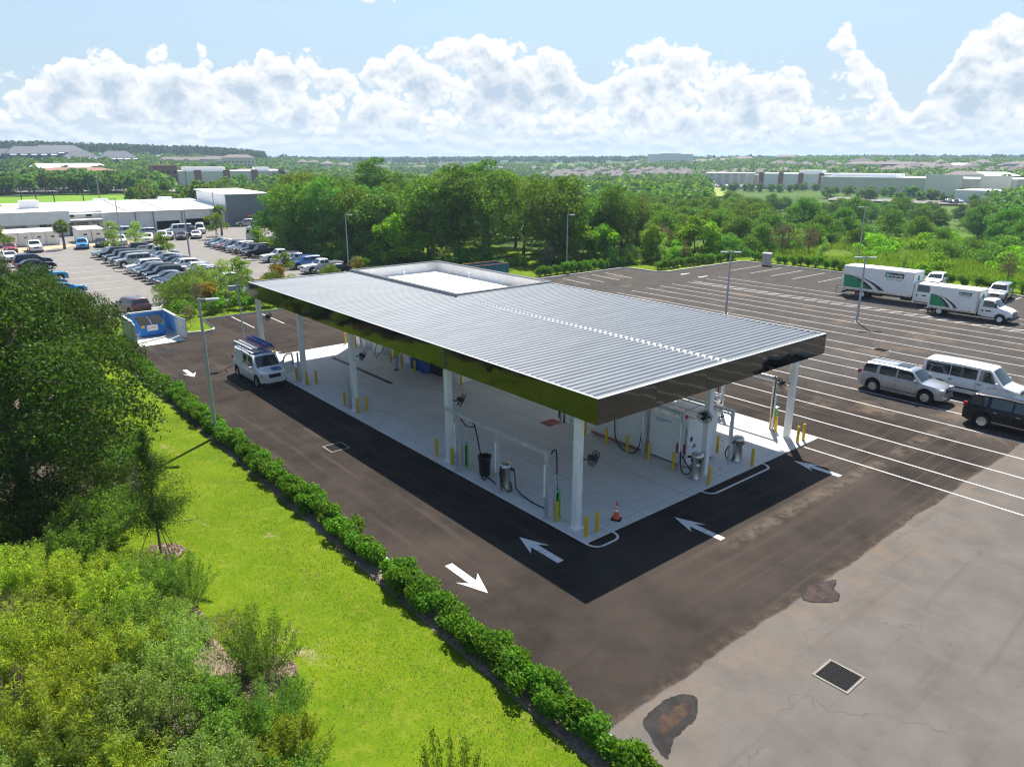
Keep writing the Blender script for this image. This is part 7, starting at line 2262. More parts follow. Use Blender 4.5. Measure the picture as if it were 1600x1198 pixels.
# staked young trees
def cone_tree(key, name, seed, H, z0, rad, lm):
    """spire of drooping sprays round a straight stem"""
    rng = np.random.default_rng(seed)
    t_ = thing(name, 'x', 'young tree', (0, 0, -500))
    mb = MB().tube([(0, 0, -.1), (.02, .01, H * .5), (0, 0, H)], [.05, .035, .006], 7)
    Pt, Nn = [], []
    for k in range(150):
        f = rng.random() ** 1.1
        z = z0 + (H - z0) * f
        r_ = rad * (1 - f) ** .8 * rng.uniform(.35, 1.3) + .05
        a = rng.uniform(0, 2 * PI)
        tip = np.array((r_ * math.cos(a), r_ * math.sin(a), z + r_ * rng.uniform(.05, .5)))
        if k % 3 == 0:
            mb.tube([(0, 0, z), tuple(tip)], [.012, .004], 4, cap=False)
        n = int(60 + 110 * r_)
        t = rng.random(n)[:, None] ** .8
        off = rng.normal(size=(n, 3)) * (.05 + .08 * r_)
        Pt.append(np.array((0, 0, z)) + (tip - np.array((0, 0, z))) * t + off)
        Nn.append(off / (np.linalg.norm(off, axis=1)[:, None] + 1e-6))
    mb.build('trunk', M['bark'], t_, True)
    link('crown', leaf_mesh('crown', np.concatenate(Pt), np.concatenate(Nn), .085, .26, L[lm], rng, .4), t_)
    PROTO[key] = [t_, False]
def staked(x, y, s, label, stakes=True):
    z = lawn_z(x)
    if 'st' not in PROTO:
        cone_tree('st', 'young_conifer', 82, 4.7, 1.1, 1.25, 'darkoak')
        st_ = PROTO['st'][0]
        for k in range(3):
            a = .4 + k * 2 * PI / 3
            MB().tube([(.75 * math.cos(a), .75 * math.sin(a), 0), (.04 * math.cos(a), .04 * math.sin(a), 1.5)], .014, 5).build('guy_wire', M['black_plastic'], st_)
    plant('st', x, y, z, .4, s, label)
def mulch_ring(x, y, r, seed):
    rng = np.random.default_rng(seed)
    z = lawn_z(x)
    mb = MB()
    n = 26
    pl_ = [(x + r * (1 + .12 * math.sin(3 * a + seed) + rng.uniform(-.05, .05)) * math.cos(a), y + r * (1 + .12 * math.sin(2 * a) + rng.uniform(-.05, .05)) * math.sin(a)) for a in [2 * PI * k / n for k in range(n)]]
    mb.v = [(x, y, z + .10)] + [(a, b_, lawn_z(a) + .035) for a, b_ in pl_]
    mb.f = [(0, i + 1, (i + 1) % n + 1) for i in range(n)]
    mb.mi = [0] * n
    mb.build('mulch_ring', M['mulch'], kind='structure')
    N = int(900 * r * r)
    a, q = rng.uniform(0, 2 * PI, N), np.sqrt(rng.random(N)) * r * 1.05
    Pt = np.stack([x + q * np.cos(a), y + q * np.sin(a), np.full(N, z) + .12 - .05 * q / r], 1)
    Pt[:, 2] += (x - Pt[:, 0]) * .09
    Nn = np.tile(np.array((0, 0, 2.2)), (N, 1))
    o = link('wood_chips', leaf_mesh('wood_chips', Pt, Nn, .13, .3, L['brownt'], rng), None)
    o['kind'] = 'stuff'
staked(-13.17, 8.69, 1.0, 'young dark conifer held by three guy wires in a mulch ring')
plant('s4', -12.05, -7.8, lawn_z(-12.05), 1.1, (.62, .62, 1.5), 'thin wispy sapling cut by the bottom photo edge on the lawn')
mulch_ring(-13.17, 8.69, .75, 1)
mulch_ring(-12.75, .1, .8, 2)
mulch_ring(-13.9, 4.3, .7, 3)
# grass blades on the lawn near the camera
def blades(name, n, fx, h, w, m, seed, clump=None, zf=lawn_z, lean=.35):
    rng = np.random.default_rng(seed)
    x, y = fx(rng, n)
    z = np.array([zf(a) for a in x]) if zf else np.zeros(len(x))
    k = len(x)
    hh = h * rng.uniform(.5, 1.3, k)
    a = rng.uniform(0, 2 * PI, k)
    l_ = rng.normal(size=(k, 2)) * lean * hh[:, None]
    q = np.empty((k, 4, 3))
    wx, wy = w * np.cos(a), w * np.sin(a)
    q[:, 0] = np.stack([x - wx, y - wy, z], 1)
    q[:, 1] = np.stack([x + wx, y + wy, z], 1)
    q[:, 2] = np.stack([x + l_[:, 0] + wx * .25, y + l_[:, 1] + wy * .25, z + hh], 1)
    q[:, 3] = np.stack([x + l_[:, 0] - wx * .25, y + l_[:, 1] - wy * .25, z + hh], 1)
    o = link(name, raw_quads(name, q, m), None)
    o['kind'] = 'stuff'
    return o
def lawn_xy(rng, n):
    x = rng.uniform(-15.5, -7.7, n)
    y = -9.5 + 36 * rng.random(n) ** 1.35
    f = .5 + .5 * np.sin(x * 1.7 + 1.3 * np.sin(y * .9)) * np.cos(y * 1.1 + x * .6)
    bare = np.exp(-(((x + 13.6) / 1.3) ** 2 + ((y - 1.6) / 2.4) ** 2))
    bare += .75 * np.exp(-(((x + 12.0) / 1.8) ** 2 + ((y + 3.4) / 2.2) ** 2)) + .5 * np.exp(-(((x + 12.4) / .9) ** 2 + ((y - 6.8) / 1.4) ** 2))
    keep = rng.random(n) < np.clip(.35 + .65 * f - .95 * bare, .03, 1)
    return x[keep], y[keep]
blades('grass', 170000, lawn_xy, .055, .009, L['grass'], 4, lean=.55)
blades('grass', 26000, lambda r, n: (lambda q: (q[0], q[1] - 1.5))(lawn_xy(r, n)), .07, .011, L['brownt'], 9, lean=.8)
MB_ = MB()
pl_ = natural([(-13.3, 3.2), (-13.2, 1.4), (-12.7, -.2), (-13.1, -.9), (-13.7, -.5), (-13.9, .7), (-14.2, 2.2), (-13.9, 3.3)], 5, .12, 6)
cx_, cy2 = -13.6, 1.5
MB_.v = [(cx_, cy2, lawn_z(cx_) + .032)] + [(a, b_, lawn_z(a) + .032) for a, b_ in pl_]
MB_.f = [(0, i + 1, (i + 1) % len(pl_) + 1) for i in range(len(pl_))]
MB_.mi = [0] * len(pl_)
mk('bare_soil', (0.215, 0.165, 0.122), 0.95, var=.25, scale=2.2, bump=.8)
MB_.build('bare_soil', M['bare_soil'], kind='structure')
def soil_xy(r, n):
    return r.uniform(-14.6, -12.3, n), r.uniform(-1.6, 3.8, n)
blades('grass', 2600, soil_xy, .10, .012, L['grass'], 21, lean=.8)
blades('dry_grass', 2200, soil_xy, .14, .010, L['brownt'], 22, lean=1.2)
# tall grass in the rough field east of the lot
def field_xy(rng, n):
    u = rng.uniform(1225, 1700, n)
    d = rng.uniform(104, 152, n)
    a = YAW - np.arctan((u - 800) / (FPX * 1.0425))
    x, y = CAM.x + d * np.cos(a), CAM.y + d * np.sin(a)
    ok = (x > 79.5) & (np.sin(x * .31 + 2 * np.sin(y * .23)) + np.cos(y * .41) > -.9)
    return x[ok], y[ok]
blades('tall_grass', 60000, field_xy, .8, .05, L['dryg'], 5, zf=None, lean=.3)
strip_lawn('rough_field', 78.6, 108, -75, 50, M['rough_grass'], .02, 2, 2)
# ------------------------------------------------------------------ workshop and offices on the left
ws_ = thing('workshop', 'long low white workshop with open dark bays and pale metal roof', 'building', (0, 0, 0))
def wall_open(name, x0, x1, y, z1, holes, m, parent, th=.3):
    """wall along x at y with rectangular openings (x0,x1,ztop)"""
    mb = MB()
    x = x0
    for a, b_, zb, zt__ in sorted(holes):
        mb.box(x, y, 0, a, y + th, z1)
        if zb > 0:
            mb.box(a, y, 0, b_, y + th, zb)
        mb.box(a, y, zt__, b_, y + th, z1)
        x = b_
    mb.box(x, y, 0, x1, y + th, z1)
    return mb.build(name, m, parent)
wall_open('wall', 13.4, 38.0, 151.4, 3.95, [(14.1, 15.3, 0, 1.95), (23.6, 28.3, 0, 1.75), (29.4, 34.6, 0, 1.95)], M['white_wall'], ws_)
mb = MB().box(13.4, 151.7, 0, 13.7, 181, 4.4).box(37.7, 151.7, 0, 38, 181, 4.4)
mb.build('wall', M['white_wall'], ws_)
mb = MB().box(13.7, 158, 0, 37.7, 158.2, 3.9)
mb.build('inner_wall', M['charcoal_vinyl'], ws_)
rf = MB()
pr_ = [(150.9, 3.97), (176, 5.15), (200, 4.0)]
for (ya, za), (yb, zb_) in zip(pr_[:-1], pr_[1:]):
    rf.add([(-1.0, ya, za), (38.2, ya, za), (38.2, yb, zb_), (-1.0, yb, zb_), (-1.0, ya, za - .15), (38.2, ya, za - .15), (38.2, yb, zb_ - .15), (-1.0, yb, zb_ - .15)], [(0, 1, 2, 3), (4, 7, 6, 5), (0, 4, 5, 1), (1, 5, 6, 2), (2, 6, 7, 3), (3, 7, 4, 0)])
rfo = rf.build('roof', M['roof_white'], ws_)
rv = MB()
for x0 in (18.2, 25.5, 33.0):
    for k in range(18):
        yy = 152 + k * 1.3
        zz = np.interp(yy, [150.9, 176], [3.97, 5.15])
        rv.box(x0 + k * .04 - .12, yy, zz + .004, x0 + k * .04 + .12, yy + .5, zz + .12)
rv.build('ridge_clip', M['dark_metal'], rfo)
for x in (19.6, 23.1, 28.8, 35.0):
    MB().box(x - .08, 151.2, 0, x + .08, 151.38, 3.85).build('downpipe', M['grey_metal_wall'], ws_)
sh = MB().box(18.6, 151.3, .4, 22.4, 151.37, 2.6).build('shutter', M['white_paint'], ws_)
for x in (17, 31):
    MB().bbox(x, 176, 5.1, x + 3, 177.5, 5.6, .1).build('roof_vent', M['roof_white'], ws_)
of = thing('office_wing', 'white office wing with deep fascia and dark window strips', 'building', (0, 0, 0))
mb = MB().box(-26, 149.2, 0, 7.0, 149.5, 2.42).box(6.7, 149.5, 0, 7.0, 172, 4.6)
mb.build('wall', M['cream_wall'], of)
MB().box(-26.5, 147.9, 2.42, 7.3, 172, 4.62).build('fascia', M['white_wall'], of)
MB().box(-26.6, 147.8, 4.625, 7.4, 172.1, 4.75).build('roof', M['roof_white'], of)
for x0, x1 in ((-24, -18), (-15.5, -9.2), (-7.6, -5.2), (-3.4, .2), (2.1, 4.6), (5.0, 5.9)):
    fr = MB().box(x0 - .08, 149.1, .55, x1 + .08, 149.195, 2.3).build('window', M['white_paint'], of)
    n = max(1, int((x1 - x0) / 1.1))
    pn = MB()
    for k in range(n):
        a = x0 + (x1 - x0) * k / n
        pn.box(a + .05, 149.06, .62, a + (x1 - x0) / n - .05, 149.098, 2.23)
    pn.build('pane', M['glass'], fr)
MB().bbox(1.0, 160, 4.76, 4.2, 164, 6.3, .1).build('plant_box', M['white_wall'], of)
MB().bbox(-6, 163, 4.76, -3.4, 165, 5.8, .1).build('air_conditioner', M['galvanised'], of)
pc = thing('entrance_porch', 'recessed white entrance bay with pale porch roof between offices and workshop', 'building', (0, 0, 0))
MB().box(7.05, 151.8, 0, 13.35, 152.0, 4.3).build('wall', M['cream_wall'], pc)
MB().box(7.05, 148.2, 2.75, 13.0, 151.79, 2.95).build('porch_roof', M['roof_white'], pc)
for x0, x1, z0, z1 in ((7.5, 8.4, 0.02, 2.3), (8.8, 11.0, .9, 2.3), (11.6, 12.9, .9, 2.3), (7.6, 8.7, 3.2, 4.1), (10.6, 11.8, 3.2, 4.1)):
    fr = MB().box(x0, 151.72, z0, x1, 151.795, z1).build('window', M['white_paint'], pc)
    MB().box(x0 + .07, 151.68, z0 + .07, x1 - .07, 151.718, z1 - .07).build('pane', M['glass'], fr)
gh = thing('metal_hall', 'tall grey ribbed metal hall with white side wall at the end of the workshop', 'building', (0, 0, 0))
mb = MB()
k = 0
x = 38.35
while x < 48.0:
    mb.box(x, 150.9 + (.03 if k % 2 else 0), 0, x + .2, 151.2, 6.7)
    x += .2
    k += 1
mb.build('wall', M['grey_metal_wall'], gh)
MB().box(38.3, 151.2, 0, 38.5, 171, 7.0).build('side_wall', M['white_wall'], gh)
MB().box(48.0, 151.2, 0, 48.2, 171, 7.0).build('side_wall', M['grey_metal_wall'], gh)
MB().add([(38.0, 150.6, 6.72), (48.5, 150.6, 6.72), (48.5, 172, 7.25), (38.0, 172, 7.25), (38.0, 150.6, 6.9), (48.5, 150.6, 6.9), (48.5, 172, 7.43), (38.0, 172, 7.43)], [(0, 3, 2, 1), (4, 5, 6, 7), (0, 1, 5, 4), (1, 2, 6, 5), (2, 3, 7, 6), (3, 0, 4, 7)]).build('roof', M['roof_white'], gh)
# storage cabins
cab0 = None
for k, (x, w, lb) in enumerate(((-5.3, 1.95, 'white storage cabin at the left end of the long cabin row'), (-3.3, 1.95, 'white storage cabin second from the left end of the long row'), (-1.3, 1.95, 'white storage cabin with small window third in the long row'), (.7, 1.95, 'white storage cabin behind the first fan palm'), (5.7, 1.95, 'white storage cabin left of the pair by the blue car'), (7.75, 1.95, 'white storage cabin right of the pair by the oleander'))):
    y = 131.8
    if cab0 is None:
        cab0 = thing('storage_cabin', lb, 'cabin', (x, y, 0), 0, 'white storage cabins')
        MB().bbox(0, 0, .08, 1.95, 5.5, 2.25, .02).build('wall', M['white_wall'], cab0)
        MB().add([(-.04, -.08, 2.26), (1.99, -.08, 2.26), (1.99, 5.55, 2.5), (-.04, 5.55, 2.5), (-.04, -.08, 2.36), (1.99, -.08, 2.36), (1.99, 5.55, 2.6), (-.04, 5.55, 2.6)], [(0, 3, 2, 1), (4, 5, 6, 7), (0, 1, 5, 4), (1, 2, 6, 5), (2, 3, 7, 6), (3, 0, 4, 7)]).build('roof', M['roof_white'], cab0)
        MB().box(.75, -.03, 1.35, 1.25, -.002, 1.6).build('window', M['glass'], cab0)
        MB().box(1.35, -.03, .1, 1.9, -.002, 1.95).build('door', M['white_paint'], cab0)
    else:
        dup(cab0, (x, y, 0), 0, 1, lb, 'white storage cabins')
sg_ = thing('road_sign', 'red round no entry sign on a post before the grey hall', 'sign', (41.6, 146.8, 0))
MB().lathe([(.05, 0), (.05, 2.6)], 8).build('post', M['galvanised'], sg_)
MB().lathe([(0, -.02), (.42, -.02), (.42, .02), (0, .02)], 20, (0, -.08, 2.4), 'y').build('disc', M['red_plastic'], sg_)
MB().box(-.28, -.12, 2.34, .28, -.102, 2.46).build('bar', M['white_paint'], sg_)
MB().sheet([(26.5, 70), (31, 78), (29.5, 98), (30, 112), (37, 117), (44, 146), (60, 146), (60, 70)], .0).build('grass_strip', M['lawn'], kind='structure')
MB().sheet([(-14, 116), (-7, 120.5), (4, 127), (12, 121.5), (16, 123), (17, 131), (-14, 131)], .015).build('sandy_bed', M['sand_soil'], kind='structure')
# ------------------------------------------------------------------ far country
patch('field', -120, 262, 236, 335, M['field'], dz=.4, seed=2)
patch('field_track', 60, 235, 224, 240, M['sand_soil'], dz=.6, seed=3)
patch('car_park', -60, 330, 366, 396, M['bleached'], dz=.8, seed=4)
patch('hill_field', -40, 160, 445, 520, M['field'], dz=.8, seed=5)
patch('hill_field', 215, 262, 820, 960, M['field'], dz=1.2, seed=6)
patch('hill_road', 150, 245, 700, 830, M['sand_soil'], dz=1.5, seed=7, wob=.3)
patch('meadow', 1058, 1140, 400, 520, M['meadow'], dz=.8, seed=8)
patch('hill_field', 1140, 1225, 800, 860, M['meadow'], dz=1.5, seed=9)
patch('hill_field', 1250, 1285, 760, 850, M['field'], dz=1.5, seed=10)
patch('hill_field', 845, 905, 1250, 1480, M['field'], dz=1.5, seed=11)
patch('hill_field', 520, 640, 820, 1000, M['field'], dz=1.5, seed=12)
patch('hill_field', 440, 520, 1050, 1250, M['field'], dz=1.5, seed=13)
patch('car_park', 1040, 1330, 515, 535, M['bleached'], dz=.8, seed=14)
patch('car_park', 1300, 1520, 395, 420, M['bleached'], dz=.8, seed=15)
patch('wet_meadow', 1330, 1700, 190, 222, M['rough_grass'], dz=.5, seed=16)
def facing(u):
    return YAW - math.atan((u - 800) / (FPX * 1.0425)) - PI / 2
def far_block(name, label, u, d, w, dep, h, m, rm, rz=0.0, roof='flat', group=None, windows=0, wm='glass', sink=1.5, rh=3.0, cap=.5):
    x, y = pol(u, d)
    z = min(zt(x, y), zt(*pol(u, d + dep))) - .2
    t_ = thing(name, label, 'building', (x, y, z), facing(u) + rz, group)
    MB().box(-w / 2, 0, -sink, w / 2, dep, h).build('wall', M[m], t_)
    if roof == 'flat':
        MB().box(-w / 2 - .2, -.2, h + .01, w / 2 + .2, dep + .2, h + cap).build('roof', M[rm], t_)
    else:
        e = .6
        i = min(w, dep) * .42
        vs = [(-w / 2 - e, -e, h), (w / 2 + e, -e, h), (w / 2 + e, dep + e, h), (-w / 2 - e, dep + e, h), (-w / 2 + i, dep / 2, h + rh), (w / 2 - i, dep / 2, h + rh)]
        MB().add(vs, [(0, 1, 5, 4), (1, 2, 5), (2, 3, 4, 5), (3, 0, 4), (0, 3, 2, 1)]).build('roof', M[rm], t_)
    if windows:
        nfl = max(1, int(h / 3.2))
        for f_ in range(nfl):
            for k in range(windows):
                xx = -w / 2 + w * (k + .5) / windows
                ww = w / windows * .28
                MB().box(xx - ww, -.06, .9 + f_ * 3.1, xx + ww, -.005, 2.4 + f_ * 3.1).build('window', M[wm], t_)
    return t_
# left hill: apartments
for u, d, w, dep, h, lb in ((14, 700, 34, 14, 8, 'blue grey apartment block at the left photo edge on the hill'), (57, 690, 34, 16, 10, 'blue grey apartment block with white dormers on the left hill'), (100, 720, 40, 18, 11, 'largest blue grey apartment block under the dark pines'), (132, 690, 22, 14, 8, 'small blue grey block at the right of the hill estate'), (190, 680, 26, 14, 8.5, 'separate blue grey apartment block with white gables')):
    t_ = far_block('apartment_block', lb, u, d, w, dep, h, 'far_blue_wall', 'slate_roof', .25, 'hip', 'hill apartments', 6, rh=5.5)
    for k in range(5):
        xx = -w / 2 + w * (k + .5) / 5
        MB().box(xx - 1.6, -.8, .3, xx + 1.6, -.065 - .0, h - 1.2).build('balcony', M['far_blue_wall'], t_)
        MB().add([(xx - 2.2, -1.4, h - .8), (xx + 2.2, -1.4, h - .8), (xx + 1.2, 3, h + 1.8), (xx - 1.2, 3, h + 1.8)], [(0, 1, 2, 3)]).build('dormer', M['roof_white'], t_)
far_block('long_house', 'long white roofed house between the hill estate and the shops', 110, 560, 46, 12, 5, 'cream_wall', 'roof_white', .1, 'hip', rh=3)
for u, d, w, h, m, rm, lb in ((120, 452, 36, 8, 'tan_wall', 'terracotta', 'pale shop block with terracotta hip roof on the left'), (160, 452, 14, 8, 'tan_wall', 'terracotta', 'small pale shop corner tower beside the terracotta block'), (195, 470, 34, 6.0, 'cream_wall', 'roof_white', 'low cream shop unit with white roof'),
                              (224, 448, 22, 7.5, 'brick', 'dark_metal', 'shop front of dark panels and brick'), (258, 448, 12, 11, 'brick', 'brick', 'brick tower at the head of the long shopping hall')):
    far_block('shop_block', lb, u, d, w, 22, h, m, rm, .12, 'hip' if rm == 'terracotta' else 'flat', 'left shop buildings', 4, 'dark_metal', rh=1.6)
hl = far_block('shopping_hall', 'long cream shopping hall with brick piers before the pine ridge', 348, 452, 72, 34, 8.6, 'cream_wall', 'roof_white', .12)
for k in range(5):
    xx = -30 + k * 15
    MB().box(xx, -.4, 0, xx + 3.6, -.01, 9.6).build('pier', M['brick'], hl)
MB().box(-20, 6, 9.15, 2, 18, 11.2).build('roof_house', M['white_wall'], hl)
MB().box(18, 6, 9.15, 26, 14, 11.0).build('roof_house', M['white_wall'], hl)
for u, d, w, h, lb in ((300, 830, 60, 7, 'row of tan apartment houses at the foot of the pine ridge'), (350, 820, 40, 9, 'grey tan apartment house right of the tan row'), (375, 800, 30, 12, 'tallest tan apartment house under the pine ridge')):
    far_block('apartment_row', lb, u, d, w, 14, h, 'tan_wall', 'brown_roof', .1, 'hip', 'ridge apartments', 8, rh=3)
far_block('big_roof_house', 'brown hip roofed hall just left of the big trees', 405, 520, 42, 24, 6, 'tan_wall', 'brown_roof', .1, 'hip', rh=3.5)
# right: large school block and shopping halls
sc = far_block('school_block', 'large beige windowless block on the skyline', 1046, 1080, 62, 30, 15.5, 'white_wall', 'tan_wall', 0)
MB().box(-14, -1.6, 0, 14, -.01, 17).build('front_bay', M['white_wall'], sc)
for k in range(6):
    MB().box(-12 + k * 4, -1.66, 6, -10.6 + k * 4, -1.605, 7.6).build('window', M['dark_metal'], sc)
for u, w, h, lb in ((1095, 26, 5, 'low pale wing right of the skyline block'), (1125, 40, 6, 'long pale wing farther right on the skyline'), (1160, 34, 8, 'grey roofed building among trees on the skyline'), (1226, 30, 9, 'brown roofed building behind the hilltop trees')):
    far_block('hill_building', lb, u, 1120, w, 20, h, 'tan_wall', 'brown_roof', 0, 'hip', 'skyline buildings', rh=3)
s1 = far_block('store', 'pale striped store behind the meadow and the white parked cars', 1139, 545, 32, 26, 9, 'tan_wall', 'roof_white', -.1)
for k in range(6):
    MB().box(-15 + k * 5.2, -.3, 0, -12.6 + k * 5.2, -.01, 9.5).build('panel', M['cream_wall'], s1)
MB().box(-12, -.34, 1, -7, -.305, 7).build('panel', M['galvanised'], s1)
far_block('store', 'small tan store between the striped store and the long hall', 1190, 560, 18, 20, 7, 'tan_wall', 'tan_wall', -.1)
s2 = far_block('store', 'white store with four brick piers right of the meadow', 1252, 512, 54, 30, 9, 'white_wall', 'roof_white', -.25)
for k in range(5):
    MB().box(-26 + k * 12.4, -.5, 0, -23 + k * 12.4, -.01, 10).build('pier', M['brick'], s2)
MB().box(-2, 4, 9.52, 12, 14, 11.6).build('roof_house', M['white_wall'], s2)
s3 = far_block('long_hall', 'very long cream shopping hall behind the dark tree belt', 1425, 470, 100, 40, 9, 'tan_wall', 'roof_white', -.32)
MB().box(-46, 6, 9.52, -10, 20, 11.2).build('roof_house', M['roof_white'], s3)
MB().box(8, -1, 0, 26, -.01, 11.4).build('front_bay', M['cream_wall'], s3)
MB().box(34, -1, 0, 48, -.01, 11.0).build('front_bay', M['cream_wall'], s3)
far_block('store', 'white store with dark canopy at the far right', 1560, 420, 34, 24, 5.5, 'white_wall', 'roof_white', -.3)
for u, d, w, h, lb, m in ((1345, 860, 34, 9, 'white hillside building right of the grassy patch', 'white_wall'), (1405, 880, 40, 9, 'pink tan hillside building near the skyline', 'terracotta'), (1440, 900, 34, 8, 'tan hillside building beside the pink one', 'tan_wall'), (1505, 620, 24, 7, 'white gabled house above the long hall', 'white_wall'), (1540, 640, 40, 6, 'blue grey low house right of the gabled one', 'far_blue_wall'), (1560, 560, 34, 4, 'cream low roof right of the long hall', 'cream_wall'), (1500, 960, 34, 6, 'blue roofed building on the right skyline', 'far_blue_wall'), (1590, 930, 26, 9, 'bright blue block at the right photo edge', 'far_blue_wall')):
    far_block('hill_building', lb, u, d, w, 18, h, m, 'brown_roof' if h > 6 else 'roof_white', -.1, 'hip', 'hillside buildings', 4, rh=2.5)
# valley houses
rng = random.Random(33)
h0 = None
n_h = 0
for row, (d, u0, u1) in enumerate(((640, 850, 1010), (690, 862, 1062), (740, 850, 1085), (800, 860, 1100), (870, 845, 1075), (940, 860, 1010))):
    n = int((u1 - u0) / 14.5)
    for k in range(n):
        u = u0 + (u1 - u0) * (k + rng.uniform(.1, .9)) / n
        x, y = pol(u, d + rng.uniform(-15, 15))
        z = zt(x, y)
        if h0 is None:
            h0 = thing('valley_house', 'tan walled house with grey hip roof in the hazy valley estate', 'house', (x, y, z), 1.2, 'valley estate houses')
            MB().box(-5, -4.5, -1.5, 5, 4.5, 4.6).build('wall', M['tan_wall'], h0)
            MB().add([(-5.6, -5.1, 4.6), (5.6, -5.1, 4.6), (5.6, 5.1, 4.6), (-5.6, 5.1, 4.6), (-1.5, 0, 7.4), (1.5, 0, 7.4)], [(0, 1, 5, 4), (1, 2, 5), (2, 3, 4, 5), (3, 0, 4), (0, 3, 2, 1)]).build('roof', M['brown_roof'], h0)
            for sx in (-2.6, 2.2):
                MB().box(sx - .7, -4.56, 1, sx + .7, -4.51, 2.4).build('window', M['glass'], h0)
        else:
            dup(h0, (x, y, z), rng.choice((1.2, 2.77, -.37, -1.94)) + rng.uniform(-.15, .15), rng.uniform(.85, 1.2), None, 'valley estate houses')
for u0, u1, d, n in ((1290, 1620, 780, 16), (1300, 1640, 880, 18), (1330, 1640, 980, 16), (1180, 1300, 900, 7), (450, 840, 900, 14), (1100, 1240, 700, 7)):
    for k in range(n):
        u = u0 + (u1 - u0) * (k + rng.uniform(.1, .9)) / n
        x, y = pol(u, d + rng.uniform(-30, 30))
        dup(h0, (x, y, zt(x, y) + 1.5), rng.uniform(0, 3), (rng.uniform(1, 2.6), rng.uniform(.9, 1.4), rng.uniform(.8, 1.3)), 'pale low house among the trees of the far slopes', 'houses on the far slopes')
# parked cars far off read as white dots: real little cars
rng = random.Random(44)
for u0, u1, d, n, lb in ((1075, 1170, 520, 26, 'tiny white car in the distant row behind the meadow'), (20, 255, 374, 26, 'tiny car parked behind the street trees on the left'), (1485, 1512, 402, 7, 'tiny car in the distant lot among dark trees')):
    for k in range(n):
        x, y = pol(u0 + (u1 - u0) * (k + rng.uniform(.2, .8)) / n, d + rng.uniform(0, 8))
        staff_car(rng.choice(['suv', 'sedan', 'crossover']), rng.choice(['white', 'white', 'silver', 'navy', 'grey', 'white']), 0, 0, 0, lb, 'distant parked cars')
        o = bpy.context.scene.objects[-1]
        root = [q for q in COL.objects if q.get('label') == lb and q.location.x == 0 and q.location.y == 0]
        for q in root:
            q.location = (x, y, zt(x, y) + .9)
            q.rotation_euler.z = facing(u0) + rng.choice((PI / 2, -PI / 2)) + .1
# power poles and wires behind the workshop
for x, y, h in ((22, 196, 11), (38, 214, 11), (54, 232, 11)):
    pp = thing('power_pole', 'wooden power pole with cross arm behind the workshop roof', 'power pole', (x, y, 0), .8, 'power poles behind the workshop')
    MB().lathe([(.16, -.5), (.11, h)], 8).build('pole', M['bark'], pp)
    MB().box(-1.1, -.06, h - .8, 1.1, .06, h - .65).build('cross_arm', M['bark'], pp)
for x, h in ((1.5, 4.2), (3.6, 4.4), (6.2, 4.6), (10.6, 5.2)):
    pp = thing('utility_pole', 'thin dark utility pole standing behind the office roof in the field', 'pole', (x * 1.5 + 4, 205, 0), 0, 'thin poles in the field')
    MB().lathe([(.14, -.5), (.1, h + 3.2)], 6).build('pole', M['dark_metal'], pp)
    MB().box(-.5, -.05, h + 2.8, .5, .05, h + 2.92).build('cross_arm', M['dark_metal'], pp)
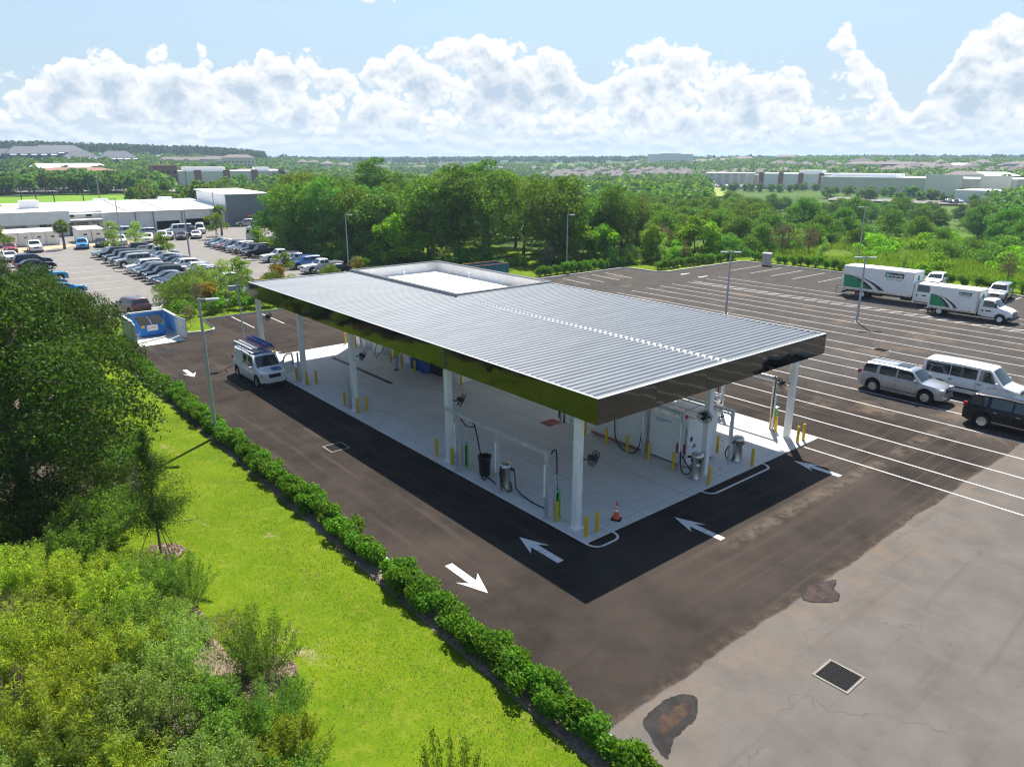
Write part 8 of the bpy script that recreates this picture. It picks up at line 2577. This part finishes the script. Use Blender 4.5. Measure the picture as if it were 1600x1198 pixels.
# far woods: coarse clumps, one mass
def forest(name, regions, m, seed, n_leaf=46, rad=(2.6, 4.6), hgt=(6, 10), leaf=2.0):
    rng = np.random.default_rng(seed)
    Ps, Ns = [], []
    for u0, u1, d0, d1, n, gap in regions:
        for k in range(n):
            u, d = rng.uniform(u0, u1), d0 + (d1 - d0) * math.sqrt(rng.random())
            x, y = pol(u, d)
            if gap and (math.sin(x * .021 + seed) + math.sin(y * .017 + x * .011) + .6 * math.sin(x * .06) * math.sin(y * .05)) > gap:
                continue
            z = zt(x, y)
            r_, h = rng.uniform(*rad), rng.uniform(*hgt)
            nl = n_leaf
            v = rng.normal(size=(nl, 3))
            v /= np.linalg.norm(v, axis=1)[:, None]
            v[:, 2] = np.abs(v[:, 2]) * .95 - .15
            q = v * np.array((r_, r_, h * .55)) * rng.uniform(.75, 1.05, nl)[:, None]
            q += np.array((x, y, z + h * .45))
            Ps.append(q); Ns.append(v)
    me = leaf_mesh(name, np.concatenate(Ps), np.concatenate(Ns), leaf, .8, m, rng)
    o = link(name, me, None)
    o['kind'] = 'stuff'
    return o
forest('pine_ridge', [(-80, 142, 1040, 1250, 640, 0), (172, 320, 1040, 1250, 620, 0), (320, 415, 1000, 1250, 460, 0), (142, 172, 980, 1150, 46, 0)], L['pine'], 1, 40, (3.2, 4.8), (15, 19), 2.9)
forest('valley_woods', [(-60, 420, 470, 690, 260, .3), (-60, 430, 690, 1000, 420, .9), (410, 620, 330, 640, 420, 1.3), (430, 860, 620, 1150, 900, .75), (840, 1110, 560, 1020, 420, .25), (840, 1110, 330, 600, 420, 1.4)], L['deep'], 2, 40, (3.2, 5.2), (6, 10), 2.5)
forest('far_woods', [(1090, 1320, 560, 1000, 430, .7), (1300, 1700, 540, 1050, 900, .55), (1000, 1320, 1000, 1250, 620, 1.2), (1300, 1700, 1050, 1400, 560, .9), (800, 1100, 330, 420, 160, 1.6)], L['oak'], 3, 40, (3.4, 5.4), (7, 11), 2.6)
forest('skyline_woods', [(420, 1000, 1150, 2400, 1300, .9), (1000, 1700, 1400, 2600, 900, .9), (-80, 420, 1300, 2300, 500, .9)], L['pine'], 4, 26, (6, 9), (10, 15), 5.0)
forest('roadside_woods', [(200, 440, 330, 440, 150, 1.3), (1560, 1720, 240, 420, 90, 1.6), (860, 1110, 230, 330, 150, 1.7)], L['deep'], 5, 60, (3, 4.5), (7, 10), 1.9)
# ------------------------------------------------------------------ haze
hz = MB().box(-2700, -2700, -16, 5200, 5200, 62).build('haze', M['white_paint'], kind='stuff')
m = bpy.data.materials.new('haze_air')
m.use_nodes = True
nt = m.node_tree
nt.nodes.clear()
pv = nt.nodes.new('ShaderNodeVolumePrincipled')
pv.inputs['Color'].default_value = (0.60, 0.78, 1.0, 1)
pv.inputs['Density'].default_value = 0.00021
pv.inputs['Anisotropy'].default_value = 0.2
ou = nt.nodes.new('ShaderNodeOutputMaterial')
nt.links.new(pv.outputs[0], ou.inputs['Volume'])
hz.data.materials[0] = m
